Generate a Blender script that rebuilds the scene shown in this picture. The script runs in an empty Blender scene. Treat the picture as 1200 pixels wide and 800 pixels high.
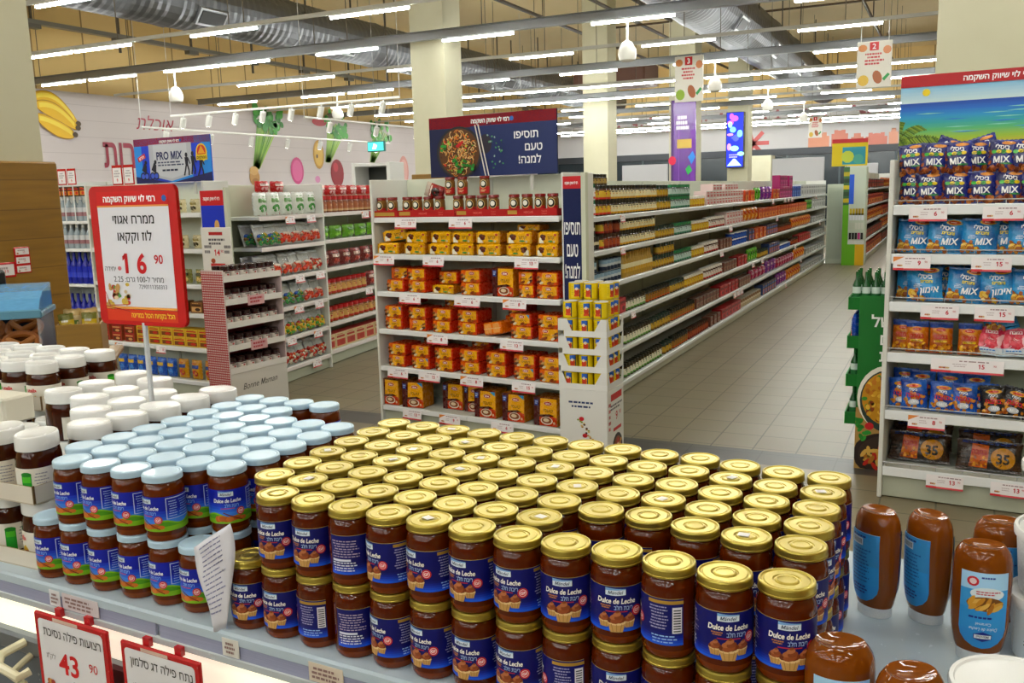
import bpy, math, random
from mathutils import Vector, Matrix
from mathutils.geometry import tessellate_polygon

SC = bpy.context.scene
COL = SC.collection
PI = math.pi
R = random.Random(7)

# ---------------------------------------------------------------- camera
F_PX, EYE = 1055.0, 1.62
AX = Vector((0.901, 0.047, -0.432)).normalized()
def _axes():
    dy = Vector((516, -188, F_PX)).normalized()
    x = -Vector((-2200, -115, F_PX)).normalized()
    x = (x - dy * x.dot(dy)).normalized()
    return x, dy, x.cross(dy)
CX, CY, CZ = _axes()                      # world axes seen in the camera (x right, y down, z forward)
cam_data = bpy.data.cameras.new('camera'); cam = bpy.data.objects.new('camera', cam_data); COL.objects.link(cam)
cam_data.sensor_width = 36; cam_data.lens = F_PX / 1200 * 36; cam_data.clip_start = 0.05; cam_data.clip_end = 200
cam.matrix_world = Matrix(((CX[0], -CX[1], -CX[2], 0), (CY[0], -CY[1], -CY[2], 0), (CZ[0], -CZ[1], -CZ[2], EYE), (0, 0, 0, 1)))
SC.camera = cam
def ray(px, py):
    d = Vector(((px - 600) / F_PX, (py - 400) / F_PX, 1))
    return Vector((CX.dot(d), CY.dot(d), CZ.dot(d)))
def on_z(px, py, z): d = ray(px, py); t = (z - EYE) / d.z; return Vector((d.x * t, d.y * t, z))
def on_y(px, py, y): d = ray(px, py); t = y / d.y; return Vector((d.x * t, y, EYE + d.z * t))
def on_x(px, py, x): d = ray(px, py); t = x / d.x; return Vector((x, d.y * t, EYE + d.z * t))

# ---------------------------------------------------------------- light and exposure
SC.view_settings.view_transform = 'Standard'; SC.view_settings.look = 'None'
SC.view_settings.exposure = 0.36; SC.view_settings.gamma = 1.0; SC.view_settings.use_curve_mapping = False
TUBE_POWER = 66.0
world = bpy.data.worlds.new('store_air'); SC.world = world; world.use_nodes = True
world.node_tree.nodes['Background'].inputs[0].default_value = (1.0, 0.95, 0.86, 1)
world.node_tree.nodes['Background'].inputs[1].default_value = 0.06
SC.cycles.use_denoising = True
SC.cycles.max_bounces = 6; SC.cycles.diffuse_bounces = 3; SC.cycles.glossy_bounces = 3
SC.cycles.transparent_max_bounces = 8; SC.cycles.caustics_reflective = False; SC.cycles.caustics_refractive = False
SC.cycles.sample_clamp_indirect = 6

# ---------------------------------------------------------------- colour and materials
def hx(c):
    if not isinstance(c, str): return c
    r = [int(c[i:i + 2], 16) / 255 for i in (0, 2, 4)]
    return tuple(((v + 0.055) / 1.055) ** 2.4 if v > 0.04045 else v / 12.92 for v in r) + (1.0,)
def mix(a, b, t): a, b = hx(a), hx(b); return tuple(a[i] * (1 - t) + b[i] * t for i in range(3)) + (1.0,)
MATS = {}
def new_mat(name):
    m = bpy.data.materials.new(name); m.use_nodes = True
    nt = m.node_tree; return m, nt, nt.nodes['Principled BSDF']
def printed(name, rough, metal=0, coat=0, bump=0, bscale=60, spec=0.5, rvar=0.08):
    m, nt, b = new_mat(name)
    a = nt.nodes.new('ShaderNodeAttribute'); a.attribute_name = 'Col'
    nt.links.new(a.outputs['Color'], b.inputs['Base Color'])
    b.inputs['Metallic'].default_value = metal; b.inputs['Specular IOR Level'].default_value = spec
    b.inputs['Coat Weight'].default_value = coat; b.inputs['Coat Roughness'].default_value = 0.04
    tc = nt.nodes.new('ShaderNodeTexCoord'); n = nt.nodes.new('ShaderNodeTexNoise')
    n.inputs['Scale'].default_value = bscale; n.inputs['Detail'].default_value = 2
    nt.links.new(tc.outputs['Object'], n.inputs['Vector'])
    mr = nt.nodes.new('ShaderNodeMapRange'); mr.inputs[3].default_value = max(rough - rvar, 0.02); mr.inputs[4].default_value = rough + rvar
    nt.links.new(n.outputs['Fac'], mr.inputs[0]); nt.links.new(mr.outputs[0], b.inputs['Roughness'])
    if bump:
        bp = nt.nodes.new('ShaderNodeBump'); bp.inputs['Strength'].default_value = bump; bp.inputs['Distance'].default_value = 0.004
        nt.links.new(n.outputs['Fac'], bp.inputs['Height']); nt.links.new(bp.outputs[0], b.inputs['Normal'])
    MATS[name] = m; return m
printed('paint', 0.5); printed('gloss', 0.24); printed('paper', 0.8, spec=0.25); printed('print', 0.42, spec=0.35)
printed('film', 0.27, bump=0.55, bscale=45, spec=0.6)
printed('jar', 0.06, rvar=0.01, spec=0.4)
printed('gold', 0.3, metal=0.9, rvar=0.01, bscale=30)
printed('lidpaint', 0.34, coat=0.25)
printed('duct', 0.42, metal=0.85, bump=0.1, bscale=3)
printed('steel', 0.34, metal=0.7)
printed('board', 0.7, bump=0.05, bscale=80, spec=0.3)
def glow(name, strength, attr=False, col=(1, 1, 1, 1)):
    m, nt, b = new_mat(name); b.inputs['Base Color'].default_value = col
    b.inputs['Emission Color'].default_value = col; b.inputs['Emission Strength'].default_value = strength
    if attr:
        a = nt.nodes.new('ShaderNodeAttribute'); a.attribute_name = 'Col'
        nt.links.new(a.outputs['Color'], b.inputs['Emission Color']); nt.links.new(a.outputs['Color'], b.inputs['Base Color'])
    MATS[name] = m
glow('tube', TUBE_POWER, col=(0.98, 1.0, 0.95, 1)); glow('screen', 1.1, True); glow('bulb', 14.0, col=(1, 0.97, 0.9, 1))
glow('case_light', 0.62, col=(1.0, 0.97, 0.76, 1))
def clear(name, tint, alpha, rough=0.08):
    m, nt, b = new_mat(name); b.inputs['Base Color'].default_value = hx(tint); b.inputs['Roughness'].default_value = rough
    n = nt.nodes.new('ShaderNodeTexNoise'); n.inputs['Scale'].default_value = 25
    mr = nt.nodes.new('ShaderNodeMapRange'); mr.inputs[3].default_value = alpha * 0.8; mr.inputs[4].default_value = min(1, alpha * 1.2)
    nt.links.new(n.outputs['Fac'], mr.inputs[0]); nt.links.new(mr.outputs[0], b.inputs['Alpha'])
    MATS[name] = m
clear('clearfilm', 'e8ecee', 0.2, 0.12); clear('clearrail', 'b4b8d8', 0.55, 0.12); clear('acrylic', '6fb4e6', 0.62, 0.05)
clear('clearcover', 'f2f4f6', 0.2, 0.1); clear('frosted', 'f2f5f6', 0.85, 0.4)

def coord_mat(name, build):
    m, nt, b = new_mat(name); tc = nt.nodes.new('ShaderNodeTexCoord'); build(nt, b, tc); MATS[name] = m
def _brick(nt, vec, sx, sy, off, c1, c2, mortar, size=0.006):
    mp = nt.nodes.new('ShaderNodeMapping'); nt.links.new(vec, mp.inputs[0])
    br = nt.nodes.new('ShaderNodeTexBrick'); br.offset = off; br.squash = 1
    nt.links.new(mp.outputs[0], br.inputs['Vector'])
    br.inputs['Color1'].default_value = hx(c1); br.inputs['Color2'].default_value = hx(c2); br.inputs['Mortar'].default_value = hx(mortar)
    br.inputs['Scale'].default_value = 1; br.inputs['Mortar Size'].default_value = size; br.inputs['Mortar Smooth'].default_value = 0.1
    br.inputs['Brick Width'].default_value = sx; br.inputs['Row Height'].default_value = sy
    return br, mp
def floor_tiles(c1, c2, mortar, sx, sy, shift):
    def f(nt, b, tc):
        br, mp = _brick(nt, tc.outputs['Object'], sx, sy, 0.0, c1, c2, mortar, 0.0045)
        mp.inputs['Location'].default_value = shift
        n = nt.nodes.new('ShaderNodeTexNoise'); n.inputs['Scale'].default_value = 5; n.inputs['Detail'].default_value = 4
        nt.links.new(tc.outputs['Object'], n.inputs['Vector'])
        mx = nt.nodes.new('ShaderNodeMixRGB'); mx.blend_type = 'MULTIPLY'; mx.inputs[0].default_value = 0.12
        nt.links.new(br.outputs['Color'], mx.inputs[1]); nt.links.new(n.outputs['Color'], mx.inputs[2])
        nt.links.new(mx.outputs[0], b.inputs['Base Color'])
        b.inputs['Roughness'].default_value = 0.4; b.inputs['Specular IOR Level'].default_value = 0.5
    return f
coord_mat('floor_tile', floor_tiles('82785f', '7c7259', '4c4533', 0.262, 0.30, (0.26, 0.13, 0)))
coord_mat('floor_grey', floor_tiles('45443f', '403f3b', '2c2b28', 0.44, 0.52, (0.1, 0.26, 0)))
def plaster(c1, c2, scale):
    def f(nt, b, tc):
        n = nt.nodes.new('ShaderNodeTexNoise'); n.inputs['Scale'].default_value = scale; n.inputs['Detail'].default_value = 5
        nt.links.new(tc.outputs['Object'], n.inputs['Vector'])
        r = nt.nodes.new('ShaderNodeValToRGB'); r.color_ramp.elements[0].color = hx(c1); r.color_ramp.elements[1].color = hx(c2)
        r.color_ramp.elements[0].position = 0.35; r.color_ramp.elements[1].position = 0.65
        nt.links.new(n.outputs['Fac'], r.inputs[0]); nt.links.new(r.outputs[0], b.inputs['Base Color']); b.inputs['Roughness'].default_value = 0.75
    return f
coord_mat('column_paint', plaster('c2bea2', 'c8c4aa', 2.0)); coord_mat('ceiling_paint', plaster('e6d0a0', 'e8d4a6', 0.6))
def panels(nt, b, tc):
    sep = nt.nodes.new('ShaderNodeSeparateXYZ'); nt.links.new(tc.outputs['Object'], sep.inputs[0])
    add = nt.nodes.new('ShaderNodeMath'); nt.links.new(sep.outputs[0], add.inputs[0]); nt.links.new(sep.outputs[1], add.inputs[1])
    cmb = nt.nodes.new('ShaderNodeCombineXYZ'); nt.links.new(add.outputs[0], cmb.inputs[0]); nt.links.new(sep.outputs[2], cmb.inputs[1])
    br, mp = _brick(nt, cmb.outputs[0], 1.25, 30, 0.0, 'e0c284', 'dabb7a', '94794a', 0.02)
    mp.inputs['Location'].default_value = (0.3, 7, 0)
    nt.links.new(br.outputs['Color'], b.inputs['Base Color']); b.inputs['Roughness'].default_value = 0.7
coord_mat('wall_panel', panels)
def planks(nt, b, tc):
    sep = nt.nodes.new('ShaderNodeSeparateXYZ'); nt.links.new(tc.outputs['Object'], sep.inputs[0])
    add = nt.nodes.new('ShaderNodeMath'); nt.links.new(sep.outputs[0], add.inputs[0]); nt.links.new(sep.outputs[1], add.inputs[1])
    cmb = nt.nodes.new('ShaderNodeCombineXYZ'); nt.links.new(add.outputs[0], cmb.inputs[0]); nt.links.new(sep.outputs[2], cmb.inputs[1])
    br, mp = _brick(nt, cmb.outputs[0], 1.6, 0.16, 0.5, '8a6416', '805c12', '6b4a0e', 0.003)
    mp2 = nt.nodes.new('ShaderNodeMapping'); mp2.inputs['Scale'].default_value = (3, 40, 1); nt.links.new(cmb.outputs[0], mp2.inputs[0])
    n = nt.nodes.new('ShaderNodeTexNoise'); n.inputs['Scale'].default_value = 1; n.inputs['Detail'].default_value = 4; nt.links.new(mp2.outputs[0], n.inputs['Vector'])
    mx = nt.nodes.new('ShaderNodeMixRGB'); mx.blend_type = 'OVERLAY'; mx.inputs[0].default_value = 0.3
    nt.links.new(br.outputs['Color'], mx.inputs[1]); nt.links.new(n.outputs['Fac'], mx.inputs[2])
    nt.links.new(mx.outputs[0], b.inputs['Base Color']); b.inputs['Roughness'].default_value = 0.45
coord_mat('wood', planks)

# ---------------------------------------------------------------- flat print: shapes and lettering in (u, v, layer)
HEB = lambda ch: '\u0590' <= ch <= '\u05ff'
def rtl(s):
    if not any(HEB(c) for c in s): return s
    out, run = [], ''
    for ch in s[::-1]:
        if ch.isascii() and (ch.isalnum() or ch == '.'): run = ch + run
        else: out.append(run); out.append({'(': ')', ')': '('}.get(ch, ch)); run = ''
    out.append(run); return ''.join(out)
_TX = {}
def _area(p): return sum(p[i - 1][0] * p[i][1] - p[i][0] * p[i - 1][1] for i in range(len(p))) / 2
def _inside(q, p):
    c = False
    for i in range(len(p)):
        (x0, y0), (x1, y1) = p[i - 1], p[i]
        if (y0 > q[1]) != (y1 > q[1]) and q[0] < (x1 - x0) * (q[1] - y0) / (y1 - y0) + x0: c = not c
    return c
def _cross(a, b, c, d):
    o = lambda p, q, r: (q[0] - p[0]) * (r[1] - p[1]) - (q[1] - p[1]) * (r[0] - p[0])
    return o(a, b, c) * o(a, b, d) < -1e-12 and o(c, d, a) * o(c, d, b) < -1e-12
def _untangle(p):                                     # split an outline that crosses itself into simple loops
    n = len(p)
    for i in range(n):
        for j in range(i + 2, n):
            if i == 0 and j == n - 1: continue
            a, b, c, d = p[i], p[(i + 1) % n], p[j], p[(j + 1) % n]
            if _cross(a, b, c, d):
                den = (b[0] - a[0]) * (d[1] - c[1]) - (b[1] - a[1]) * (d[0] - c[0]); t = ((c[0] - a[0]) * (d[1] - c[1]) - (c[1] - a[1]) * (d[0] - c[0])) / den
                x = (a[0] + t * (b[0] - a[0]), a[1] + t * (b[1] - a[1]))
                return _untangle(p[:i + 1] + [x] + p[j + 1:]) + _untangle([x] + p[i + 1:j + 1])
    return [p]
def text_mesh(s, bold, res):
    k = (s, bold, res)
    if k not in _TX:
        c = bpy.data.curves.new('lettering', 'FONT'); c.body = rtl(s); o = bpy.data.objects.new('lettering', c); COL.objects.link(o)
        cu = o.to_curve(bpy.context.evaluated_depsgraph_get()); loops = []
        for sp in cu.splines:
            bp = sp.bezier_points; p = []
            for i in range(len(bp)):
                u, v = bp[i], bp[(i + 1) % len(bp)]; p0, p1, p2, p3 = u.co, u.handle_right, v.handle_left, v.co
                flat = (p1 - p0).cross(p3 - p0).length < 1e-4 and (p2 - p0).cross(p3 - p0).length < 1e-4; m = 1 if flat else res + 1
                for j in range(m): t = j / m; q = p0 * (1 - t) ** 3 + p1 * (3 * t * (1 - t) ** 2) + p2 * (3 * t * t * (1 - t)) + p3 * t ** 3; p.append((q.x, q.y))
            q = [p[i] for i in range(len(p)) if math.hypot(p[i][0] - p[i - 1][0], p[i][1] - p[i - 1][1]) > 1e-4]
            if len(q) > 2: loops += [l for l in _untangle(q) if len(l) > 2 and abs(_area(l)) > 2e-4]
        o.to_curve_clear(); bpy.data.objects.remove(o); bpy.data.curves.remove(c)
        V, Fs = [], []
        for n, l in enumerate(loops):                 # a capital M whose middle reaches the base line
            x0, x1, h = min(q[0] for q in l), max(q[0] for q in l), max(q[1] for q in l)
            if 'M' in s and len(l) == 15 and abs(x1 - x0 - .636) < .01 and abs(h - .682) < .01:
                c_ = (x0 + x1) / 2; loops[n] = [(x1, h), (x1 - .13, h), (c_, .24), (x0 + .13, h), (x0, h), (x0, 0), (x0 + .1, 0), (x0 + .1, .46), (c_ - .05, .03), (c_ + .05, .03), (x1 - .1, .46), (x1 - .1, 0), (x1, 0)]
        par = []                                      # the smallest loop each loop lies in; a hole turns against it
        for l in loops:
            c_ = [q for q in loops if q is not l and abs(_area(q)) > abs(_area(l)) and _inside(l[0], q)]; par.append(min(c_, key=lambda q: abs(_area(q))) if c_ else None)
        hole = [p is not None and _area(p) * _area(l) < 0 for l, p in zip(loops, par)]; ids = [id(p) for p in par]
        def grow(l, sg):
            out = []
            for i in range(len(l)):
                e0 = (l[i][0] - l[i - 1][0], l[i][1] - l[i - 1][1]); w = l[(i + 1) % len(l)]; e1 = (w[0] - l[i][0], w[1] - l[i][1]); d0, d1 = math.hypot(*e0) or 1, math.hypot(*e1) or 1
                nx, ny = e0[1] / d0 + e1[1] / d1, -e0[0] / d0 - e1[0] / d1; d = math.hypot(nx, ny) or 1; f = min(1.6, 2 / d) * bold * sg / d; out.append((l[i][0] + nx * f, l[i][1] + ny * f))
            return out
        for l, h in zip(loops, hole):
            if h: continue
            sg = math.copysign(1, _area(l)); rings = [l] + [q for q, hq, pid in zip(loops, hole, ids) if hq and pid == id(l)]
            if bold: rings = [grow(r, sg) for r in rings]
            n = len(V); V += [q for r in rings for q in r]; Fs += [tuple(n + i for i in t) for t in tessellate_polygon([[Vector((x, y, 0)) for x, y in r] for r in rings])]
        if '1' in s:                                  # the built-in numeral 1 is a bare bar: give it its flag
            for l in loops:
                xs, ys = [q[0] for q in l], [q[1] for q in l]
                if len(l) == 4 and abs(max(ys) - .68) < .02 and abs(min(ys)) < .02 and max(xs) - min(xs) < .2: n = len(V); x = min(xs) + .01; V += [(x, .68 + bold), (x - .15, .57 + bold), (x - .15, .47 - bold), (x, .57 - bold)]; Fs.append((n, n + 1, n + 2, n + 3))
        _TX[k] = (V, Fs)
    return _TX[k]
class Art:
    def __init__(s): s.p = []                       # (points2d, faces, colour, layer, material)
    def rect(s, x0, y0, x1, y1, col, L=1, nx=1, ny=1, m=None):
        pts = [(x0 + (x1 - x0) * i / nx, y0 + (y1 - y0) * j / ny) for j in range(ny + 1) for i in range(nx + 1)]
        w = nx + 1
        s.p.append((pts, [(j * w + i, j * w + i + 1, (j + 1) * w + i + 1, (j + 1) * w + i) for j in range(ny) for i in range(nx)], col, L, m)); return s
    def ell(s, cx, cy, rx, ry, col, L=2, n=16, rings=1, rot=0, m=None):
        ca, sa = math.cos(rot), math.sin(rot); pts = [(cx, cy)]; f = []
        for k in range(1, rings + 1):
            for i in range(n):
                a = 2 * PI * i / n; x, y = rx * k / rings * math.cos(a), ry * k / rings * math.sin(a)
                pts.append((cx + x * ca - y * sa, cy + x * sa + y * ca))
        for i in range(n):
            j = (i + 1) % n; f.append((0, 1 + i, 1 + j))
            for k in range(1, rings):
                a, b = 1 + (k - 1) * n, 1 + k * n; f.append((a + i, b + i, b + j, a + j))
        s.p.append((pts, f, col, L, m)); return s
    def poly(s, pts, col, L=1, m=None):
        f = [tuple(t) for t in tessellate_polygon([[Vector((x, y, 0)) for x, y in pts]])]
        s.p.append((list(pts), f, col, L, m)); return s
    def line(s, pts, w, col, L=2, m=None):
        for (x0, y0), (x1, y1) in zip(pts, pts[1:]):
            d = math.hypot(x1 - x0, y1 - y0) or 1e-6; nx, ny = -(y1 - y0) / d * w / 2, (x1 - x0) / d * w / 2
            s.p.append(([(x0 + nx, y0 + ny), (x0 - nx, y0 - ny), (x1 - nx, y1 - ny), (x1 + nx, y1 + ny)], [(0, 1, 2, 3)], col, L, m))
        return s
    def text(s, t, cx, cy, h, col, L=3, w=None, bold=0.0, shear=0.0, rot=0.0, res=2, m=None):
        v, f = text_mesh(t, bold, res)
        if not v: return s
        x0, x1 = min(p[0] for p in v), max(p[0] for p in v); k = h / 0.7; kx = k
        if w and (x1 - x0) * k > w: kx = w / (x1 - x0)
        ca, sa = math.cos(rot), math.sin(rot); pts = []
        for x, y in v:
            X = (x - (x0 + x1) / 2) * kx; Y = y * k - h / 2; X += Y * shear
            pts.append((cx + X * ca - Y * sa, cy + X * sa + Y * ca))
        s.p.append((pts, f, col, L, m)); return s
    def rrect(s, x0, y0, x1, y1, r, col, L=1, m=None):
        pts = []
        for cx, cy, a0 in ((x1 - r, y1 - r, 0), (x0 + r, y1 - r, 90), (x0 + r, y0 + r, 180), (x1 - r, y0 + r, 270)):
            for i in range(5): a = math.radians(a0 + i * 22.5); pts.append((cx + r * math.cos(a), cy + r * math.sin(a)))
        return s.poly(pts, col, L, m)
    def shadow_lines(s, x0, y0, x1, y1, n, col, L=3, fill=0.55, seed=1):      # rows of print too small to read
        q = random.Random(seed); st = (y1 - y0) / n
        for i in range(n):
            a = x0 + (x1 - x0) * q.random() * 0.15; b = x1 - (x1 - x0) * q.random() * 0.25
            y = y0 + st * (i + 0.5); x = a
            while x < b:
                wd = (x1 - x0) * (0.06 + 0.12 * q.random()); s.rect(x, y - st * fill / 2, min(x + wd, b), y + st * fill / 2, col, L); x += wd + (x1 - x0) * 0.03
        return s
    def add(s, o, dx=0, dy=0, k=1, dl=0):
        for pts, f, c, L, m in o.p: s.p.append(([(dx + x * k, dy + y * k) for x, y in pts], f, c, L + dl, m))
        return s

# ---------------------------------------------------------------- mesh builder with per-face colour
def refine(pts, faces, d, fy=0):                            # cut long faces so print follows a curved surface
    pts, out, mid = list(pts), [], {}
    todo = []
    for q in faces:
        if max(max(abs(pts[a][0] - pts[b][0]), fy * abs(pts[a][1] - pts[b][1])) for a in q for b in q) <= d: out.append(q)
        else: todo += [(q[0], q[i], q[i + 1]) for i in range(1, len(q) - 1)]
    while todo:
        t = todo.pop(); e = [max(abs(pts[t[i]][0] - pts[t[(i + 1) % 3]][0]), fy * abs(pts[t[i]][1] - pts[t[(i + 1) % 3]][1])) for i in range(3)]; i = e.index(max(e))
        if e[i] <= d: out.append(t); continue
        a, b, c = t[i], t[(i + 1) % 3], t[(i + 2) % 3]; k = (min(a, b), max(a, b))
        if k not in mid: mid[k] = len(pts); pts.append(((pts[a][0] + pts[b][0]) / 2, (pts[a][1] + pts[b][1]) / 2))
        todo += [(a, mid[k], c), (mid[k], b, c)]
    return pts, out
class MB:
    def __init__(s): s.v, s.f, s.m, s.c, s.mi = [], [], [], [], {}
    def face(s, idx, mat, col):
        s.f.append(idx); s.m.append(s.mi.setdefault(mat, len(s.mi))); s.c.append(hx(col))
    def pts(s, pts): n = len(s.v); s.v.extend([tuple(p) for p in pts]); return n
    def quad(s, pts, mat, col): n = s.pts(pts); s.face(tuple(range(n, n + len(pts))), mat, col)
    def box(s, x0, x1, y0, y1, z0, z1, mat, col, bev=0.0, cols=None, M=None):
        b = min(bev, (x1 - x0) * .45, (y1 - y0) * .45, (z1 - z0) * .45)
        if b <= 0:
            P = [(x, y, z) for z in (z0, z1) for y in (y0, y1) for x in (x0, x1)]
            Fs = [((0, 2, 3, 1), 'b'), ((4, 5, 7, 6), 't'), ((0, 1, 5, 4), 'f'), ((2, 6, 7, 3), 'k'), ((0, 4, 6, 2), 'l'), ((1, 3, 7, 5), 'r')]
        else:
            P = []; Fs = []
            xs, ys, zs = (x0, x1), (y0, y1), (z0, z1)
            for iz in (0, 1):
                for iy in (0, 1):
                    for ix in (0, 1):
                        X, Y, Z = xs[ix], ys[iy], zs[iz]; sx, sy, sz = (1 - 2 * ix) * b, (1 - 2 * iy) * b, (1 - 2 * iz) * b
                        P += [(X, Y + sy, Z + sz), (X + sx, Y, Z + sz), (X + sx, Y + sy, Z)]
            g = lambda ix, iy, iz, a: (iz * 4 + iy * 2 + ix) * 3 + a
            Fs = [((g(0, 0, 0, 2), g(0, 1, 0, 2), g(1, 1, 0, 2), g(1, 0, 0, 2)), 'b'), ((g(0, 0, 1, 2), g(1, 0, 1, 2), g(1, 1, 1, 2), g(0, 1, 1, 2)), 't'),
                  ((g(0, 0, 0, 1), g(1, 0, 0, 1), g(1, 0, 1, 1), g(0, 0, 1, 1)), 'f'), ((g(0, 1, 0, 1), g(0, 1, 1, 1), g(1, 1, 1, 1), g(1, 1, 0, 1)), 'k'),
                  ((g(0, 0, 0, 0), g(0, 0, 1, 0), g(0, 1, 1, 0), g(0, 1, 0, 0)), 'l'), ((g(1, 0, 0, 0), g(1, 1, 0, 0), g(1, 1, 1, 0), g(1, 0, 1, 0)), 'r')]
            for iy in (0, 1):
                for iz in (0, 1): Fs.append(((g(0, iy, iz, 1), g(1, iy, iz, 1), g(1, iy, iz, 2), g(0, iy, iz, 2)), 'f' if not iy else 'k'))
            for ix in (0, 1):
                for iz in (0, 1): Fs.append(((g(ix, 0, iz, 0), g(ix, 1, iz, 0), g(ix, 1, iz, 2), g(ix, 0, iz, 2)), 'l' if not ix else 'r'))
                for iy in (0, 1): Fs.append(((g(ix, iy, 0, 0), g(ix, iy, 1, 0), g(ix, iy, 1, 1), g(ix, iy, 0, 1)), 'l' if not ix else 'r'))
            for ix in (0, 1):
                for iy in (0, 1):
                    for iz in (0, 1): Fs.append(((g(ix, iy, iz, 0), g(ix, iy, iz, 1), g(ix, iy, iz, 2)), 'f'))
        if M: P = [M(*p) for p in P]
        n = s.pts(P)
        for idx, k in Fs: s.face(tuple(n + i for i in idx), mat, (cols or {}).get(k, col))
        return s
    def lathe(s, prof, mat, col, seg=24, c=(0, 0, 0), sx=1, sy=1, cols=None, flute=0, cap=True, M=None):
        rows = []
        for r, z in prof:
            P = [(c[0] + r * sx * math.cos(2 * PI * i / seg) * (1 - flute * (i % 2)), c[1] + r * sy * math.sin(2 * PI * i / seg) * (1 - flute * (i % 2)), c[2] + z) for i in range(seg)]
            if M: P = [M(*p) for p in P]
            rows.append(s.pts(P))
        for k in range(len(rows) - 1):
            cc = cols[k] if cols else col
            for i in range(seg):
                j = (i + 1) % seg; s.face((rows[k] + i, rows[k] + j, rows[k + 1] + j, rows[k + 1] + i), mat, cc)
        if cap:
            s.face(tuple(rows[0] + i for i in reversed(range(seg))), mat, cols[0] if cols else col)
            s.face(tuple(rows[-1] + i for i in range(seg)), mat, cols[-1] if cols else col)
        return s
    def tube(s, path, r, mat, col, seg=8, closed=False):
        path = [Vector(p) for p in path]; n = len(path); rows = []
        for k, p in enumerate(path):
            a = path[(k - 1) % n] if closed or k else p; b = path[(k + 1) % n] if closed or k < n - 1 else p
            t = (b - a).normalized(); u = t.cross(Vector((0, 0, 1)) if abs(t.z) < .9 else Vector((1, 0, 0))).normalized(); w = t.cross(u)
            rr = r[k] if isinstance(r, (list, tuple)) else r
            rows.append(s.pts([p + (u * math.cos(2 * PI * i / seg) + w * math.sin(2 * PI * i / seg)) * rr for i in range(seg)]))
        for k in range(n if closed else n - 1):
            a, b = rows[k], rows[(k + 1) % n]
            for i in range(seg): j = (i + 1) % seg; s.face((a + i, b + i, b + j, a + j), mat, col)
        if not closed:
            s.face(tuple(rows[0] + i for i in range(seg)), mat, col); s.face(tuple(rows[-1] + i for i in reversed(range(seg))), mat, col)
        return s
    def sheet(s, fn, u0, u1, v0, v1, nu, nv, mat, colf, off=0.0, flip=False):
        P = [fn(u0 + (u1 - u0) * i / nu, v0 + (v1 - v0) * j / nv, off) for j in range(nv + 1) for i in range(nu + 1)]
        n = s.pts(P); w = nu + 1
        for j in range(nv):
            for i in range(nu):
                q = (n + j * w + i, n + j * w + i + 1, n + (j + 1) * w + i + 1, n + (j + 1) * w + i)
                c = colf(u0 + (u1 - u0) * (i + .5) / nu, v0 + (v1 - v0) * (j + .5) / nv) if callable(colf) else colf
                s.face(q[::-1] if flip else q, mat, c)
        return s
    def art(s, art, fn, mat='print', step=0.0005, fine=0.0, fy=0):
        for pts, f, col, L, m in art.p:
            if fine: pts, f = refine(pts, f, fine, fy)
            n = s.pts([fn(x, y, L * step) for x, y in pts])
            for q in f: s.face(tuple(n + i for i in q), m or mat, col)
        return s
    def mesh(s, name, smooth=True, sharp=38):
        me = bpy.data.meshes.new(name); me.from_pydata(s.v, [], s.f)
        for k in s.mi: me.materials.append(MATS[k])
        me.polygons.foreach_set('material_index', s.m)
        at = me.color_attributes.new('Col', 'FLOAT_COLOR', 'CORNER'); buf = []
        for q, c in zip(s.f, s.c): buf.extend(c * len(q))
        at.data.foreach_set('color', buf)
        me.polygons.foreach_set('use_smooth', [smooth] * len(s.f))
        if smooth: me.set_sharp_from_angle(angle=math.radians(sharp))
        me.update(); return me
def plane(o, u, v, n):                              # maps (u, v, off) onto a flat face
    o, u, v, n = Vector(o), Vector(u), Vector(v), Vector(n)
    return lambda a, b, d=0: o + u * a + v * b + n * d
FRONT = lambda x=0, y=0, z=0: plane((x, y, z), (1, 0, 0), (0, 0, 1), (0, -1, 0))
TOP = lambda x=0, y=0, z=0: plane((x, y, z), (1, 0, 0), (0, 1, 0), (0, 0, 1))
RIGHT = lambda x=0, y=0, z=0: plane((x, y, z), (0, 1, 0), (0, 0, 1), (1, 0, 0))
def cyl(rad, sx=1, sy=1, th0=-PI / 2): return lambda a, b, d=0: ((rad + d) * sx * math.cos(th0 + a / rad), (rad + d) * sy * math.sin(th0 + a / rad), b)

# ---------------------------------------------------------------- objects
def obj(name, mb, parent=None, smooth=True, sharp=38):
    o = bpy.data.objects.new(name, mb.mesh(name, smooth, sharp) if isinstance(mb, MB) else mb); COL.objects.link(o)
    if parent: o.parent = parent
    return o
def tag(o, label, cat, group=None):
    o['label'] = label; o['category'] = cat
    if group: o['group'] = group
    return o
def struct(name, mb, smooth=False): o = obj(name, mb, None, smooth); o['kind'] = 'structure'; return o
def empty(name, loc, rz=0):
    o = bpy.data.objects.new(name, None); COL.objects.link(o); o.location = loc; o.rotation_euler = (0, 0, rz); o.empty_display_size = 0.1; return o
class Proto:                                        # one of a kind with its parts, then copies of it
    def __init__(s, name, root, parts=(), cat='thing'): s.name, s.root, s.parts, s.cat, s.first = name, root, parts, cat, None
    def put(s, loc, rz=0, label='', group=None, cat=None, rot=None, scale=None, bare=False):
        if s.first is None:
            o = obj(s.name, s.root); kids = []
            for p in s.parts:
                k = obj(p[0], p[1], o)
                if len(p) > 2: obj(p[2], p[3], k)
            s.first = o
        else:
            o = s.first.copy(); COL.objects.link(o)
            if not bare:
                for ch in s.first.children:
                    c = ch.copy(); COL.objects.link(c); c.parent = o
                    for g in ch.children: d = g.copy(); COL.objects.link(d); d.parent = c
        o.location = loc; o.rotation_euler = rot or (0, 0, rz); o.scale = scale or (1, 1, 1)
        for k in ('label', 'category', 'group'):
            if k in o: del o[k]
        return tag(o, label, cat or s.cat, group)
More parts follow.
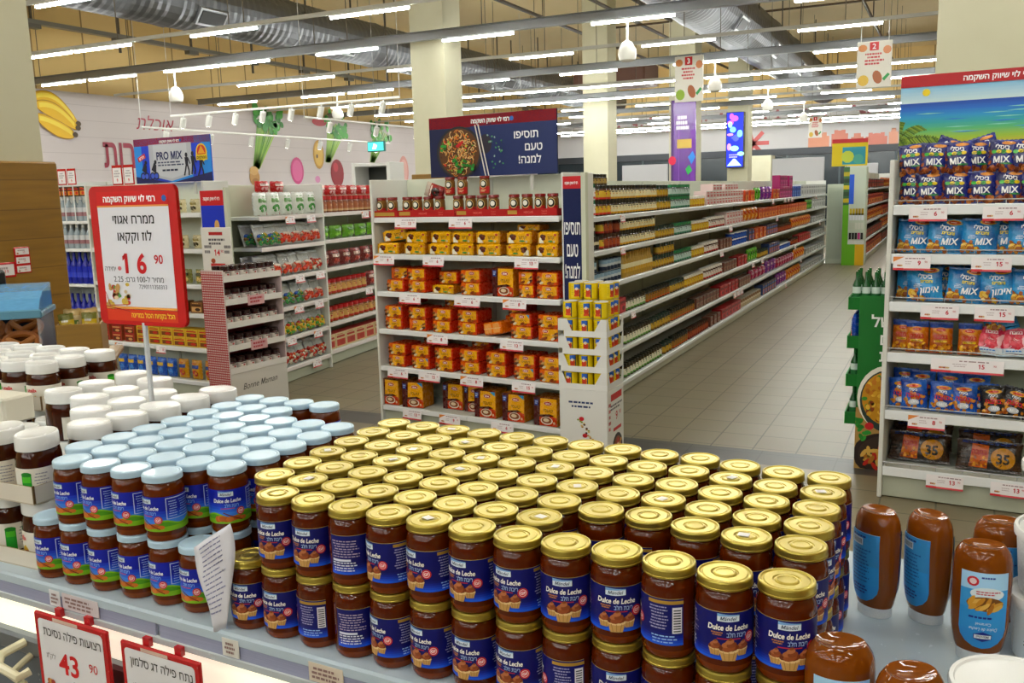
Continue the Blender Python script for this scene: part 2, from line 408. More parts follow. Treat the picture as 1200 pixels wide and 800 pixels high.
class Frame:                                        # a shelf's own axes: x along it, y into it, z up
    def __init__(s, x, y, ang): s.o = Vector((x, y, 0)); s.a = math.radians(ang); s.u = Vector((math.cos(s.a), math.sin(s.a), 0)); s.w = Vector((-math.sin(s.a), math.cos(s.a), 0))
    def pt(s, x, y, z): return s.o + s.u * x + s.w * y + Vector((0, 0, z))
    def hit(s, px, py, y=0):                        # photo point -> (x, z) on the vertical plane at depth y
        d = ray(px, py); o = s.o + s.w * y; e = Vector((0, 0, EYE)); t = (o - e).dot(s.w) / d.dot(s.w); p = e + d * t
        return (p - s.o).dot(s.u), p.z
ORD = 'first second third fourth fifth sixth seventh eighth ninth tenth eleventh twelfth thirteenth fourteenth fifteenth sixteenth seventeenth eighteenth nineteenth'.split()
TENS = {2: 'twent', 3: 'thirt', 4: 'fort', 5: 'fift', 6: 'sixt', 7: 'sevent', 8: 'eight', 9: 'ninet'}
def nth(i):                                         # 0 -> first
    n = i + 1
    if n >= 100: return 'hundredth' if n == 100 else 'hundred-' + nth(n - 101)
    if n < 20: return ORD[i]
    t, u = divmod(n, 10)
    return TENS[t] + ('ieth' if u == 0 else 'y-' + ORD[u - 1])
# ================================================================ the building
WX, FY, CH = -17.0, 38.0, 6.6                       # left wall, far wall, ceiling height
def slab(name, x0, x1, y0, y1, z0, z1, mat, col='ffffff'): m = MB(); m.box(x0, x1, y0, y1, z0, z1, mat, col); return struct(name, m)
slab('floor', -17.2, 8.2, 5.53, 38.2, -0.1, 0.0, 'floor_tile')
slab('floor_band', -17.2, 8.2, 5.24, 5.53, -0.1, 0.0, 'floor_grey')
slab('floor_near', -17.2, 8.2, -15.0, 5.24, -0.1, 0.0, 'floor_tile')
slab('ceiling', -17.2, 8.2, -15, 38.2, CH, CH + 0.1, 'ceiling_paint')
slab('wall_left', WX - 0.2, WX, -15, 38.2, 0, CH, 'wall_panel')
slab('wall_right', 8.0, 8.2, -15, 38.2, 0, CH, 'wall_panel')
slab('wall_far', WX, 8.0, FY, FY + 0.2, 3.05, CH, 'wall_panel')
slab('wall_storefront', WX, 8.0, FY, FY + 0.2, 0, 3.05, 'gloss', '16242b')
slab('trim_1', WX, 8.0, FY - 0.12, FY, 2.82, 3.08, 'paint', '2a2f36')
m = MB()
for x in range(-16, 8, 2): m.box(x - .04, x + .04, FY - .06, FY, 0, 2.82, 'paint', '3b4a50')
struct('trim_2', m)

def column(name, x0, x1, y0, y1, clad, cladz=1.93, g=0.0):
    m = MB(); m.box(x0, x1, y0, y1, 0, CH, 'column_paint', 'ffffff'); struct(name, m)
    if clad: m = MB(); m.box(x0 - .05, x1 + .05, y0 - .05, y1 + .05, 0, cladz, 'wood', 'ffffff', .01); struct(name + '_cladding', m)
column('column_1', -5.4, -4.6, 3.0, 3.5, True, 1.86)
column('column_2', -7.75, -7.15, 12.55, 13.1, True, 1.95)
column('column_3', -9.0, -8.3, 23.2, 23.9, False)
column('column_4', -0.12, 0.62, 6.0, 6.7, False)
column('column_5', -6.95, -6.25, 24.3, 25.0, False)
column('column_6', -6.0, -5.4, 27.12, 27.7, False)
slab('column_7', -7.3, -6.4, 36.6, 37.5, 0, 2.8, 'column_paint')

# ---- mural over the produce fridges, on the left wall
wall_fn = plane((WX + 0.05, 0, 0), (0, 1, 0), (0, 0, 1), (1, 0, 0))
def yz(px, py): p = on_x(px, py, WX + 0.05); return p.y, p.z
mz0, mz1 = 1.9, 3.98
m = MB(); m.box(WX, WX + 0.05, 9, 37.9, mz0, mz1, 'board', 'cfc6c6')
A = Art()
for z in (2.35, 2.7, 3.05, 3.4, 3.72): A.rect(9, z, 37.9, z + .012, 'bdb3b4', 1)
def blob(px, py, w, h, col, L=2, rot=0): y, z = yz(px, py); A.ell(y, z, w, h, col, L, 20, rot=rot)
def banana(px, py, px2, py2, bend, wd, L):
    (y0, z0), (y1, z1) = yz(px, py), yz(px2, py2); up, dn = [], []
    for i in range(13):
        t = i / 12; c = math.sin(PI * t); y = y0 + (y1 - y0) * t; z = z0 + (z1 - z0) * t + bend * c; q = wd * (0.15 + 0.85 * c ** .6)
        up.append((y, z + q)); dn.append((y, z - q))
    A.poly([(y, z + .02) for y, z in up] + [(y, z - .02) for y, z in dn][::-1], 'b88408', L); A.poly(up + dn[::-1], 'e8b80c', L + 1); A.poly([(y, z - wd * .2) for y, z in up[1:-1]] + [(y, z - wd * .8) for y, z in up[1:-1]][::-1], 'f8dc48', L + 2)
    A.ell(y1, z1, .07, .06, '4a3512', L + 3, 8)
banana(38, 112, 91, 145, .16, .15, 3); banana(40, 122, 90, 150, .08, .16, 8); banana(40, 136, 86, 158, -.04, .16, 13)
def leafy(px, py, px2, py2, seed, n=34):
    (y0, z0), (y1, z1) = yz(px, py), yz(px2, py2); q = random.Random(seed)
    for i in range(11):
        t = (i - 5) / 5; A.line([(y0 + t * .1, z0), (y1 + t * .42, z1 + .25 - abs(t) * .2)], .05, mix('5c9a2c', 'a9cf5a', q.random()), 3)
    for i in range(n): A.ell(y1 + q.uniform(-.55, .55), z1 + q.uniform(-.15, .55), q.uniform(.07, .15), q.uniform(.06, .12), mix('2a7a24', '4fae3c', q.random()), 5 + i % 6, 8, rot=q.random() * 3)
leafy(300, 198, 314, 148, 3); blob(298, 208, .2, .22, 'b98a4a', 4); blob(297, 200, .17, .12, 'caa061', 5); blob(299, 213, .14, .1, '9c6d35', 5)
leafy(384, 190, 394, 155, 5, 24); leafy(436, 190, 446, 160, 9, 26)
blob(348, 200, .29, .38, 'c2417c', 3); blob(348, 200, .22, .3, 'd7629a', 4); blob(373, 181, .26, .42, 'b98a2a', 3); blob(373, 181, .2, .34, 'd3a941', 4)
blob(371, 183, .05, .06, '5a4018', 5); blob(395, 203, .33, .42, '8a1220', 3); blob(393, 196, .12, .14, 'b82a3a', 4); blob(374, 143, .35, .12, 'b3202c', 3)
blob(473, 200, .3, .5, 'c98a80', 3); blob(473, 200, .22, .38, 'd6a49b', 4); blob(372, 210, .12, .1, 'cf88b4', 3); blob(560, 180, .6, .5, 'c53d3a', 3); blob(640, 190, .6, .3, 'c53d3a', 3)
ya, za = yz(185, 180); A.text('ירקות ופירות', ya, za - .02, .62, '94203a', 3, w=3.1, bold=.02)
ya, za = yz(182, 145); A.text('אוכלת', ya, za, .3, 'a2233c', 3, shear=.3)
m.art(A, wall_fn, step=.004)
tag(obj('wall_mural', m, smooth=False), 'pale wall mural of bananas, celery and cut vegetables above the produce fridges', 'mural')

# ---- far mural: sand castles and red flowers along the grey band
m = MB(); m.box(WX, 8, FY - .06, FY, 3.08, 4.75, 'board', 'b9b7b8'); A = Art(); ff = FRONT(0, FY - .06, 0)
q = random.Random(4)
for i in range(120): A.ell(q.uniform(-14, 0), q.uniform(4.05, 4.6), .07, .1, '9a5a5e', 1, 6)
def xz(px, py): p = on_y(px, py, FY - .06); return p.x, p.z
for a, b, t, c in ((947, 972, 159, 'c78468'), (974, 994, 156, 'bb6f5c'), (997, 1012, 160, 'b8705c'), (1014, 1040, 159, 'c0705f'), (1041, 1053, 154, 'c98a70'), (1054, 1075, 157, 'c07a66')):
    (x0, z0), (x1, z1) = xz(a, 173), xz(b, t); A.rect(x0, 3.08, x1, z1, c, 2); A.ell((x0 + x1) / 2, z1, (x1 - x0) * .3, .12, c, 3)
    A.rect(x0 + .1, z1, x0 + .25, z1 + .14, c, 2); A.rect(x1 - .25, z1, x1 - .1, z1 + .14, c, 2)
x, z = xz(882, 168)
for i in range(7): a = i * 2 * PI / 7; A.line([(x, z), (x + .65 * math.cos(a), z + .55 * math.sin(a))], .16, 'b34a48', 2)
m.art(A, ff, step=.004)
tag(obj('castle_mural', m, smooth=False), 'grey mural band with pink sand castles across the far wall', 'mural')

# ================================================================ roof services
def duct(x, z, y0, y1, rad, label):
    m = MB(); n = int((y1 - y0) / 0.09); seg = 26; P = []
    for k in range(n + 1):
        y = y0 + (y1 - y0) * k / n; rr = rad * (1 + (.022 if k % 2 else 0) + (.03 if k % 36 < 2 else 0))
        P.append(m.pts([(x + rr * math.cos(2 * PI * i / seg), y, z + rr * math.sin(2 * PI * i / seg)) for i in range(seg)]))
    for k in range(n):
        for i in range(seg): j = (i + 1) % seg; m.face((P[k] + i, P[k] + j, P[k + 1] + j, P[k + 1] + i), 'duct', '6c6e72')
    y = y0 + 1
    while y < y1:
        for s in (-1, 1): m.box(x + s * rad * .97 - .012, x + s * rad * .97 + .012, y - .02, y + .02, z, CH, 'paint', '4a4438')
        y += 3
    o = obj('air_duct', m, True if False else None, True, 9); tag(o, label, 'air duct', 'round air ducts under the ceiling')
    y = y0 + 3.1
    while y < y1:
        v = MB(); a = math.radians(-35); c = Vector((x + math.cos(a) * rad, y, z + math.sin(a) * rad))
        u = Vector((0, 1, 0)); w = Vector((-math.sin(a), 0, math.cos(a))); nn = Vector((math.cos(a), 0, math.sin(a)))
        f = lambda p, q2, d=0: c + u * p + w * q2 + nn * d
        v.box(-.36, .36, -.17, .17, -.02, .05, 'steel', '9a9ca0', .01, M=lambda p, q2, d: f(p, q2, d)); v.box(-.3, .3, -.12, .12, .05, .06, 'paint', '101214', M=lambda p, q2, d: f(p, q2, d))
        obj('air_outlet', v, o, False); y += 4.2
duct(-12.9, 5.25, 6, 37, 0.5, 'grey ribbed air duct at left, nearer the mural wall')
duct(-4.55, 5.25, 8, 37, 0.58, 'silver ribbed air duct running above the long aisle')
m = MB(); m.box(-15.75, -15.6, 7, 37, 4.98, 5.06, 'steel', '7c7a72')
for y in range(8, 37, 2): m.box(-15.7, -15.66, y - .02, y + .02, 4.7 if y % 4 else 5.06, CH, 'paint', '4b4232'); m.box(-15.75, -15.6, y - .14, y + .14, 4.9, 4.98, 'steel', '6c6a62')
tag(obj('cable_tray', m, smooth=False), 'long grey cable tray on hangers high along the panelled left wall', 'cable tray')
m = MB()
for x0, x1, y in ((-14, 6, 13.4), (-9, 6, 16.0), (-9, 6, 19.0), (-9, 6, 25)): m.tube([(x0, y, 6.1), (x1, y, 6.1)], .03, 'paint', '4c3a22', 6)
tag(obj('ceiling_conduit', m), 'dark conduit pipes running crosswise under the ceiling', 'pipe')
for i, (x, z) in enumerate(((-9.6, 6.0), (-8.2, 6.25), (-6.9, 6.0), (-2.2, 6.1))):
    m = MB(); m.tube([(x, 9, z), (x, 37, z)], .045, 'paint', '3a2c1c', 6)
    for y in range(10, 37, 3): m.tube([(x, y, z), (x, y, CH)], .012, 'paint', '3a2c1c', 4)
    tag(obj('sprinkler_pipe', m), nth(i) + ' dark sprinkler pipe from the left under the beige ceiling', 'pipe', 'sprinkler pipes')
tag(obj('ceiling_unit', MB().box(-11.2, -8.8, 28, 29.5, 4.9, 5.6, 'paint', '5a3626', .05)), 'brown boxed unit under the ceiling above the purple pillar', 'ceiling unit')

# ---- rows of tube lights on rails
ZL = 3.9
rail_m = {}
def rail(y, x0, x1, thick, label):
    m = MB(); hgt = .11 if thick else .05; w = .09 if thick else .045
    m.box(x0, x1, y - w / 2, y + w / 2, ZL + .03, ZL + .03 + hgt, 'steel' if thick else 'paint', '8f9296' if thick else 'b9b8b0')
    if thick: m.box(x0, x1, y - .09, y + .09, ZL + .14, ZL + .155, 'steel', '74777a')
    x = x0 + .68
    while x < x1: m.box(x - .005, x + .005, y - .005, y + .005, ZL + .08, CH, 'paint', '5a5040'); x += 2.4
    tag(obj('lighting_rail', m, smooth=False), label, 'lighting rail', 'rails carrying the tube lights')
th = MB(); th.box(0, 1.2, -.024, .024, .01, .03, 'paint', 'd9d9d4', .004); td = MB(); td.box(.01, 1.19, -.02, .02, -.02, .01, 'tube', 'ffffff', .008)
TUBE = Proto('tube_light', th.mesh('housing'), [('diffuser', td.mesh('diffuser'))], 'tube light')
per = [-13.35, -12.1, -9.7, -7.3, -4.9, -2.5, -.1, 2.3]
BACK = [(-2.1 - 2.4 * k, k % 2, per) for k in range(1, 6)]
ROWS = BACK[::-1] + [(-2.1, 0, per), (.3, 1, per), (2.7, 0, per), (5.1, 1, per), (7.5, 0, per),
        (9.9, 0, [-13.3, -12.05, -9.7, -7.3, -4.9, -2.5, 0]), (12.25, 1, [-15.9, -14.6, -12.7, -11.5, -9.35, -7.0, -4.62, -1.9, .6]),
        (14.55, 0, [-13.1, -11.9, -9.5, -7.0, -4.62, -2.2, .2]), (17.05, 1, [-16, -13.5, -12.2, -9.4, -7.1, -4.8, -2.3, 0]),
        (19.5, 0, [-14.5 + 1.21 * i for i in range(14)]), (22.2, 1, [-15 + 1.21 * i for i in range(14)]),
        (24.6, 0, [-15.5, -13, -10.2, -8.0, -5.4, -3.1, -.9]), (26.9, 1, [-15.9, -13.4, -10.9, -7.4, -5.0, -2.7, -.3]), (29.2, 0, [-15.5, -13, -10.6, -8.9, -6.4, -4.0, -1.8]),
        (31.6, 1, [-14.6, -12.2, -9.8, -7.0, -5.0, -2.5]), (33.8, 0, [-15 + 1.21 * i for i in range(12)]), (35.6, 1, [-14.8 + 1.21 * i for i in range(12)])]
for k, (y, thick, xs) in enumerate(ROWS, -5):
    where = 'nearest row in view' if k == 5 else (nth(k - 5) + ' row back' if k > 5 else 'row ' + ('overhead' if k == 4 else nth(4 - k) + ' behind the overhead one'))
    rail(y, -16.6, 7.6, thick, ('grey trunking' if thick else 'thin pale') + ' rail of the tube lights, ' + where)
    for i, x in enumerate(xs): TUBE.put((x, y, ZL), 0, f'white tube light, {where}, {nth(i)} from its left end', 'ceiling tube lights')

# ---- teardrop pendants, spot tracks, hanging signs
pd = MB(); pd.lathe([(.012, .3), (.012, .12), (.05, .1), (.085, .04), (.095, -.02), (.08, -.075), (.05, -.09)][::-1], 'gloss', 'e9e7e0', 18)
PEND = Proto('pendant_speaker', pd.mesh('pendant_speaker'), (), 'pendant')
for i, (px, py, y) in enumerate(((205, 96, 12.25), (735, 32, 12.25), (838, 80, 17.05), (900, 109, 22.2), (942, 128, 26.9), (395, 120, 17.05))):
    p = on_y(px, py, y); s = 1.35; PEND.put((p.x, y, ZL - .022 - .3 * s), 0, f'white teardrop pendant hanging from the {nth([1,1,3,5,7,3][i])} light rail, ' + ['over the mural', 'right of the pillar', 'beside the hanging sign', 'mid ceiling', 'far off', 'left of the pillar'][i], 'teardrop pendants', scale=(s, s, s))
def track(p0, p1, n, label):
    m = MB(); a, b = Vector(p0), Vector(p1); m.tube([a, b], .022, 'paint', 'e8e8e4', 6); u = (b - a)
    m.tube([a, (a.x, a.y, CH)], .006, 'paint', 'cccccc', 4); m.tube([b, (b.x, b.y, CH)], .006, 'paint', 'cccccc', 4)
    o = tag(obj('spotlight_track', m), label, 'spotlight track', 'white spotlight tracks over the produce')
    for i in range(n):
        c = a + u * ((i + .5) / n); s = MB(); d = Vector((-.35, .1, -.9)).normalized(); s.tube([c, c + Vector((0, 0, -.07))], .012, 'paint', 'dddddd', 6)
        s.tube([c + Vector((0, 0, -.06)), c + Vector((0, 0, -.06)) + d * .19], .055, 'paint', 'dcdcd8', 10); s.tube([c + Vector((0, 0, -.06)) + d * .185, c + Vector((0, 0, -.06)) + d * .195], .042, 'bulb', 'ffffff', 10); obj('spotlight', s, o)
track((-13.6, 13.2, 3.25), (-8.4, 13.2, 3.25), 8, 'white spotlight track running crosswise in front of the mural')
track((-13.75, 12.6, 3.02), (-13.75, 21, 3.02), 7, 'white spotlight track running along the mural wall')
track((-11.2, 14.2, 3.15), (-11.2, 24, 3.15), 6, 'white spotlight track behind, over the vegetable displays')
def hang_sign(px0, py0, px1, py1, y, num, seed, label, ry):
    a, b = on_y(px0, py0, y), on_y(px1, py1, y); w = b.x - a.x; z1, z0 = a.z, b.z
    m = MB(); m.box(a.x, b.x, y - .012, y + .012, z0, z1, 'board', 'e6e2d8', .004); A = Art(); q = random.Random(seed); h = z1 - z0
    A.rect(w * .36, h * .8, w * .62, h * .98, 'cc1f26', 1); A.text(num, w * .49, h * .89, h * .11, 'ffffff', 2, bold=.02)
    A.shadow_lines(w * .22, h * .48, w * .78, h * .76, 4, 'c4323a', 1, seed=seed)
    A.ell(w * .16, h * .86, w * .13, h * .08, 'd98a4a', 1, 10); A.ell(w * .86, h * .8, w * .12, h * .09, 'd88a5a', 1, 10); A.ell(w * .6, h * .22, w * .13, h * .15, 'a85e32', 1, 12, rot=.3)
    A.poly([(w * .74, h * .18), (w * .9, h * .3), (w * .96, h * .26), (w * .8, h * .13)], '2f9a4c', 1); A.ell(w * .2, h * .16, w * .16, h * .12, ['8fb02a', 'd9b23a'][seed % 2], 1, 12)
    m.art(A, FRONT(a.x, y - .012, z0), step=.003)
    for x in (a.x + .05, b.x - .05): m.tube([(x, y, z1 - .02), (x, y, max(z1 + .02, ZL + .028)), (x, ry, max(z1 + .02, ZL + .028)), (x, ry, ZL + .03)], .005, 'paint', 'cccccc', 4)
    tag(obj('aisle_sign', m, smooth=False), label, 'hanging sign', 'cream hanging aisle signs')
hang_sign(1005, 50, 1044, 101, 14.46, '2', 1, 'cream hanging aisle sign with red number square, at right near the beach poster', 14.55)
hang_sign(791, 67, 824, 118, 16.94, '3', 2, 'cream hanging aisle sign with red square, in front of the purple pillar', 17.05)
hang_sign(948, 137, 963, 161, 33.76, '1', 3, 'small far cream hanging sign before the sand castle mural', 33.8)
# purple wrapped pillar and LED pillar far down the store
a, b = on_y(787, 118, 24.2), on_y(815, 205, 24.2)
m = MB(); m.box(a.x, b.x, 24.17, 24.25, 0, a.z, 'gloss', '5a1a86'); A = Art(); w, h = b.x - a.x, a.z
A.rect(0, 0, w * .1, h, '3f0d63', 1); A.rect(w * .3, 0, w * .34, h * .9, '7a3aa8', 1); A.rect(w * .8, 0, w, h * .8, '6b2a98', 1)
A.shadow_lines(w * .2, h * .8, w * .75, h * .9, 3, 'f0e8f6', 2, .7, 4); A.rect(w * .25, h * .68, w * .85, h * .74, 'c9a84a', 2)
A.poly([(w * .7, h * .62), (w * .9, h * .66), (w, h * .62), (w * .85, h * .57)], '2f86e0', 2); A.poly([(w * .6, h * .54), (w * .75, h * .57), (w * .88, h * .53), (w * .7, h * .5)], '23a84a', 2); A.ell(w * .05, h * .6, w * .16, h * .03, 'd8204a', 2)
m.art(A, FRONT(a.x, 24.17, 0), step=.004); tag(obj('pillar_banner', m, smooth=False), 'tall purple printed banner wrapped on a far pillar', 'banner')
a, b = on_y(852, 132, 27), on_y(872, 196, 27)
m = MB(); m.box(a.x, b.x, 26.9, 27.1, b.z, a.z, 'gloss', '20242c', .01); A = Art(); w, h = b.x - a.x, a.z - b.z
A.rect(.02, .02, w - .02, h - .02, '1428c8', 1, m='screen'); q = random.Random(8)
for i in range(14): A.ell(w * q.uniform(.15, .85), h * q.uniform(.2, .95), w * q.uniform(.1, .25), h * q.uniform(.02, .07), q.choice(['d85ad8', '38b8f0', '7ae0e8', '4858f0', 'e890d0', '9af0c0']), 2 + i, 10, m='screen')
A.poly([(w * .1, .05), (w * .9, .05), (w * .55, h * .16), (w * .45, h * .16)], 'bfe8f8', 20, 'screen'); A.shadow_lines(w * .2, h * .17, w * .8, h * .25, 2, 'ffffff', 20)
m.art(A, FRONT(a.x, 26.9, b.z), step=.003); tag(obj('led_screen', m, smooth=False), 'tall glowing blue advertising screen on a far pillar', 'screen')
for i, (p0, p1, t, y) in enumerate(((729, 782, 194, 30), (905, 966, 186, 31.5), (992, 1029, 192, 33))):
    a, b = on_y(p0, t, y), on_y(p1, t, y); m = MB(); m.box(a.x, b.x, y, y + .1, 0, a.z, 'board', 'c4c4c8', .01)
    tag(obj('partition_board', m, smooth=False), ['grey white partition board left of the purple pillar', 'wide grey white partition board at the end of the long aisle', 'small white partition board behind the far snack shelves'][i], 'partition', 'white partition boards')
a = on_y(430, 166, 15); m = MB(); m.box(a.x, a.x + .4, 15, 15.06, a.z - .2, a.z, 'paint', '1f6f6a', .01); A = Art(); A.rect(.02, .02, .38, .18, '3fc9c0', 1, m='screen'); A.poly([(.12, .05), (.2, .05), (.24, .12), (.16, .16)], 'e8fffc', 2, 'screen')
m.art(A, FRONT(a.x, 15, a.z - .2), step=.003); m.tube([(a.x + .2, 15.03, a.z), (a.x + .2, 15.03, CH)], .006, 'paint', '999999', 4)
tag(obj('exit_light', m, smooth=False), 'small glowing teal exit light hanging in front of the mural', 'exit light')
# ================================================================ the freezer with its display shelf
ZS = 0.926
FZ = Frame(-1.0, 1.022, -2.0)
def fz_pts(M=FZ): return lambda x, y, z: M.pt(x, y, z)
FM = fz_pts()
fr = MB(); fr.box(-2.9, 1.35, 0, .76, ZS - .022, ZS, 'gloss', 'b6c6d2', .004, M=FM)
freezer = tag(obj('freezer', fr, smooth=False), 'white island freezer whose top shelf carries all the jars', 'freezer')
b = MB(); b.box(-2.9, 1.35, .09, .72, .0, .60, 'gloss', 'd9dcda', .02, M=FM); b.box(-2.9, 1.35, .12, .70, -.0 + .60, ZS - .022, 'gloss', 'cfd3d2', M=FM); obj('cabinet', b, freezer, False)
b = MB(); b.box(-2.9, 1.35, .05, .12, .775, .866, 'case_light', 'e9e4c4', M=FM); obj('light_strip', b, freezer, False)
b = MB(); b.box(-2.9, 1.35, .0, .02, .868, .884, 'gloss', 'b9c0c4', .003, M=FM); b.box(-2.9, 1.35, .014, .02, .884, ZS - .022, 'gloss', 'c9cede', M=FM); obj('price_channel', b, freezer, False)
b = MB()
for x0, x1 in ((-2.9, -.2), (-.19, .62), (.63, 1.35)): b.box(x0, x1, .002, .006, .880, ZS - .018, 'clearrail', 'b4b8d8', M=FM)
obj('rail_cover', b, freezer, False)
b = MB(); b.box(-2.9, 1.35, .03, .1, .735, .775, 'steel', '7f858c', .006, M=FM); b.box(-2.9, 1.35, .035, .09, .60, .735, 'gloss', '5d656e', M=FM); obj('front_frame', b, freezer, False)
b = MB(); x = FZ.hit(38, 770, .02)[0]
b.tube([FM(x - .035, .03, .765), FM(x - .04, -.015, .76), FM(x - .03, -.03, .745), FM(x + .03, -.03, .735), FM(x + .035, -.01, .74)], .009, 'gloss', 'e6dfc0', 8)
b.tube([FM(x - .02, .03, .74), FM(x - .015, -.02, .725), FM(x + .03, -.02, .715)], .007, 'gloss', 'd8d0ae', 8); obj('handle', b, freezer)
b = MB(); b.box(-2.84, -2.0, .77, 1.5, ZS - .022, ZS, 'gloss', 'c3ccd2', .004, M=FM); b.box(-2.84, -2.0, .80, 1.47, 0, ZS - .022, 'gloss', 'cfd3d2', M=FM)
tag(obj('freezer', b, smooth=False), 'second freezer standing behind, under the hazelnut spread jars at the left', 'freezer')
# price labels in the channel
for i, (px0, px1, c) in enumerate(((77, 119, 'cfc4c8'), (62, 74, 'dcdcE0'.lower()), (264, 283, 'd8d4cc'), (365, 405, 'd6c8b6'))):
    x0 = FZ.hit(px0, 700 + px0 * .3, .002)[0]; x1 = FZ.hit(px1, 700 + px1 * .3, .002)[0]
    m = MB(); m.box(0, x1 - x0, -.001, .0004, 0, .031, 'paper', c); A = Art(); A.shadow_lines(.004, .004, x1 - x0 - .004, .026, 3, '8a6a66', 1, seed=i); m.art(A, FRONT(0, -.001, 0))
    o = obj('shelf_label', m, smooth=False); o.location = FZ.pt(x0, .0002, .886); o.rotation_euler.z = FZ.a
    tag(o, ['small printed shelf label above the first red price frame', 'tiny blank label beside the printed label in the freezer rail', 'pale blank label in the freezer rail under the gold-lidded jars', 'beige shelf label in the freezer rail near the bottom edge'][i], 'label', 'labels in the freezer rail')
def frame_sign(px0, py0, px1, lines, price, cents, label):
    x0, z1 = FZ.hit(px0, py0, -.012); x1 = FZ.hit(px1, py0 + (px1 - px0) * .33, -.012)[0]; w = x1 - x0; h = w * 1.0
    m = MB(); m.box(0, w, -.004, .004, -h, 0, 'gloss', 'b8161c', .003); A = Art(); A.rrect(w * .06, -h * .94, w * .94, -h * .05, .008, 'e4e2e6', 1)
    A.text(lines[0], w * .52, -h * .16, h * .085, '221e22', 2, w=w * .78, bold=.005); A.text(price, w * .44, -h * .44, h * .2, 'd0141c', 2, bold=.02); A.text(cents, w * .78, -h * .4, h * .085, 'd0141c', 2)
    A.text('לק"ג', w * .2, -h * .4, h * .05, '8a8488', 2); A.shadow_lines(w * .48, -h * .72, w * .9, -h * .58, 2, '8a8088', 2); A.rect(w * .06, -h * .94, w * .94, -h * .8, 'cc1a20', 2)
    for k in range(6): A.ell(w * (.14 + .03 * (k % 3)), -h * (.66 + .04 * (k // 3)), w * .03, h * .03, ['b05a30', 'c89040', 'a03028'][k % 3], 3 + k, 8)
    A.text(lines[1], w * .5, -h * .87, h * .05, 'ffffff', 3, bold=.01); A.rect(w * .28, -h * .045, w * .62, -h * .012, 'd8b8a8', 2)
    m.art(A, FRONT(0, -.004, 0)); o = obj('price_board', m, smooth=False); o.location = FZ.pt(x0, -.0125, z1); o.rotation_euler.z = FZ.a
    for cx in (w * .3, w * .7):
        c = MB(); c.box(cx - .008, cx + .008, .004, .0125, -.004, .012, 'gloss', 'c02026'); obj('clip', c, o, False)
    tag(o, label, 'price sign', 'red price frames on the freezer front')
frame_sign(41, 714, 127, ('רצועות פילה נסיכת', 'רמי לוי שיווק השקמה'), '43', '90', 'red price frame reading 43.90, further left on the freezer front')
frame_sign(142, 748, 236, ('נתח פילה דג סלמון', 'רמי לוי שיווק השקמה'), '89', '90', 'red price frame cut by the bottom edge, right of the 43.90 frame')

# ---------------------------------------------------------------- caramel jars
RJ, HJ = 0.0348, 0.117
def jar_body(c1, c2):
    m = MB(); pr = [(.026, 0), (.031, .001), (.0343, .006), (RJ, .012), (RJ, .086), (.0342, .093), (.032, .099), (.0305, .102), (.0312, .1035), (.0305, .105), (.0305, .107)]
    m.lathe(pr, 'jar', c1, 28, cols=[c2, c2, c2, c1, c1, c1, c1, c1, c1, c1]); return m.mesh('jar')
def jar_lid(kind):
    m = MB()
    if kind == 'gold':
        pr = [(.0325, .1052), (.0340, .1055), (.0340, .1072), (.0335, .1080), (.0335, .1148), (.0330, .1165), (.0318, .1172), (.0308, .1172), (.0296, .1154), (.0284, .1150), (.0274, .1152), (.0262, .1162), (.0170, .1162), (.0160, .1150), (.0146, .1148), (.0136, .1162), (.0126, .1170), (.0110, .1172), (.0100, .1164), (.004, .1162)]
        m.lathe(pr, 'gold', 'c4b052', 40, cols=['9a8434', 'ac963e', 'ac963e'] + ['c4b052'] * 20)
    else:
        pr = [(.0325, .1048), (.0338, .1052), (.0338, .1105), (.0340, .112), (.0337, .1148), (.0325, .1168), (.0305, .1172), (.0285, .1160), (.0275, .1160), (.026, .1164), (.004, .1164)]
        m.lathe(pr, 'lidpaint', 'b9d6ea', 36)
    return m.mesh('lid', sharp=14)
def muffin(A, x, z, k, L):
    A.poly([(x - .0078 * k, z + .0035 * k), (x + .0078 * k, z + .0035 * k), (x + .0052 * k, z - .0055 * k), (x - .0052 * k, z - .0055 * k)], 'c89a58', L); A.ell(x, z + .0035 * k, .0082 * k, .0026 * k, 'e8c88e', L + 1, 12)
    for j in range(3): A.line([(x + (j - 1) * .0045 * k, z + .002 * k), (x + (j - 1) * .003 * k, z - .005 * k)], .0007 * k, 'a87a3c', L + 1)
    for q, (dx, dz, r) in enumerate(((-.0035, .006, .0048), (.0035, .006, .0048), (0, .0058, .0055), (-.0018, .0088, .0042), (.002, .0088, .0042), (.0005, .0115, .0036), (.001, .0138, .002))): A.ell(x + dx * k, z + dz * k, r * k, r * .6 * k, ['6a2a10', '7c3614', '9a4e26', 'b46a3c', '8c4420', 'b87044', '8c4420'][q], L + 2 + q, 10, rot=.3)
def brand_flag(A, x, z, k, L):
    A.poly([(x - .013 * k, z - .0042 * k), (x, z - .0048 * k), (x + .013 * k, z - .004 * k), (x + .013 * k, z + .0042 * k), (x, z + .0046 * k), (x - .013 * k, z + .0056 * k)], 'dfeaf6', L)
    A.poly([(x - .013 * k, z + .002 * k), (x + .013 * k, z + .003 * k), (x + .013 * k, z + .0042 * k), (x, z + .0046 * k), (x - .013 * k, z + .0056 * k)], '7fb0e0', L + 1)
    A.text('Mändel', x, z - .0006 * k, .0046 * k, '14234f', L + 2, w=.019 * k, shear=.25, bold=.01)
def seal(A, x, z, r, L): A.ell(x, z, r, r, 'c8202c', L, 14); A.ell(x, z, r * .72, r * .72, 'f0d8d8', L + 1, 12); A.ell(x, z, r * .6, r * .6, 'd83a44', L + 2, 12); A.text('GF', x, z, r * .55, 'ffffff', L + 3, bold=.02)
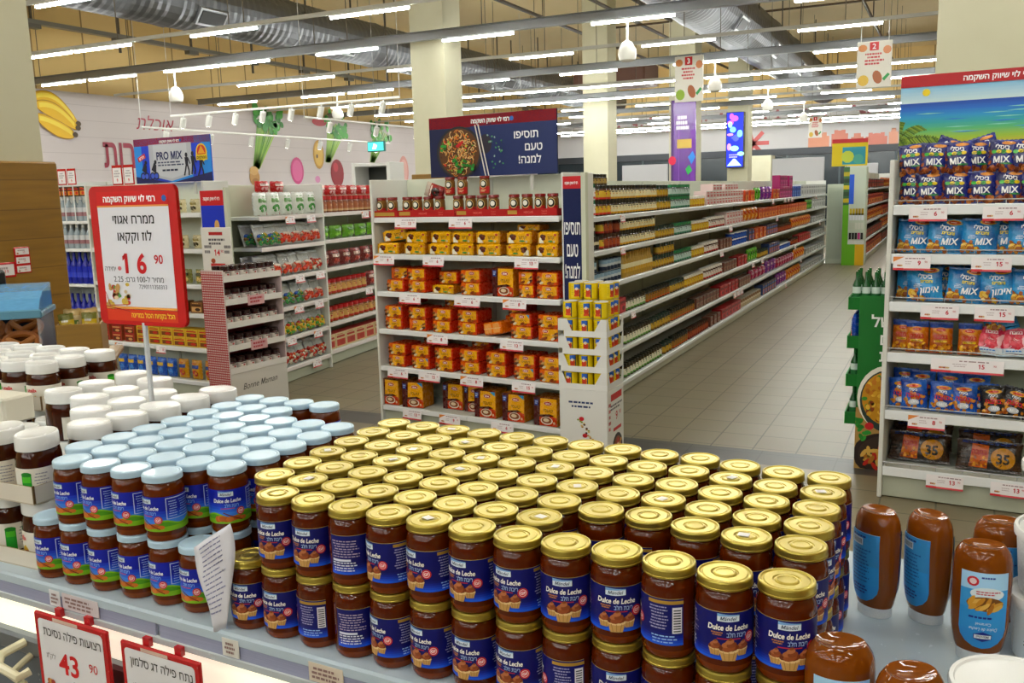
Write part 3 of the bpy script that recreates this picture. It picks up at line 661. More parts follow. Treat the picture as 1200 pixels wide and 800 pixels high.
def gold_label():
    A = Art(); w = .089; A.rect(-w, .020, w, .081, '080d66', 1, 30, 1)
    for k in range(5): A.rect(-w, .020, w, .036 - k * .0032, ['0b1674', '0e2290', '1132b0', '1446cc', '185ae0'][k], 2 + k, 30, 1)
    A.rect(-w, .0805, w, .0812, 'b89a4a', 3, 30, 1)
    brand_flag(A, -.001, .0735, 1, 8); A.text('Dulce de Leche', 0, .0615, .0068, 'fbf7ee', 9, w=.050, bold=.03, shear=.12)
    A.text('ריבת חלב', .009, .0525, .0058, 'a9c4ee', 9, w=.024, bold=.015); A.shadow_lines(-.022, .0505, -.005, .056, 2, 'c07a3a', 9, .6, 2); A.rect(-.014, .0465, .014, .0479, 'c02a3a', 9, 6, 1)
    muffin(A, -.0165, .031, 1, 9); muffin(A, .0165, .031, 1, 9); muffin(A, 0, .0275, 1.45, 16); seal(A, .0275, .047, .0072, 9)
    A.rect(.044, .074, w, .0785, 'b48a34', 8, 10, 1); A.shadow_lines(.045, .040, .071, .072, 8, 'a9a6cf', 8, .4, 5); A.shadow_lines(.045, .022, .085, .034, 3, '9fc4f4', 8, .4, 6)
    A.rect(.075, .036, .087, .070, 'e8e6ee', 8, 4, 1)
    for k in range(9): A.rect(.0765, .038 + k * .0034, .0855, .0395 + k * .0034, '20222c', 9)
    A.shadow_lines(-.086, .046, -.04, .074, 7, 'b7a8c4', 8, .4, 7); A.shadow_lines(-.086, .024, -.045, .04, 4, 'e4e8f6', 8, .45, 9); A.rect(-.085, .0405, -.055, .044, 'dfe4f4', 9, 6, 1)
    return A
def blue_label():
    A = Art(); w = .094; A.rect(-w, .020, w, .081, '0e1ea4', 1, 30, 1)
    for k in range(4): A.rect(-w, .020, w, .056 - k * .005, ['1838c4', '1e4ed0', '2766dc', '3a80e4'][k], 2 + k, 30, 1)
    pts = [(-w + 2 * w * i / 30, .036 + .004 * math.sin(i * .7)) for i in range(31)]
    for i in range(30): A.poly([(pts[i][0], .020), (pts[i + 1][0], .020), pts[i + 1], pts[i]], '7fb81c', 7); A.poly([(pts[i][0], .0285), (pts[i + 1][0], .0285), (pts[i + 1][0], pts[i + 1][1] - .003), (pts[i][0], pts[i][1] - .003)], '4f9a1a', 8)
    for k in range(12): A.ell(-.018 + .004 * k, .0285 + .001 * math.sin(k), .006, .006 - k * .0002, ['b8581c', 'cc7026'][k % 2], 9 + k % 3, 8)
    A.line([(-.008, .040), (.024, .024)], .0018, '6e2c10', 13)
    brand_flag(A, -.002, .0735, 1, 9); A.text('Dulce de Leche', 0, .0615, .0066, 'f7f9ff', 9, w=.048, bold=.03, shear=.12); A.text('ריבת חלב', .007, .0525, .0058, '8fc0ff', 9, w=.024, bold=.015); A.rect(-.012, .0465, .012, .0478, 'd84a5a', 9, 6, 1)
    seal(A, .022, .0405, .0072, 14)
    for a, b2, c, d in ((.036, .041, .0372, .078), (.036, .077, .084, .0785), (.036, .041, .084, .0418)): A.rect(a, b2, c, d, 'cfdcf8', 9, 10, 1)
    A.shadow_lines(.04, .044, .056, .074, 7, 'a9c2f6', 9, .35, 3); A.shadow_lines(.058, .044, .082, .074, 7, '8fb0f2', 9, .35, 4); A.shadow_lines(-.088, .042, -.035, .076, 8, '5f8cea', 9, .3, 8)
    return A
def label_mesh(A): m = MB(); m.art(A, cyl(RJ + .0003), 'print', step=.00007, fine=.005); return m.mesh('label')
GB, BB = jar_body('521900', '722c02'), jar_body('5a2000', '783202')
GL, GM, BL, BM = jar_lid('gold'), label_mesh(gold_label()), jar_lid('blue'), label_mesh(blue_label())
st = MB(); st.box(-.011, .004, -.006, .006, .1172, .1175, 'paper', 'e8e4de'); STK = st.mesh('sticker')
GOLD = Proto('caramel_jar', GB, [('lid', GL), ('label', GM)], 'jar'); GOLDS = Proto('caramel_jar', GB, [('lid', GL, 'sticker', STK), ('label', GM)], 'jar')
BLUE = Proto('caramel_jar', BB, [('lid', BL), ('label', BM)], 'jar')
gx = [-1.015 + .0717 * i for i in range(13)]
gold = []                                           # (column, row, x, y)
for i, x in enumerate(gx):
    if i < 8: ys = [1.066 + .0737 * j - .0028 * (i - 3) for j in range(7)]; gaps = ()
    else: ys = [[1.054, 1.055, 1.046, 1.038, 1.044][i - 8]] + [[1.19, 1.192, 1.176, 1.165, 1.16][i - 8] + .0745 * j for j in range(5)]; gaps = ()
    for j, y in enumerate(ys): gold.append((i, j, x + R.uniform(-.0004, .0004), y + R.uniform(-.0004, .0004), True))
    for y in gaps: gold.append((i, 9, x, y, False))
FRONT_TURN = {1: .15, 2: .1, 3: 2.1, 4: -.55, 5: -.45, 6: -.15, 7: -.2, 8: .25, 9: .3, 10: -1.75, 11: .38, 12: .3}
LOW_TURN = {0: .2, 1: .0, 2: -1.6, 3: 2.2, 4: -.5, 5: -.3, 6: -.1, 7: -.2, 8: -1.5, 9: .3, 10: .1, 11: .2, 12: .2}
for i, j, x, y, up in gold:
    if up and not (i == 0 and j == 0):
        rz = (FRONT_TURN[i] if j == 0 else (R.uniform(.2, .8) if i == 12 else R.uniform(-3, 3))) - .0
        rown = 'front row' if j == 0 else nth(j) + ' row back'
        (GOLDS if R.random() < .22 else GOLD).put((x, y, ZS + HJ), rz, f'gold-lidded caramel jar, upper layer, {rown}, {nth(i)} from left', 'upper layer of gold-lidded caramel jars')
    rown = 'front row' if j == 0 else ('row behind the front' if j == 9 else nth(j) + ' row back')
    lab = 'gold-lidded caramel jar with its lid bare, lower layer, beside the receipt' if (i == 0 and j == 0) else f'gold-lidded caramel jar, lower layer, {rown}, {nth(i)} from left'
    GOLD.put((x, y, ZS), LOW_TURN[i] if j == 0 else (R.uniform(.2, .8) if i == 12 else R.uniform(-3, 3)), lab, 'lower layer of gold-lidded caramel jars')
bx = [-1.478 + .0727 * i for i in range(6)]
rows = [(1.086, [-1.436, -1.363, -1.286, -1.212]), (1.159, [x - .018 for x in bx]), (1.2315, [x - .004 for x in bx]), (1.304, bx), (1.3765, [x + .004 for x in bx]), (1.449, [x + .006 for x in bx]), (1.5215, [x + .006 for x in bx[:3]]), (1.6, [x + .004 for x in bx[:4]])]
for j, (y, xs) in enumerate(rows):
    for i, x in enumerate(xs):
        rn = 'front row' if j == 0 else nth(j) + ' row back'; p = (x + R.uniform(-.0004, .0004), y + R.uniform(-.0005, .0005))
        rz = R.uniform(-.25, .1) if j == 0 else (.75 if (j == 1 and i == 5) else R.uniform(-.3, .5))
        BLUE.put((*p, ZS + HJ), rz - .1, f'caramel jar with pale blue lid, upper layer, {rn}, {nth(i)} from left', 'upper layer of blue-lidded caramel jars')
        BLUE.put((*p, ZS), R.uniform(-.3, .0), f'caramel jar with pale blue lid, lower layer, {rn}, {nth(i)} from left', 'lower layer of blue-lidded caramel jars')
for x, l in ((-1.509, 'caramel jar with its blue lid bare, lower layer, against the cardboard trays'), (-1.139, 'caramel jar with its blue lid bare, lower layer, behind the receipt')): BLUE.put((x, 1.086, ZS), -.1, l, 'lower layer of blue-lidded caramel jars')

# ---------------------------------------------------------------- hazelnut spread jars and their cardboard trays
SXN, SYN, HN = 1.0, .8, .123
m = MB(); m.lathe([(.040, 0), (.047, .002), (.0500, .010), (.0515, .030), (.0520, .060), (.0515, .076), (.0485, .088), (.046, .094), (.046, .1)], 'jar', '3b1505', 28, sx=SXN, sy=SYN, cols=['441a08'] * 2 + ['3a1404'] * 6)
NB = m.mesh('jar')
m = MB(); m.lathe([(.0455, .093), (.0490, .094), (.0492, .098), (.0488, .117), (.0475, .1212), (.045, .1228), (.042, .1222), (.0405, .1218), (.010, .1218)], 'gloss', 'e9eae8', 36, sx=SXN, sy=SYN); NL = m.mesh('lid')
A = Art(); w = .120; A.rect(-w, .006, w, .062, 'e2ddd0', 1, 34, 1)
A.text('n', -.0215, .048, .0105, '1a1512', 3, bold=.03); A.text('utella', .003, .048, .0105, 'c8141e', 3, w=.036, bold=.035)
A.poly([(.002, .014), (.022, .012), (.024, .026), (.014, .034), (.004, .028)], 'c8a018', 3); A.ell(.02, .018, .010, .007, '7a1420', 5, 10); A.ell(-.012, .02, .012, .008, '9a6a34', 4, 10); A.ell(-.02, .03, .006, .006, 'c08a48', 5, 8)
A.rect(.052, .006, .074, .052, '1f9a2a', 3, 5, 1); A.ell(.063, .05, .012, .005, '178020', 4, 10); A.rect(.054, .034, .072, .046, '4fc22a', 4, 4, 1); A.shadow_lines(.078, .016, .112, .054, 6, '8a8894', 3, .3, 2); A.shadow_lines(-.11, .012, -.05, .05, 7, 'b9a6a4', 3, .35, 3); A.rect(-.06, .052, -.05, .06, '2a4aa8', 4)
m = MB(); m.art(A, lambda a, b, d=0: ((.0524 + d) * SXN * math.cos(-PI / 2 + a / .047), (.0524 + d) * SYN * math.sin(-PI / 2 + a / .047), b), step=.0001, fine=.008); NA = m.mesh('label')
NUT = Proto('hazelnut_spread_jar', NB, [('lid', NL), ('label', NA)], 'jar')
def tray(x0, x1, y0, y1, z, h, label, red=False):
    o = empty('cardboard_tray', (x0, y0, z)); X, Y = x1 - x0, y1 - y0; c = 'd8d0c2'; t = .0025
    b = MB(); b.box(0, X, 0, Y, 0, t, 'board', 'b9ad98'); obj('base', b, o, False)
    for k, (a0, a1, b0, b1) in enumerate(((0, X, 0, t), (0, X, Y - t, Y), (0, t, t, Y - t), (X - t, X, t, Y - t))):
        b = MB(); b.box(a0, a1, b0, b1, t, h, 'board', c, cols={'t': 'a58f6c'})
        if k == 0 and red: A = Art(); A.text('nutella', X - .2, h * .55, .018, 'c8141e', 1, bold=.03); b.art(A, FRONT(0, 0, 0))
        if k == 0: b.box(X - .0018, X + .0006, -.0006, .004, t, h + .002, 'board', '6e5636')
        obj('side', b, o, False)
    return tag(o, label, 'tray', 'cardboard trays of hazelnut spread')
ZN2 = ZS + HN + .0035
tray(-1.905, -1.547, 1.075, 1.205, ZS, .034, 'white cardboard tray on the freezer shelf, at the very front left')
tray(-1.915, -1.557, 1.085, 1.215, ZN2, .036, 'white cardboard tray stacked on the front row of hazelnut spread')
tray(-2.835, -2.262, 1.632, 1.95, ZN2, .04, 'white cardboard tray of hazelnut spread furthest back', True)
tray(-2.835, -2.262, 1.632, 1.95, ZS, .04, 'lower white cardboard tray under the furthest hazelnut spread tray')
fl = [(-1.612, 1.135), (-1.725, 1.142), (-1.838, 1.14)]
for i, (x, y) in enumerate(fl):
    NUT.put((x, y + .01, ZN2 + .003), -.95, f'hazelnut spread jar in the upper front tray, {nth(i)} from right', 'hazelnut spread in the front trays')
    NUT.put((x + .01, y, ZS + .003), -.5, f'hazelnut spread jar in the lower front tray, {nth(i)} from right', 'hazelnut spread in the front trays')
loose = [(-1.600, 1.258), (-1.588, 1.343), (-1.582, 1.43), (-1.580, 1.518), (-1.578, 1.606), (-1.712, 1.262), (-1.706, 1.35), (-1.70, 1.442), (-1.70, 1.535), (-1.825, 1.35), (-1.82, 1.44), (-1.82, 1.53), (-1.83, 1.645), (-1.95, 1.47), (-1.948, 1.565), (-1.962, 1.69)]
for k, (x, y) in enumerate(loose):
    col = min(3, int(round((-1.585 - x) / .12))); row = sum(1 for a, b2 in loose[:k] if abs(a - x) < .05)
    w = f'{nth(col)} column from the blue lids, {nth(row)} from the front'
    if (col, row) not in ((1, 0), (2, 0)): NUT.put((x, y, ZN2), R.uniform(-1.2, -.3), f'loose hazelnut spread jar, upper layer, {w}', 'loose hazelnut spread jars', scale=(1, 1, 1)) if False else NUT.put((x, y, ZS + HN), [0, PI, .06, -.05][k % 4] + .0, f'loose hazelnut spread jar, upper layer, {w}', 'loose hazelnut spread jars')
    NUT.put((x, y, ZS), [0, PI, .05, -.05][k % 4], f'loose hazelnut spread jar, lower layer, {w}', 'loose hazelnut spread jars')
for k, (x, y) in enumerate(((-2.07, 1.40), (-2.07, 1.49), (-2.07, 1.58), (-2.18, 1.42), (-2.18, 1.51), (-2.18, 1.60), (-2.29, 1.46), (-2.29, 1.55))): NUT.put((x, y, ZS), 0, f'hazelnut spread jar low down before the far tray, {nth(k % 3)} from the front, column {["one", "two", "three"][k // 3]}', 'loose hazelnut spread jars')
for r_, (y, xs) in enumerate(((1.692, [-2.325, -2.432, -2.54, -2.648, -2.755]), (1.789, [-2.33, -2.44, -2.55, -2.66, -2.765]), (1.89, [-2.325, -2.435, -2.545, -2.655, -2.765]))):
    for i, x in enumerate(xs):
        NUT.put((x, y, ZN2 + .003), R.uniform(-.04, .04) , f'hazelnut spread jar in the furthest tray, {nth(r_)} row, {nth(i)} from right', 'hazelnut spread in the furthest tray')
        NUT.put((x, y, ZS + .003), 0, f'hazelnut spread jar in the lower furthest tray, {nth(r_)} row, {nth(i)} from right', 'hazelnut spread in the furthest tray')
m = MB(); m.box(-.17, 0, 0, .09, 0, .072, 'board', 'd6d0c0', .006); A = Art(); A.ell(-.07, .04, .03, .014, 'f2efe6', 1, 16); m.art(A, FRONT(0, 0, 0))
o = obj('spread_carton', m); o.location = (-2.215, 1.49, ZS + HN); tag(o, 'small beige carton lying on low hazelnut spread jars at the left edge', 'carton')

# ---------------------------------------------------------------- the receipt between the jars
m = MB(); q = random.Random(3)
RC = {k: on_y(px, py, 1.032) for k, (px, py) in dict(tl=(226, 642), tr=(270, 613), bl=(249, 736), br=(264, 738), mr=(281, 660)).items()}
def rec(u, v, d=0):
    s_, t = u / .052 + .5, v / .17; lf = RC['bl'].lerp(RC['tl'], t); r2 = RC['br'] * (1 - t) ** 2 + RC['mr'] * (2 * t * (1 - t)) + RC['tr'] * t * t
    return lf.lerp(r2, s_) + Vector((0, -.008 * math.sin(PI * s_) * (1 - t * .5) + .003 * math.sin(9 * s_ + 7 * t) - d, 0))
m.sheet(rec, -.026, .026, 0, .17, 8, 14, 'paper', 'dcdbe4'); A = Art()
for k in range(15): A.shadow_lines(-.02, .028 + k * .0092, .018, .034 + k * .0092, 1, '8f90b4', 1, .4, k)
m.art(A, rec, 'paper', step=.0006)
o = obj('receipt', m); sm = o.modifiers.new('thickness', 'SOLIDIFY'); sm.thickness = .0004
tag(o, 'crumpled white till receipt standing between the blue and gold lidded jars', 'receipt')

# ---------------------------------------------------------------- tall price sign on a pole among the jars
YS = 1.462
def sp(px, py): p = on_y(px, py, YS); return p.x, p.z
x0, z1 = sp(104, 219); x1, z0 = sp(213, 379); w, h = .268, .314; x0 = sp(109, 300)[0]; z0 = z1 - h
sign = empty('price_stand', (-1.641, YS, ZS)); cz = z0 - ZS
b = MB(); A = Art(); A.rrect(-w / 2, cz, w / 2, cz + h, .016, 'c21414', 1); b.art(A, FRONT(0, -.004, 0)); b.art(A, plane((0, .004, 0), (-1, 0, 0), (0, 0, 1), (0, 1, 0)))
b.box(-w / 2 + .002, w / 2 - .002, -.0038, .0038, cz + .012, cz + h - .012, 'gloss', 'b01212'); b.box(-w / 2 + .012, w / 2 - .012, -.0038, .0038, cz + .002, cz + h - .002, 'gloss', 'b01212'); obj('frame', b, sign, False)
b = MB(); A = Art(); k = w
A.rect(-k * .41, cz + h * .115, k * .41, cz + h * .855, 'e3e2ea', 2); A.rect(-k * .41, cz + h * .85, k * .41, cz + h * .862, 'eb9a4a', 3); A.rect(-k * .41, cz + h * .03, k * .41, cz + h * .125, 'd8381a', 2); A.rect(-k * .41, cz + h * .118, k * .41, cz + h * .135, 'f0a048', 3)
A.rect(-k * .41, cz + h * .86, k * .41, cz + h * .96, 'cf1414', 2)
A.text('רמי לוי שיווק השקמה', -.008, cz + h * .908, h * .042, 'ffffff', 4, w=k * .68, bold=.035); A.ell(k * .37, cz + h * .905, .007, .007, '2a62b8', 4, 10)
A.text('ממרח אגוזי', 0, cz + h * .765, h * .065, '16161c', 4, w=k * .62, bold=.012); A.text('לוז וקקאו', 0, cz + h * .645, h * .065, '16161c', 4, w=k * .5, bold=.012)
A.text('1 6', -k * .03, cz + h * .45, h * .135, 'c8101c', 4, w=k * .36, bold=.03, res=4); A.text('90', k * .25, cz + h * .48, h * .062, 'c8101c', 4, bold=.015)
A.text('יחידה', -k * .32, cz + h * .41, h * .036, '3a3a44', 4, w=k * .16); A.ell(-k * .21, cz + h * .412, .006, .005, 'd86a74', 4, 8)
A.text('מחיר ל-100 גרם: 2.25', .0, cz + h * .335, h * .04, '3a3a44', 4, w=k * .7); A.text('7290111350313', k * .16, cz + h * .283, h * .03, '6a6a74', 4, w=k * .42)
q = random.Random(12)
for i in range(26): A.ell(-k * .26 + q.uniform(-.034, .034), cz + h * .2 + q.uniform(-.02, .03), q.uniform(.004, .009), q.uniform(.004, .008), q.choice(['c89a5a', 'c83a34', 'd8b84a', '9a5a3a', 'e0c8a0', '5a9a4a']), 4 + i % 5, 8)
A.line([(-k * .4, cz + h * .135), (-k * .2, cz + h * .11), (-k * .12, cz + h * .1)], .002, 'b02a2a', 9); A.line([(-k * .40, cz + h * .24), (-k * .36, cz + h * .14), (-k * .14, cz + h * .15)], .002, 'b83a3a', 9)
A.text('הכל בקניות הכול במדינה', k * .13, cz + h * .075, h * .034, 'f8c83a', 4, w=k * .5, bold=.03)
b.art(A, FRONT(0, -.0045, 0), step=.0003); obj('insert', b, sign, False)
b = MB(); b.lathe([(.006, .0), (.006, cz + .004)], 'clearfilm', 'd8dade', 12); b.lathe([(.0075, .10), (.0075, .2)], 'gloss', 'c9ccd0', 12); b.lathe([(.006, .2), (.006, cz + .006)], 'gloss', 'd6d8da', 12);  obj('pole', b, sign)
tag(sign, 'large red framed price sign reading 16.90 on a grey pole among the jars', 'price sign')

# ---------------------------------------------------------------- squeeze bottles and white tubs at the right end of the shelf
def bot_r(z):
    P = [(.018, .031), (.024, .033), (.05, .0378), (.09, .0395), (.138, .0395), (.157, .038), (.169, .034), (.174, .029)]
    for (a, ra), (c, rc) in zip(P, P[1:]):
        if z <= c: return ra + (rc - ra) * max(0, (z - a)) / (c - a)
    return .03
m = MB(); zs = [.018, .024, .035, .05, .07, .09, .11, .135, .148, .158, .166, .172]
pr = [(bot_r(z), z) for z in zs] + [(.0280, .1755), (.0250, .1750), (.020, .1725), (.006, .1715)]
m.lathe(pr, 'jar', '7a3c06', 32, sy=.8); SB = m.mesh('bottle')
m = MB(); m.lathe([(.027, 0), (.0285, .001), (.0292, .016), (.030, .020)], 'frosted', 'eef0f0', 28, sy=.84); SCap = m.mesh('cap')
def bl(face):
    A = Art(); A.rrect(-.030, .027, .030, .142, .0295, '2f93dc', 1); A.rect(-.030, .09, .030, .143, '3f9fe0' if face else '3a8fcc', 2, 10, 4); A.rect(-.030, .057, .030, .092, '3197dc', 2, 10, 4); A.poly([(-.030, .143), (.030, .143), (.030, .1435), (-.030, .1435)], 'd0e8f8', 3)
    if face:
        A.rect(-.030, .118, .030, .1428, 'a8d4f2', 3, 10, 2); A.ell(-.016, .130, .0075, .0075, 'c8202c', 5, 12); A.ell(-.016, .130, .0045, .0045, 'e8c8c8', 6, 10); A.shadow_lines(-.006, .134, .018, .139, 1, '2a3a9a', 5, .5); A.ell(.003, .112, .022, .010, 'dce6ea', 4, 16); A.shadow_lines(-.012, .110, .02, .117, 2, 'c03a4a', 6, .5)
        q = random.Random(5); A.ell(.001, .097, .024, .011, '7a4a14', 5, 16)
        for i in range(14): A.ell(q.uniform(-.017, .018), .097 + q.uniform(-.008, .006), .009, .0032, q.choice(['c8861e', 'd89a2c', 'a8640f', 'e0ac48']), 6 + i, 8, rot=q.uniform(.2, 1.4))
        A.text('Dulce de Leche', 0, .058, .005, 'e8f4fc', 6, w=.036, shear=.2, rot=PI); A.text('Caramel', 0, .066, .0045, 'e8f4fc', 6, w=.02, rot=PI); A.shadow_lines(-.02, .073, .02, .079, 1, '1a2a8a', 6, .5)
        A.poly([(-.012, .043), (0, .0385), (.012, .043), (.012, .05), (0, .0545), (-.012, .05)], '1a2a8a', 6); A.rect(-.011, .0435, .011, .0495, 'e8eef6', 7); A.text('Mändel', 0, .0465, .004, '14234f', 8, w=.018, rot=PI)
    else:
        A.rect(-.02, .122, .005, .134, 'c8d4dc', 4, 6, 2)
        for k in range(9): A.rect(-.018 + k * .0024, .124, -.0168 + k * .0024, .132, '30343c', 5)
        A.shadow_lines(-.02, .134, .02, .139, 1, '1a2a7a', 4); A.shadow_lines(-.02, .06, .02, .118, 10, '1c4f9c', 4, .35, 3); A.shadow_lines(-.018, .04, .018, .056, 3, '1a2f8c', 4, .5, 6)
    return A
def bot_fn(s): return lambda a, b, d=0: (s * a, -s * (bot_r(b) * .8 * math.sqrt(max(0, 1 - (a / bot_r(b)) ** 2)) + .0012 + d), b)
m = MB(); m.art(bl(True), bot_fn(1), step=.0001, fine=.004); SF = m.mesh('front_label')
m = MB(); m.art(bl(False), bot_fn(-1), step=.0001, fine=.004); SK = m.mesh('back_label')
SQZ = Proto('squeeze_bottle', SB, [('cap', SCap), ('front_label', SF), ('back_label', SK)], 'bottle')
e1, e2 = on_z(985, 752, 1.1), on_z(1063, 786, 1.1)
for (x, y, rz, l) in ((-.082, 1.50, 2.35, 'tall caramel squeeze bottle showing its narrow side, nearest the gold-lidded jars'), (-.006, 1.508, 2.25, 'caramel squeeze bottle showing its narrow side, second from the gold-lidded jars'),
                      (.066, 1.405, .12, 'caramel squeeze bottle with churros on its blue front label'), (.094, 1.52, PI + .1, 'caramel squeeze bottle half hidden behind the churros bottle and tubs'),
                      (e1.x, e1.y, .2, 'caramel squeeze bottle in front of the last gold-lidded jar, cut by bottom edge'), (e2.x + .004, e2.y, .7, 'caramel squeeze bottle at the bottom edge beside the big white tub lid')):
    SQZ.put((x, y, ZS), rz, l, 'caramel squeeze bottles')
def tub(x, y, z, r, h, label, art=True, rz=0):
    o = empty('dessert_tub', (x, y, z), rz); b = MB(); b.lathe([(r * .84, 0), (r * .86, .002), (r * .95, h * .86), (r * .95, h * .9)], 'frosted', 'dfe6ea', 36); obj('tub', b, o)
    b = MB(); b.lathe([(r * .95, h * .86), (r, h * .87), (r * 1.01, h * .96), (r * .99, h), (r * .93, h), (r * .91, h * .965), (r * .88, h * .96), (.004, h * .96)], 'gloss', 'f0f1f0', 40); obj('lid', b, o)
    if art:
        b = MB(); A = Art(); q = r * .9; A.rect(-q * 1.2, h * .1, q * 1.2, h * .8, 'd9e4ea', 1, 24, 1); A.shadow_lines(-q * .9, h * .3, -q * .3, h * .76, 9, '5a626a', 2, .4, 3); A.ell(q * .35, h * .35, h * .14, h * .14, 'c8202c', 2, 14); A.ell(q * .35, h * .35, h * .09, h * .09, 'f0e4e4', 3, 12)
        A.rect(-q * .2, h * .1, q * .2, h * .3, '3a4450', 2, 6, 1); A.shadow_lines(q * .1, h * .55, q * .8, h * .76, 2, '2a4aa8', 2, .5); b.art(A, cyl(r * .945), step=.0002, fine=.008); obj('label', b, o)
    return tag(o, label, 'tub', 'white dessert tubs')
tx, ty = .176, 1.45; hT = .098
tub(tx, ty, ZS, .074, hT, 'white dessert tub at the bottom of the stack by the right edge'); tub(tx + .004, ty + .004, ZS + hT, .074, hT, 'white dessert tub in the middle of the stack by the right edge', rz=.5); tub(tx + .008, ty - .002, ZS + 2 * hT, .074, hT, 'white dessert tub topmost of the stack by the right edge', False)
tub(.100, 1.150, ZS, .076, .098, 'white dessert tub in front, only its big round lid showing', rz=.3)
# ================================================================ shelving
def gondola(F, W, levels, depth, top, label, bays=1, cols=('d9d9cf', 'cfd2c6', 'eceeee'), sides=(1, 1), guard=False, lip=.036, name='shelf_unit', group=None):
    o = empty(name, F.pt(0, 0, 0), F.a); tag(o, label, 'shelf unit', group); body, back, white = cols
    m = MB(); m.box(0, W, depth, depth + .03, .05, top, 'paint', back, .003)
    for i in range(1, bays): x = W * i / bays; m.box(x - .012, x + .012, depth - .006, depth, .1, top - .01, 'paint', 'b9bcb0')
    obj('back_panel', m, o, False)
    for k, x in ((0, -.022), (1, W)):
        if sides[k]: m = MB(); m.box(x, x + .022, -.004 if sides[k] > 1 else .03, depth + .03, 0, top, 'paint', 'dcdcd6', .004); obj('side_panel', m, o, False)
    m = MB(); m.box(0, W, .02, depth, 0.005, levels[0] - .02, 'paint', 'b4b8a6', .003); m.box(0, W, .035, depth, 0, .03, 'paint', '2c2c2a'); obj('base', m, o, False)
    for z in levels:
        for i in range(bays):
            x0, x1 = W * i / bays + .001, W * (i + 1) / bays - .001
            m = MB(); m.box(x0, x1, .008, depth, z - .012, z + .018, 'paint', body, .003); s = obj('shelf', m, o, False)
            m = MB(); m.box(x0, x1, -.002, .008, z - lip / 2, z + lip / 2, 'gloss', white, .003); obj('price_rail', m, s, False)
            if guard: m = MB(); m.tube([(x0, .012, z + .045), (x1, .012, z + .045)], .003, 'steel', 'b8babc', 6); [m.tube([(x0 + q * .12 + .01, .012, z + .01), (x0 + q * .12 + .01, .012, z + .045)], .002, 'steel', 'b8babc', 5) for q in range(int((x1 - x0) / .12) + 1)]; obj('wire_guard', m, s)
    return o
def tag_mesh(w, h, kind):
    m = MB(); m.box(-w / 2, w / 2, -.0012, 0, -h, 0, 'paper', 'efe9ec'); A = Art(); A.rect(-w / 2, -h, w / 2, -h * .86, 'd44a54', 1); A.rect(-w / 2, -h, -w * .22, -h * .84, 'c8202c', 2)
    A.shadow_lines(-w * .2, -h * .22, w * .45, -h * .06, 1, '9a8088', 1, .5, kind); A.shadow_lines(-w * .2, -h * .6, w * .02, -h * .3, 2, 'b09aa0', 1, .3, kind + 3); A.text(['6', '8', '15', '9', '13'][kind % 5], w * .2, -h * .46, h * .3, 'c01a34', 2, bold=.03); A.text('90', w * .38, -h * .38, h * .14, 'c01a34', 2)
    for q in range(4): A.ell(-w * .36 + q * w * .03, -h * .66, w * .035, h * .07, ['b8503a', 'c89048', '9a3a34', 'd0a870'][q], 2 + q, 6)
    if kind % 2: A.poly([(-w / 2, -h * .02), (-w * .2, -h * .02), (-w / 2, -h * .4)], 'e0863a', 2)
    m.art(A, FRONT(0, -.0012, 0), step=.0004); return m.mesh('price_tag', False)
TAGS = {}
def price_tag(F, px0, px1, z, label, group, wide=1.0, y=-.005, kind=None, x=None, w=None):
    if x is None: x0, x1 = F.hit(px0, 400, y)[0], F.hit(px1, 400, y)[0]; x, w = (x0 + x1) / 2, round(x1 - x0, 2)
    k = R.randrange(5) if kind is None else kind; key = (w, k)
    if key not in TAGS: TAGS[key] = Proto('price_tag', tag_mesh(w, min(w * .5, .068), k), (), 'price tag')
    TAGS[key].put(F.pt(x, y, z), 0, label, group, rot=(-.12, 0, F.a))

# ---- generic goods
def pillow(w, h, t, seed=0, s=1):
    def f(u, v, d=0):
        a, b = max(-1, min(1, 2 * u / w)), max(-1, min(1, 2 * v / h - 1)); g = max(0, 1 - abs(a) ** 2.6) ** .62 * max(0, 1 - abs(b) ** 2.8) ** .6
        wr = .05 * t * (math.sin(9 * a + seed + 3 * b) + .7 * math.sin(14 * b + seed * 2 + 5 * a)) * (.35 + abs(b)) * min(1, g * 3)
        return (u * (1 - .05 * (1 - b * b)), -s * (t / 2 * g + wr + d), v + .008 * h * math.sin(5 * a + seed) * (abs(b) ** 6))
    return f
def bag_mesh(w, h, t, colf, back, art=None, seed=0, crimp=.012, res=(12, 14), step=.0007):
    m = MB(); fn = pillow(w, h, t, seed)
    m.sheet(fn, -w / 2, w / 2, crimp, h - crimp, *res, 'film', colf); m.sheet(pillow(w, h, t, seed + 1, -1), -w / 2, w / 2, crimp, h - crimp, res[0], res[1] // 2, 'film', back, flip=True)
    for z0, z1, v in ((h - crimp, h, h - crimp), (0, crimp, crimp)):
        for i in range(res[0]):
            u0, u1 = -w / 2 + w * i / res[0], -w / 2 + w * (i + 1) / res[0]; p, q = fn(u0, v), fn(u1, v); zz = .003 * (i % 2)
            m.quad([(p[0], p[1] * .3, z0 + (p[2] - v)), (q[0], q[1] * .3, z0 + (q[2] - v)), (q[0], q[1] * .3, z1 + (q[2] - v) - zz), (p[0], p[1] * .3, z1 + (p[2] - v) - .003 + zz)], 'film', colf((u0 + u1) / 2, v) if callable(colf) else colf)
    if art: m.art(art, fn, 'film', step=step, fine=w / 12, fy=1)
    return m.mesh('bag', sharp=70)
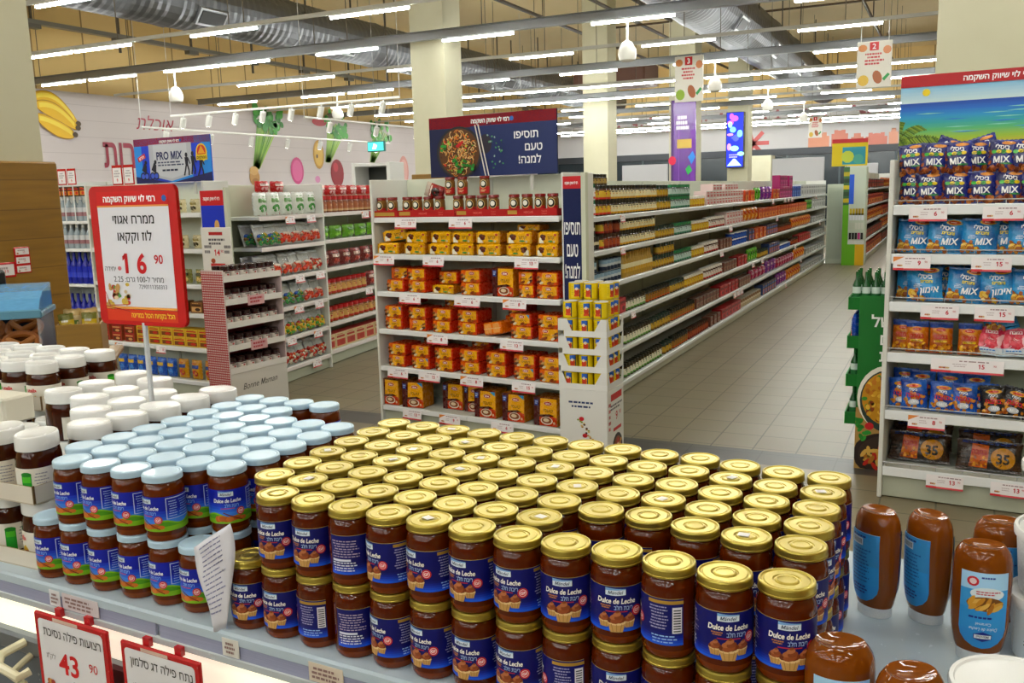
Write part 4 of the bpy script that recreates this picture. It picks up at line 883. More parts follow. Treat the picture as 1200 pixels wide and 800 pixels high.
def jar_mesh(w, h, body, label, stripe, cap, lo=.09, hi=.64, neck=.86, seg=14):
    m = MB(); r = w / 2; m.lathe([(r * .85, 0), (r, h * .03), (r, h * lo)], 'gloss', body, seg, cap=False); m.lathe([(r, h * lo), (r * 1.01, h * lo), (r * 1.01, h * (lo + (hi - lo) * .22)), (r * 1.01, h * hi), (r, h * hi)], 'print', label, seg, cols=[stripe, stripe, label, label], cap=False)
    m.lathe([(r, h * hi), (r, h * .70), (r * neck, h * .76)], 'gloss', body, seg, cap=False); m.lathe([(r * neck, h * .76), (r * (neck + .06), h * .77), (r * (neck + .06), h * .985), (r * (neck - .04), h), (.002, h)], 'gloss', cap, seg)
    A = Art(); A.ell(0, h * (lo + hi) * .5 + h * .08, w * .13, h * .06, stripe, 1, 8); A.rect(-w * .3, h * (hi - .1), w * .3, h * (hi - .04), body, 1, 4, 1); m.art(A, cyl(r * 1.012), step=.0005); return m.mesh('jar')
def bottle_mesh(w, h, body, label, stripe, cap):
    m = MB(); r = w / 2; m.lathe([(r * .9, 0), (r, h * .02), (r, h * .2)], 'gloss', body, 12, cap=False); m.lathe([(r * 1.01, h * .2), (r * 1.01, h * .36), (r * 1.01, h * .55)], 'print', label, 12, cols=[stripe, label], cap=False)
    m.lathe([(r, h * .55), (r, h * .6), (r * .4, h * .78), (r * .34, h * .86)], 'gloss', body, 12, cap=False); m.lathe([(r * .38, h * .86), (r * .38, h * .99), (.002, h)], 'gloss', cap, 12); return m.mesh('bottle')
def tin_mesh(w, h, body, label, stripe, cap):
    m = MB(); r = w / 2; m.lathe([(r * .96, 0), (r, h * .02), (r, h * .06)], 'steel', 'a8a8a8', 14, cap=False); m.lathe([(r * .99, h * .06), (r * .99, h * .4), (r * .99, h * .62), (r * .99, h * .94)], 'print', body, 14, cols=[body, label, stripe], cap=False); m.lathe([(r, h * .94), (r, h * .99), (r * .95, h), (r * .93, h * .97), (.002, h * .97)], 'gloss', cap, 14); return m.mesh('tin')
def tub_mesh(w, h, body, label, stripe, cap):
    m = MB(); r = w / 2; m.lathe([(r * .82, 0), (r * .84, h * .15), (r * .9, h * .55), (r * .95, h * .86)], 'gloss', body, 14, cols=[body, label, body], cap=False); m.lathe([(r, h * .86), (r, h * .98), (r * .9, h), (.002, h * .98)], 'gloss', cap, 14); return m.mesh('tub')
def box_mesh(w, h, d, body, label, stripe, cap):
    m = MB(); m.box(-w / 2, w / 2, -d / 2, d / 2, 0, h, 'print', body, .003, cols={'t': cap, 'r': mix(body, stripe, .3), 'l': mix(body, stripe, .3)})
    A = Art(); A.rect(-w * .4, h * .12, w * .4, h * .55, label, 1); A.ell(w * .1, h * .33, w * .22, h * .16, stripe, 2, 10); A.rect(-w * .4, h * .66, w * .36, h * .8, stripe, 1); A.shadow_lines(-w * .35, h * .84, w * .35, h * .93, 1, label, 1)
    m.art(A, FRONT(0, -d / 2, 0), step=.0007); return m.mesh('box', False)
def sbag_mesh(w, h, d, body, label, stripe, cap):
    A = Art(); A.ell(0, h * .32, w * .3, h * .17, label, 1, 10); A.rect(-w * .33, h * .56, w * .33, h * .74, stripe, 2); A.shadow_lines(-w * .3, h * .78, w * .3, h * .86, 1, label, 2)
    return bag_mesh(w, h, d, lambda u, v: hx(cap) if v > h * .88 else hx(body), body, A, seed=hash((round(w, 3), body)) % 7, crimp=.008, res=(6, 8), step=.001)
GOODS = {}
NAMES = {'jar': 'sauce_jar', 'bottle': 'sauce_bottle', 'tin': 'food_tin', 'tub': 'spread_tub', 'box': 'food_box', 'bag': 'food_bag'}
def goods(form, w, h, d, *c):
    key = (form, round(w, 3), round(h, 3), d) + c
    if key not in GOODS:
        me = {'jar': lambda: jar_mesh(w, h, *c), 'bottle': lambda: bottle_mesh(w, h, *c), 'tin': lambda: tin_mesh(w, h, *c), 'tub': lambda: tub_mesh(w, h, *c), 'box': lambda: box_mesh(w, h, d, *c), 'bag': lambda: sbag_mesh(w, h, d, *c)}[form]()
        GOODS[key] = Proto(NAMES[form], me, (), {'jar': 'jar', 'bottle': 'bottle', 'tin': 'tin', 'tub': 'tub', 'box': 'box', 'bag': 'bag'}[form])
    return GOODS[key]
LEAN = .03
def lay(F, x0, x1, z, kind, where, count, group, y=None, layers=1, gap=.004, drop=0.0, rows_named=True):
    form, w, h, d, desc, *c = kind; n = max(1, int((x1 - x0 + gap) / (w + gap))); st = (x1 - x0 - n * w) / max(1, n); dd = d if form in ('box', 'bag') else w
    for L in range(layers):
        k = (where, L); 
        for i in range(n):
            if L and L == layers - 1 and R.random() < drop: count[k] = count.get(k, 0); continue
            x = x0 + st / 2 + w / 2 + i * (w + st); j = count.get(k, 0); count[k] = j + 1
            row = (['lower row', 'upper row', 'top row'][L] + ', ') if rows_named else ''
            goods(form, w, h, d, *c).put(F.pt(x, (y if y is not None else .03) + dd / 2, z + L * h + (.003 if form == 'bag' else .0005)), F.a + (R.uniform(-.25, .25) if form in ('jar', 'tin', 'bottle', 'tub') else R.uniform(-LEAN, LEAN)), f'{desc}, {where}, {row}{nth(j)} from near end', group)

# ================================================================ end-of-aisle unit with biscuits, coffee and crackers
E = Frame(-3.665, 5.345, -7.6); EL = [.105, .395, .665, .935, 1.20, 1.455]; EW = 1.515
gondola(E, EW, EL, .38, 1.735, 'white end-of-aisle shelf unit of orange biscuits under the noodle sign', bays=2, sides=(2, 1), cols=('cdd0c8', 'd2d6c2', 'e6e8ea'))
def ex(zx, off=400): return E.hit(off + zx / 3, 350, .02)[0]
def logo(A, x, z, w, L): A.ell(x, z, w, w * .5, 'f0d8b0', L, 14); A.ell(x, z, w * .92, w * .43, 'c01a1a', L + 1, 14); A.text('אסם', x, z, w * .42, 'ffffff', L + 2, w=w * 1.2, bold=.03)
def orange_pack(v):
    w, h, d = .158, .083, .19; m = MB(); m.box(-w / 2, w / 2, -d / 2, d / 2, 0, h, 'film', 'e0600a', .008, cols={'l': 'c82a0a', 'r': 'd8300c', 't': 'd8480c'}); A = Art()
    A.poly([(-w * .3, h * .06), (w * .46, h * .06), (w * .46, h * .94), (-w * .2, h * .94)], 'f2ac12', 1); A.poly([(w * .05, h * .06), (w * .46, h * .06), (w * .46, h * .3), (w * .2, h * .22)], 'd8480c', 2)
    logo(A, w * (.08 if v != 2 else -.12), h * .76, w * .15, 2); A.text('ביסקוויט', w * (.1 if v != 2 else -.1), h * .48, h * .15, '5a2a10', 3, w=w * .42, bold=.01)
    for q, (a, b, r) in enumerate(((-.36, .3, .13), (-.3, .5, .1), (-.4, .62, .1), (-.24, .2, .1), (.12, .22, .12), (.26, .16, .1))): A.ell(w * a * (1 if v != 2 else -1), h * b, w * r, w * r * .5, ['5a2a12', 'c89a58', '7a4018', 'e0d0b0', '8a3a12', '9c4a18'][q], 4 + q, 10, rot=.4)
    if v == 1: A.poly([(w * .32, h * .94), (w * .46, h * .94), (w * .46, h * .66)], '2f9ad8', 8)
    m.art(A, FRONT(0, -d / 2, 0), 'film', step=.0006); return m.mesh('pack')
OR = [Proto('biscuit_pack', orange_pack(v), (), 'biscuits') for v in range(3)]
m = MB(); w, h, d = .158, .083, .19; m.box(-w / 2, w / 2, -d / 2, d / 2, 0, h, 'film', 'ec7408', .01); A = Art(); A.rrect(-w * .4, h * .15, -w * .04, h * .9, .006, 'f0a050', 1); A.rrect(w * .06, h * .15, w * .4, h * .9, .006, 'f0a050', 1); A.rect(-w * .48, h * .48, w * .48, h * .54, 'f4c890', 2)
m.art(A, FRONT(0, -d / 2, 0), 'film'); ORB = Proto('biscuit_pack', m.mesh('pack'), (), 'biscuits')
def cracker(v):
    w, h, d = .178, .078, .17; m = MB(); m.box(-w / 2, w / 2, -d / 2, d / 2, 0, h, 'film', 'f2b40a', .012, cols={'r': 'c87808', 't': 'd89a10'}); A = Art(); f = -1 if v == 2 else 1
    for e in (-1, 1): A.rect(min(e * w * .5, e * w * .44), h * .08, max(e * w * .5, e * w * .44), h * .92, 'd09408', 1)
    A.poly([(-w * .44 * f, h * .08), (-w * .2 * f, h * .08), (-w * .34 * f, h * .6), (-w * .44 * f, h * .5)], 'f0ead8', 2)
    for q, (a, b, r) in enumerate(((-.28, .62, .11), (-.23, .45, .1), (-.18, .62, .08))): A.ell(w * a * f, h * b, w * r, w * r * .7, ['4a1c10', '5c2614', '6e3018'][q], 3 + q, 12)
    A.text('קרקר', w * .14 * f, h * .55, h * .26, '6a3210', 4, w=w * .34, shear=.2, bold=.01); A.ell(w * .12 * f, h * .24, w * .12, h * .08, '3f8a3a', 4, 10); A.ell(w * .36 * f, h * .74, w * .06, h * .1, 'b82a1a', 4, 10); A.ell(w * .3, h * .2, w * .05, h * .1, 'd8c8a0', 4, 8)
    m.art(A, FRONT(0, -d / 2, 0), 'film', step=.0006); return m.mesh('pack')
CR = [Proto('cracker_pack', cracker(v), (), 'crackers') for v in range(3)]
def coffee(sticker):
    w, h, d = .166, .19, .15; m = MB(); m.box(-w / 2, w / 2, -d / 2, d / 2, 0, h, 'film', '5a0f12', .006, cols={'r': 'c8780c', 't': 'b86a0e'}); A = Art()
    A.rect(-w * .5, 0, -w * .26, h, '4a0c10', 1); A.rect(-w * .46, h * .7, -w * .3, h * .9, '2a4aa0', 2); A.shadow_lines(-w * .44, h * .74, -w * .32, h * .87, 2, 'c8d4f0', 3)
    A.poly([(-w * .26, h * .02), (w * .49, h * .02), (w * .49, h * .97), (-w * .2, h * .97)], 'f2ac0e', 1); A.poly([(-w * .26, h * .02), (w * .49, h * .02), (w * .49, h * .32), (w * .1, h * .42), (-w * .26, h * .3)], 'c8380c', 2)
    logo(A, w * .12, h * .8, w * .17, 3); A.text('טעמי', w * .12, h * .56, h * .12, '5a2a10', 4, w=w * .42, shear=.2); A.poly([(-w * .44, h * .3), (-w * .3, h * .38), (w * .2, h * .44), (w * .4, h * .38), (w * .1, h * .34)], '4a1c10', 4)
    A.ell(w * .06, h * .2, w * .26, h * .14, 'e8dcc8', 5, 16); A.ell(w * .06, h * .21, w * .22, h * .11, '8a4a24', 6, 16); A.ell(w * .04, h * .22, w * .13, h * .06, 'e4cfae', 7, 12); A.ell(w * .38, h * .14, w * .05, h * .045, 'd8b890', 5, 8)
    if sticker: A.poly([(w * .24, h * .97), (w * .49, h * .97), (w * .49, h * .82)], '2f9ad8', 5)
    m.art(A, FRONT(0, -d / 2, 0), 'film', step=.0006); return m.mesh('pack')
CF = [Proto('coffee_pack', coffee(v), (), 'coffee') for v in range(2)]
def eput(P, zx0, zx1, z, label, grp, y=.02, dep=.19, rot=None, tilt=0, dz=0, sc=None):
    x = (ex(zx0) + ex(zx1)) / 2; P.put(E.pt(x, y + dep / 2, z + .0185 + dz), 0, label, grp, rot=rot or (0, tilt, E.a + R.uniform(-.05, .05)), scale=sc)
tiers = {1: 'second shelf from the bottom', 2: 'third shelf from the bottom', 3: 'fourth shelf from the bottom'}
cols_ = {1: [(145, 226), (228, 308), (312, 392), (395, 488), (492, 582), (588, 682), (686, 768)], 2: [(140, 220), (224, 305), (308, 390), (393, 485), (582, 672), (684, 768)], 3: [(156, 228), (230, 306), (318, 408), (410, 498), (622, 676), (682, 766)]}
for t, cs in cols_.items():
    for i, (a, b) in enumerate(cs):
        for L in (0, 1):
            if t == 3 and i == 2 and L == 0: continue
            s = (min(1, (ex(b) - ex(a) - .004) / .158), 1, 1)
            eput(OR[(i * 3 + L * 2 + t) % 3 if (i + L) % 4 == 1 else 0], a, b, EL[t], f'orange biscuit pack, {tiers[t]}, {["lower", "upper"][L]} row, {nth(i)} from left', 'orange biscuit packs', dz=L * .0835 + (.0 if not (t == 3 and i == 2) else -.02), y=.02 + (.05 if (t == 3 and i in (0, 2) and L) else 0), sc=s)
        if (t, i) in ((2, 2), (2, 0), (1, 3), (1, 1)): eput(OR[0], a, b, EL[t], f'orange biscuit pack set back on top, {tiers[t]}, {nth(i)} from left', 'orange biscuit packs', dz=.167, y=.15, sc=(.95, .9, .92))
eput(CR[1], 305, 408, EL[3], 'yellow cracker pack lying among the orange biscuits, fourth shelf from bottom', 'yellow cracker packs', dz=0, sc=(1, 1, .75))
eput(ORB, 488, 580, EL[2], 'plain orange pack turned and tilted in a gap, third shelf from the bottom', 'orange biscuit packs', rot=(0, -.16, E.a - .1), dz=.014)
eput(OR[0], 522, 592, EL[2], 'orange biscuit pack set back above the tilted plain one', 'orange biscuit packs', dz=.12, y=.2, sc=(.8, .9, .9)); eput(OR[0], 505, 580, EL[2], 'orange biscuit pack deep behind the tilted plain one', 'orange biscuit packs', dz=0, y=.21, sc=(.8, .9, 1.4))
eput(CF[0], 518, 622, EL[3], 'yellow and maroon coffee pack standing among the orange biscuits', 'coffee packs', dep=.15)
for i, (a, b) in enumerate(((70, 205), (205, 340), (405, 545), (545, 640), (640, 800), (810, 975), (1000, 1178))):
    x0, x1 = E.hit(430 + a * .1917, 460, .02)[0], E.hit(430 + b * .1917, 460, .02)[0]
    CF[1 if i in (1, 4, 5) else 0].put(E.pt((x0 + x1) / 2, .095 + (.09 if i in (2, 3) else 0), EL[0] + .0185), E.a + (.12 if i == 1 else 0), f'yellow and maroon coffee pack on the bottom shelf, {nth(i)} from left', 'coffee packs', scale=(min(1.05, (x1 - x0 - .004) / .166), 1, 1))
for L, cs in enumerate(([(125, 222), (224, 312), (316, 390), (392, 472), (477, 570), (575, 684), (690, 766)], [(135, 226), (230, 320), (326, 396), (398, 472), (477, 568), (572, 690), (696, 766)])):
    for i, (a, b) in enumerate(cs):
        s = min(1.02, (ex(b) - ex(a) - .004) / .178); tl = L == 1 and i == 0
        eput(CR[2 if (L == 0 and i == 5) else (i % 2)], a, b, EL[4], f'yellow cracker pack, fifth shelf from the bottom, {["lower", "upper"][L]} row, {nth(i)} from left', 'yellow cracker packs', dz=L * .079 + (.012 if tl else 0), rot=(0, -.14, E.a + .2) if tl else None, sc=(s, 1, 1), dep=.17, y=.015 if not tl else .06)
eput(CR[0], 590, 690, EL[4], 'yellow cracker pack lying flat above the upper row, fifth shelf', 'yellow cracker packs', dz=.16, y=.08, dep=.17, sc=(.95, .7, .5))
# instant coffee jars in red trays on the top shelf
m = MB(); m.lathe([(.027, 0), (.033, .003), (.035, .012), (.035, .085), (.033, .096), (.029, .104)], 'jar', '6a4416', 18, sx=1, sy=.95, cols=['7a5020'] * 5); CJ = m.mesh('jar')
m = MB(); m.lathe([(.031, .104), (.0335, .105), (.0335, .119), (.032, .122), (.002, .122)], 'gloss', '7a1410', 18); CJL = m.mesh('lid')
m = MB(); A = Art(); A.rect(-.045, .012, .045, .055, 'b81410', 1, 14, 1); A.ell(0, .070, .025, .027, 'e8cc80', 2, 18, 2); A.ell(0, .070, .022, .024, '14100e', 3, 18, 2); A.ell(-.001, .072, .014, .015, 'f0ece0', 4, 12); A.shadow_lines(-.018, .02, .018, .036, 2, 'f0d8a0', 3); m.art(A, cyl(.0353), step=.0004, fine=.008); CJA = m.mesh('label')
COF = Proto('coffee_jar', CJ, [('lid', CJL), ('label', CJA)], 'jar')
ztop = EL[5] + .0185
for i, (a, b) in enumerate(((116, 214), (216, 412), (414, 590), (590, 766))):
    x0, x1 = ex(a), ex(b) - .002; o = empty('coffee_tray', E.pt(x0, .012, ztop), E.a); W = x1 - x0
    m = MB(); m.box(0, W, 0, .15, 0, .003, 'board', '7a0e0e'); obj('base', m, o, False)
    m = MB(); m.box(0, W, 0, .003, .003, .046, 'board', 'b01414'); A = Art()
    if i: A.rect(.012, .012, W * .22, .036, 'b8903a', 1); A.text('NESCAFÉ', W * .45, .024, .012, 'e06a5a', 1, w=W * .3, bold=.02); A.text("Taster's", W * .76, .031, .009, 'e06a5a', 1, w=W * .24); A.text('Choice', W * .76, .016, .009, 'e06a5a', 1, w=W * .22)
    else: A.rect(.012, .01, W * .9, .034, 'b8903a', 1)
    m.art(A, FRONT(0, 0, 0), step=.0006); obj('front', m, o, False)
    [obj('side', MB().box(q, q + .003, .003, .15, .003, .046, 'board', '9a1010'), o, False) for q in (0, W - .003)]
    tag(o, f'red cardboard tray of instant coffee jars on the top shelf, {nth(i)} from left', 'tray', 'red coffee trays')
for i, a in enumerate((147, 184, 211, 236, 270, 309, 348, 412, 455, 494, 535, 571, 606, 651, 696, 740)):
    if i in (2, 11): continue
    COF.put(E.pt(ex(a), .058, ztop + .0035), E.a + R.uniform(.1, .4), scale=(1.06, 1.06, 1.1), label=f'instant coffee jar in the red trays, {nth(i)} from left', group='instant coffee jars in the trays')
for i, a in enumerate((383, 428, 503)): COF.put(E.pt(ex(a), .065 if i != 1 else .06, ztop + .1385), E.a + .3, f'instant coffee jar standing on top of the others, {nth(i)} from left', 'instant coffee jars on top')
m = MB(); m.art(Art(), FRONT()); pm = bag_mesh(.10, .14, .05, lambda u, v: hx('8a1410') if v < .1 else hx('c8b8a8'), '7a1410', Art().ell(0, .06, .03, .03, '2a1410', 1).rect(-.04, .09, .04, .1, 'e8d0c0', 2), res=(8, 10))
Proto('coffee_pouch', pm, (), 'pouch').put(E.pt(ex(352), .10, ztop + .147), 0, 'red coffee refill pouch lying on the coffee jars at left', rot=(.35, -1.2, E.a))
tg = [(5, 210, 282), (5, 395, 475), (4, 130, 200), (4, 300, 373), (4, 617, 700), (3, 212, 287), (3, 405, 492), (3, 572, 655), (2, 303, 376), (2, 560, 640), (1, 160, 230), (1, 268, 343), (1, 415, 495), (1, 597, 680), (0, 205, 272), (0, 335, 408), (0, 518, 598)]
seen = {}
for t, a, b in tg:
    k = seen.get(t, 0); seen[t] = k + 1
    price_tag(E, 400 + a / 3, 400 + b / 3, EL[t] + .008, f'white price tag on the biscuit unit, {nth(5 - t)} shelf from the top, {nth(k)} from left', 'price tags on the biscuit unit')
# ---- noodle sign above it
def hdr(A, w, h, band, tx, tw): A.rect(0, h * (1 - band), w, h, 'c8101c', 1); A.text('רמי לוי שיווק השקמה', tx, h * (1 - band * .52), h * band * .36, 'ffffff', 2, w=tw, bold=.03); A.ell(tx + tw * .56, h * (1 - band * .52), h * band * .2, h * band * .2, '2a62b8', 2, 10)
xa, za = E.hit(503, 138, .2); xb, zb = E.hit(654, 202, .2); W, H = xb - xa, .40
m = MB(); m.box(0, W, -.006, .006, 0, H, 'board', '10183c', .002); A = Art(); A.rect(0, 0, W, H, '0c1644', 1); A.poly([(W * .42, 0), (W, 0), (W, H * .82), (W * .34, H * .82)], '14265e', 2); hdr(A, W, H, .19, W * .5, W * .3)
cx, cz, rx, rz_ = W * .245, H * .4, W * .165, H * .40; A.ell(cx, cz, rx * 1.13, rz_ * 1.08, '1c1e26', 3, 32); A.ell(cx, cz - .004, rx * 1.08, rz_ * 1.03, '2a2c34', 4, 32); A.ell(cx, cz, rx, rz_, '5a3414', 5, 32); q = random.Random(21)
for i in range(150):
    a, r = q.uniform(0, 2 * PI), math.sqrt(q.random()) * .86; x, z = cx + rx * r * math.cos(a), cz + rz_ * r * math.sin(a); b0 = q.uniform(0, 6.3); rr = q.uniform(.012, .03); pts = [(x + rr * math.cos(b0 + s * .35), z + rr * math.sin(b0 + s * .35)) for s in range(q.randint(4, 9))]
    if all(((p[0] - cx) / rx) ** 2 + ((p[1] - cz) / rz_) ** 2 < 1 for p in pts): A.line(pts, .0055, q.choice(['d8a050', 'e8bc78', 'c8823a', 'f0cc90', 'd87a2a']), 6 + i % 12)
for i in range(60):
    a, r = q.uniform(0, 2 * PI), math.sqrt(q.random()) * .9; A.ell(cx + rx * r * math.cos(a), cz + rz_ * r * math.sin(a), q.uniform(.004, .012), q.uniform(.003, .008), q.choice(['c82a1a', '3f8a2a', '5aa838', 'e86a1a', '4a2410', 'b8d050']), 19 + i % 6, 8, rot=q.random() * 3)
for x, z in ((.12, .5), (.3, .2), (.26, .12), (.36, .14), (.22, .25)):
    for i in range(6): A.ell(W * x + q.uniform(-.022, .022), H * z + q.uniform(-.022, .022), .013, .010, q.choice(['1f7a26', '2f9a34', '176020']), 26 + i, 8)
A.poly([(cx - .02, cz + .045), (cx + .04, cz + .08), (cx + .05, cz + .065), (cx, cz + .03)], 'c81e1e', 33)
for x0 in (.385, .41): A.line([(W * x0, H * .84), (W * (x0 + .075), 0)], .009, 'e4dcd4', 20)
for i in range(22): A.ell(W * q.uniform(.48, .6), H * q.uniform(.12, .66), .008, .006, q.choice(['3a8a5a', '2a6a4a', '8aa8a0', '5a9a6a', '14324a']), 5 + i, 6, rot=q.random() * 3)
A.ell(W * .46, H * .52, W * .05, H * .16, '2a2434', 4, 14)
for i, t in enumerate(('תוסיפו', 'טעם', 'למנה!')): A.text(t, W * (.775 if i == 0 else .83 if i == 1 else .80), H * (.64 - i * .2), H * .125, 'f4f4f8', 6, bold=.015, w=W * [.25, .16, .22][i])
m.art(A, FRONT(0, -.006, 0), step=.0004)
for x in (W * .2, W * .8): m.box(x - .01, x + .01, .006, .02, -.10, H * .5, 'paint', 'c8c8c0')
o = obj('header_sign', m, smooth=False); o.location = E.pt(xa, .2, 1.737); o.rotation_euler.z = E.a; tag(o, 'navy header sign with a bowl of noodles above the biscuit unit', 'sign')
def side_strip(F, x, y, w, z0, z1, label, navy, extra):
    m = MB(); m.box(0, w, -.005, .005, z0, z1, 'board', navy, .002); A = Art(); h = z1 - z0; A.rect(.0, z1 - h * .075, w, z1, 'c8101c', 1); A.text('רמי לוי שיווק השקמה', w / 2, z1 - h * .04, h * .016, 'ffffff', 2, w=w * .7, bold=.03); A.rect(0, z0, .006, z1, 'e4e4e4', 3); extra(A, w, z0, h)
    m.art(A, FRONT(0, -.005, 0), step=.0006); m.box(w, w + .03, -.004, .03, 0, z1 + .02, 'paint', 'c9cdb8'); o = obj('strip_sign', m, smooth=False); o.location = F.pt(x, y, 0); o.rotation_euler.z = F.a; return tag(o, label, 'sign')
side_strip(E, EW + .026, .004, .13, .72, 1.71, 'narrow navy strip sign with white lettering beside the biscuit unit', '0e1a4c', lambda A, w, z0, h: [A.text(t, w * .52, z0 + h * q, h * .085, 'f2f2f6', 3, w=w * [.86, .6, .8][i], bold=.015) for i, (t, q) in enumerate((('תוסיפו', .69), ('טעם', .555), ('למנה!', .42)))])

# ---- cardboard tray stand of yellow tins
DX, DY = .30, .29; T = Frame(-2.036, 4.80, 0)
o = empty('tray_stand', T.pt(0, 0, 0), T.a); tag(o, 'white cardboard stand of yellow tins at the aisle corner', 'display stand')
m = MB(); m.box(0, DX, 0, DY, 0, .475, 'board', 'e2e2e0', .004); A = Art(); q = random.Random(6); A.shadow_lines(.05, .36, .24, .41, 2, '2a3a6a', 1, .45, 2)
for i in range(40): t = i / 40; A.ell(.12 + .07 * math.sin(t * 3) + q.uniform(-.02, .02), .02 + t * .28, .008, .006, q.choice(['c89a5a', 'a87838', 'd8b878', '8a9a3a', '4a2a2a']), 1 + i % 3, 6)
for x, z in ((.14, .3), (.10, .08), (.16, .2)): A.ell(x, z, .016, .013, 'c0202c', 5, 10)
m.art(A, FRONT(0, 0, 0), step=.0006); A = Art(); A.rect(.06, .40, .25, .44, 'c81e28', 1); A.text('9', .16, .30, .05, 'c81e28', 1, bold=.02); A.text('90', .22, .31, .025, 'c81e28', 1); A.rect(.1, .21, .24, .23, 'c81e28', 1); A.shadow_lines(.05, .34, .26, .38, 2, '5a5a6a', 1); A.shadow_lines(.02, .22, .06, .4, 5, 'c84a50', 1)
A.ell(.17, .1, .09, .09, '22262c', 1, 20); A.ell(.17, .1, .07, .07, '8a4a2a', 2, 18)
for i in range(14): A.ell(.17 + q.uniform(-.045, .045), .1 + q.uniform(-.045, .045), .016, .012, q.choice(['c82a24', 'e0d0a8', '4a8a34', 'd8a040']), 3 + i, 8)
m.art(A, RIGHT(DX, 0, 0), step=.0006); obj('body', m, o, False)
for k in range(4):
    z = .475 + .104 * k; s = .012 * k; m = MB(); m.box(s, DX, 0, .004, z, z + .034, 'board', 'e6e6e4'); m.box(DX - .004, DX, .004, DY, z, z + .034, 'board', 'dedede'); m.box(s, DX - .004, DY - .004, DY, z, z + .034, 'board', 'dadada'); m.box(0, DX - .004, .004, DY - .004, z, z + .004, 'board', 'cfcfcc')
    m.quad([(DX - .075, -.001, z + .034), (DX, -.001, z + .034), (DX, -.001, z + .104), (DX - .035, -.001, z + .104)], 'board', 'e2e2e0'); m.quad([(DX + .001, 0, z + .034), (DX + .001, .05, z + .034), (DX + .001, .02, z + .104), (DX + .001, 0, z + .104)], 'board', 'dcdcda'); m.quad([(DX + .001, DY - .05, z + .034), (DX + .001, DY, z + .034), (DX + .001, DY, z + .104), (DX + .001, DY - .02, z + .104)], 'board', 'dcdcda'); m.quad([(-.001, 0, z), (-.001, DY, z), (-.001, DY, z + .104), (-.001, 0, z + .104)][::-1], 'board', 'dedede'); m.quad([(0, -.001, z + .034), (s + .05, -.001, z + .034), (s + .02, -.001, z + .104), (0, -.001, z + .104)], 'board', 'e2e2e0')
    obj('tray', m, o, False)
m = MB(); m.lathe([(.044, 0), (.046, .003), (.046, .108), (.044, .110), (.043, .107), (.002, .107)], 'gloss', 'e4c40a', 20, cols=['b0a060', 'e4c40a', 'b8b090', 'c8c8c0', 'c8c8c0']); tb = m.mesh('tin')
m = MB(); A = Art(); A.rect(-.02, .012, .075, .1, 'e8cc0c', 1, 14, 1); A.rect(.0, .07, .035, .1, '2a62c8', 2, 6, 1); A.ell(.017, .05, .016, .024, 'c83a1c', 3, 10); A.ell(.015, .07, .01, .01, 'e8d8c0', 4, 8); A.rect(0, .02, .034, .034, 'd8501c', 3, 6, 1); A.rect(.034, .012, .04, .1, '1c2a4a', 2); A.shadow_lines(-.018, .03, -.004, .09, 5, 'a88a10', 2, .3); m.art(A, cyl(.0463), step=.0004, fine=.01); tl = m.mesh('label')
TIN = Proto('corn_tin', tb, [('label', tl)], 'tin')
for k in range(6):
    z = .4795 + .104 * k if k < 4 else .4795 + .312 + .0995 * (k - 3)
    for r_ in range(3):
        for c in range(3):
            if k == 5 and r_ == 0: continue
            if k < 4 and r_ == 1 and c == 1: continue
            TIN.put(T.pt(.052 + c * .095 + .006, .052 + r_ * .0925, z), R.uniform(-.5, .2) + (.9 if c == 2 and r_ else 0), scale=(.95, .95, .9), label=f'yellow tin in the cardboard stand, {nth(k)} layer up, {nth(r_)} row, {nth(c)} from left', group='yellow tins in the stand')

# ================================================================ the long aisle unit
AI = Frame(-2.3, 5.80, 90); AL = [.085, .36, .63, .905, 1.165, 1.415]; ALEN = 13.84
gondola(AI, ALEN, AL, .42, 1.70, 'long white shelf unit of jars and boxes lining the aisle', bays=10, cols=('c4c8c8', 'c6ccba', 'dfe3e6'), sides=(0, 1))
m = MB(); m.box(0, .32, -.0, .03, 0, 1.62, 'paint', 'c2cab8', .004); m.box(.03, .29, -.004, 0, .1, 1.55, 'paint', 'b4beac'); o = obj('end_panel', m, smooth=False); o.location = (-2.3, 19.68, 0); tag(o, 'pale green end panel closing the far end of the long aisle shelves', 'panel')
def ax(px): return AI.hit(px, 320)[0]
# form, width, height, depth, description, body, label, stripe, cap
WJ = ('jar', .066, .112, 0, 'dark jar with cream label', '33230c', 'e6dcb4', 'd29a1a', '15130e'); RJ2 = ('jar', .07, .112, 0, 'jar with red yellow label', '4a200c', 'd8b030', 'c8281c', '1c1812'); GB2 = ('jar', .06, .118, 0, 'white jar with green cap', 'c8ccc8', 'eceae4', 'c83a30', '176a48')
DJ = ('jar', .075, .11, 0, 'dark jar with yellow label', '1e2a1c', 'c8a030', '8a5a18', '14302a'); GJ = ('jar', .072, .112, 0, 'green capped glass jar', '2e463c', 'bcd0cc', '2a7a5a', '1c7848'); YJ = ('jar', .085, .105, 0, 'yellow jar with white cap', 'b8881c', 'd8b42c', 'a86a14', 'e6e2d8'); WX2 = ('box', .13, .075, .14, 'white box with red print', 'e4e2e0', 'd0a0a0', 'c8343a', 'f0eeec'); WC = ('tub', .085, .08, 0, 'white tub with grey lid', 'e2e2e0', 'c8c8cc', 'b03a3a', 'f0f0ee')
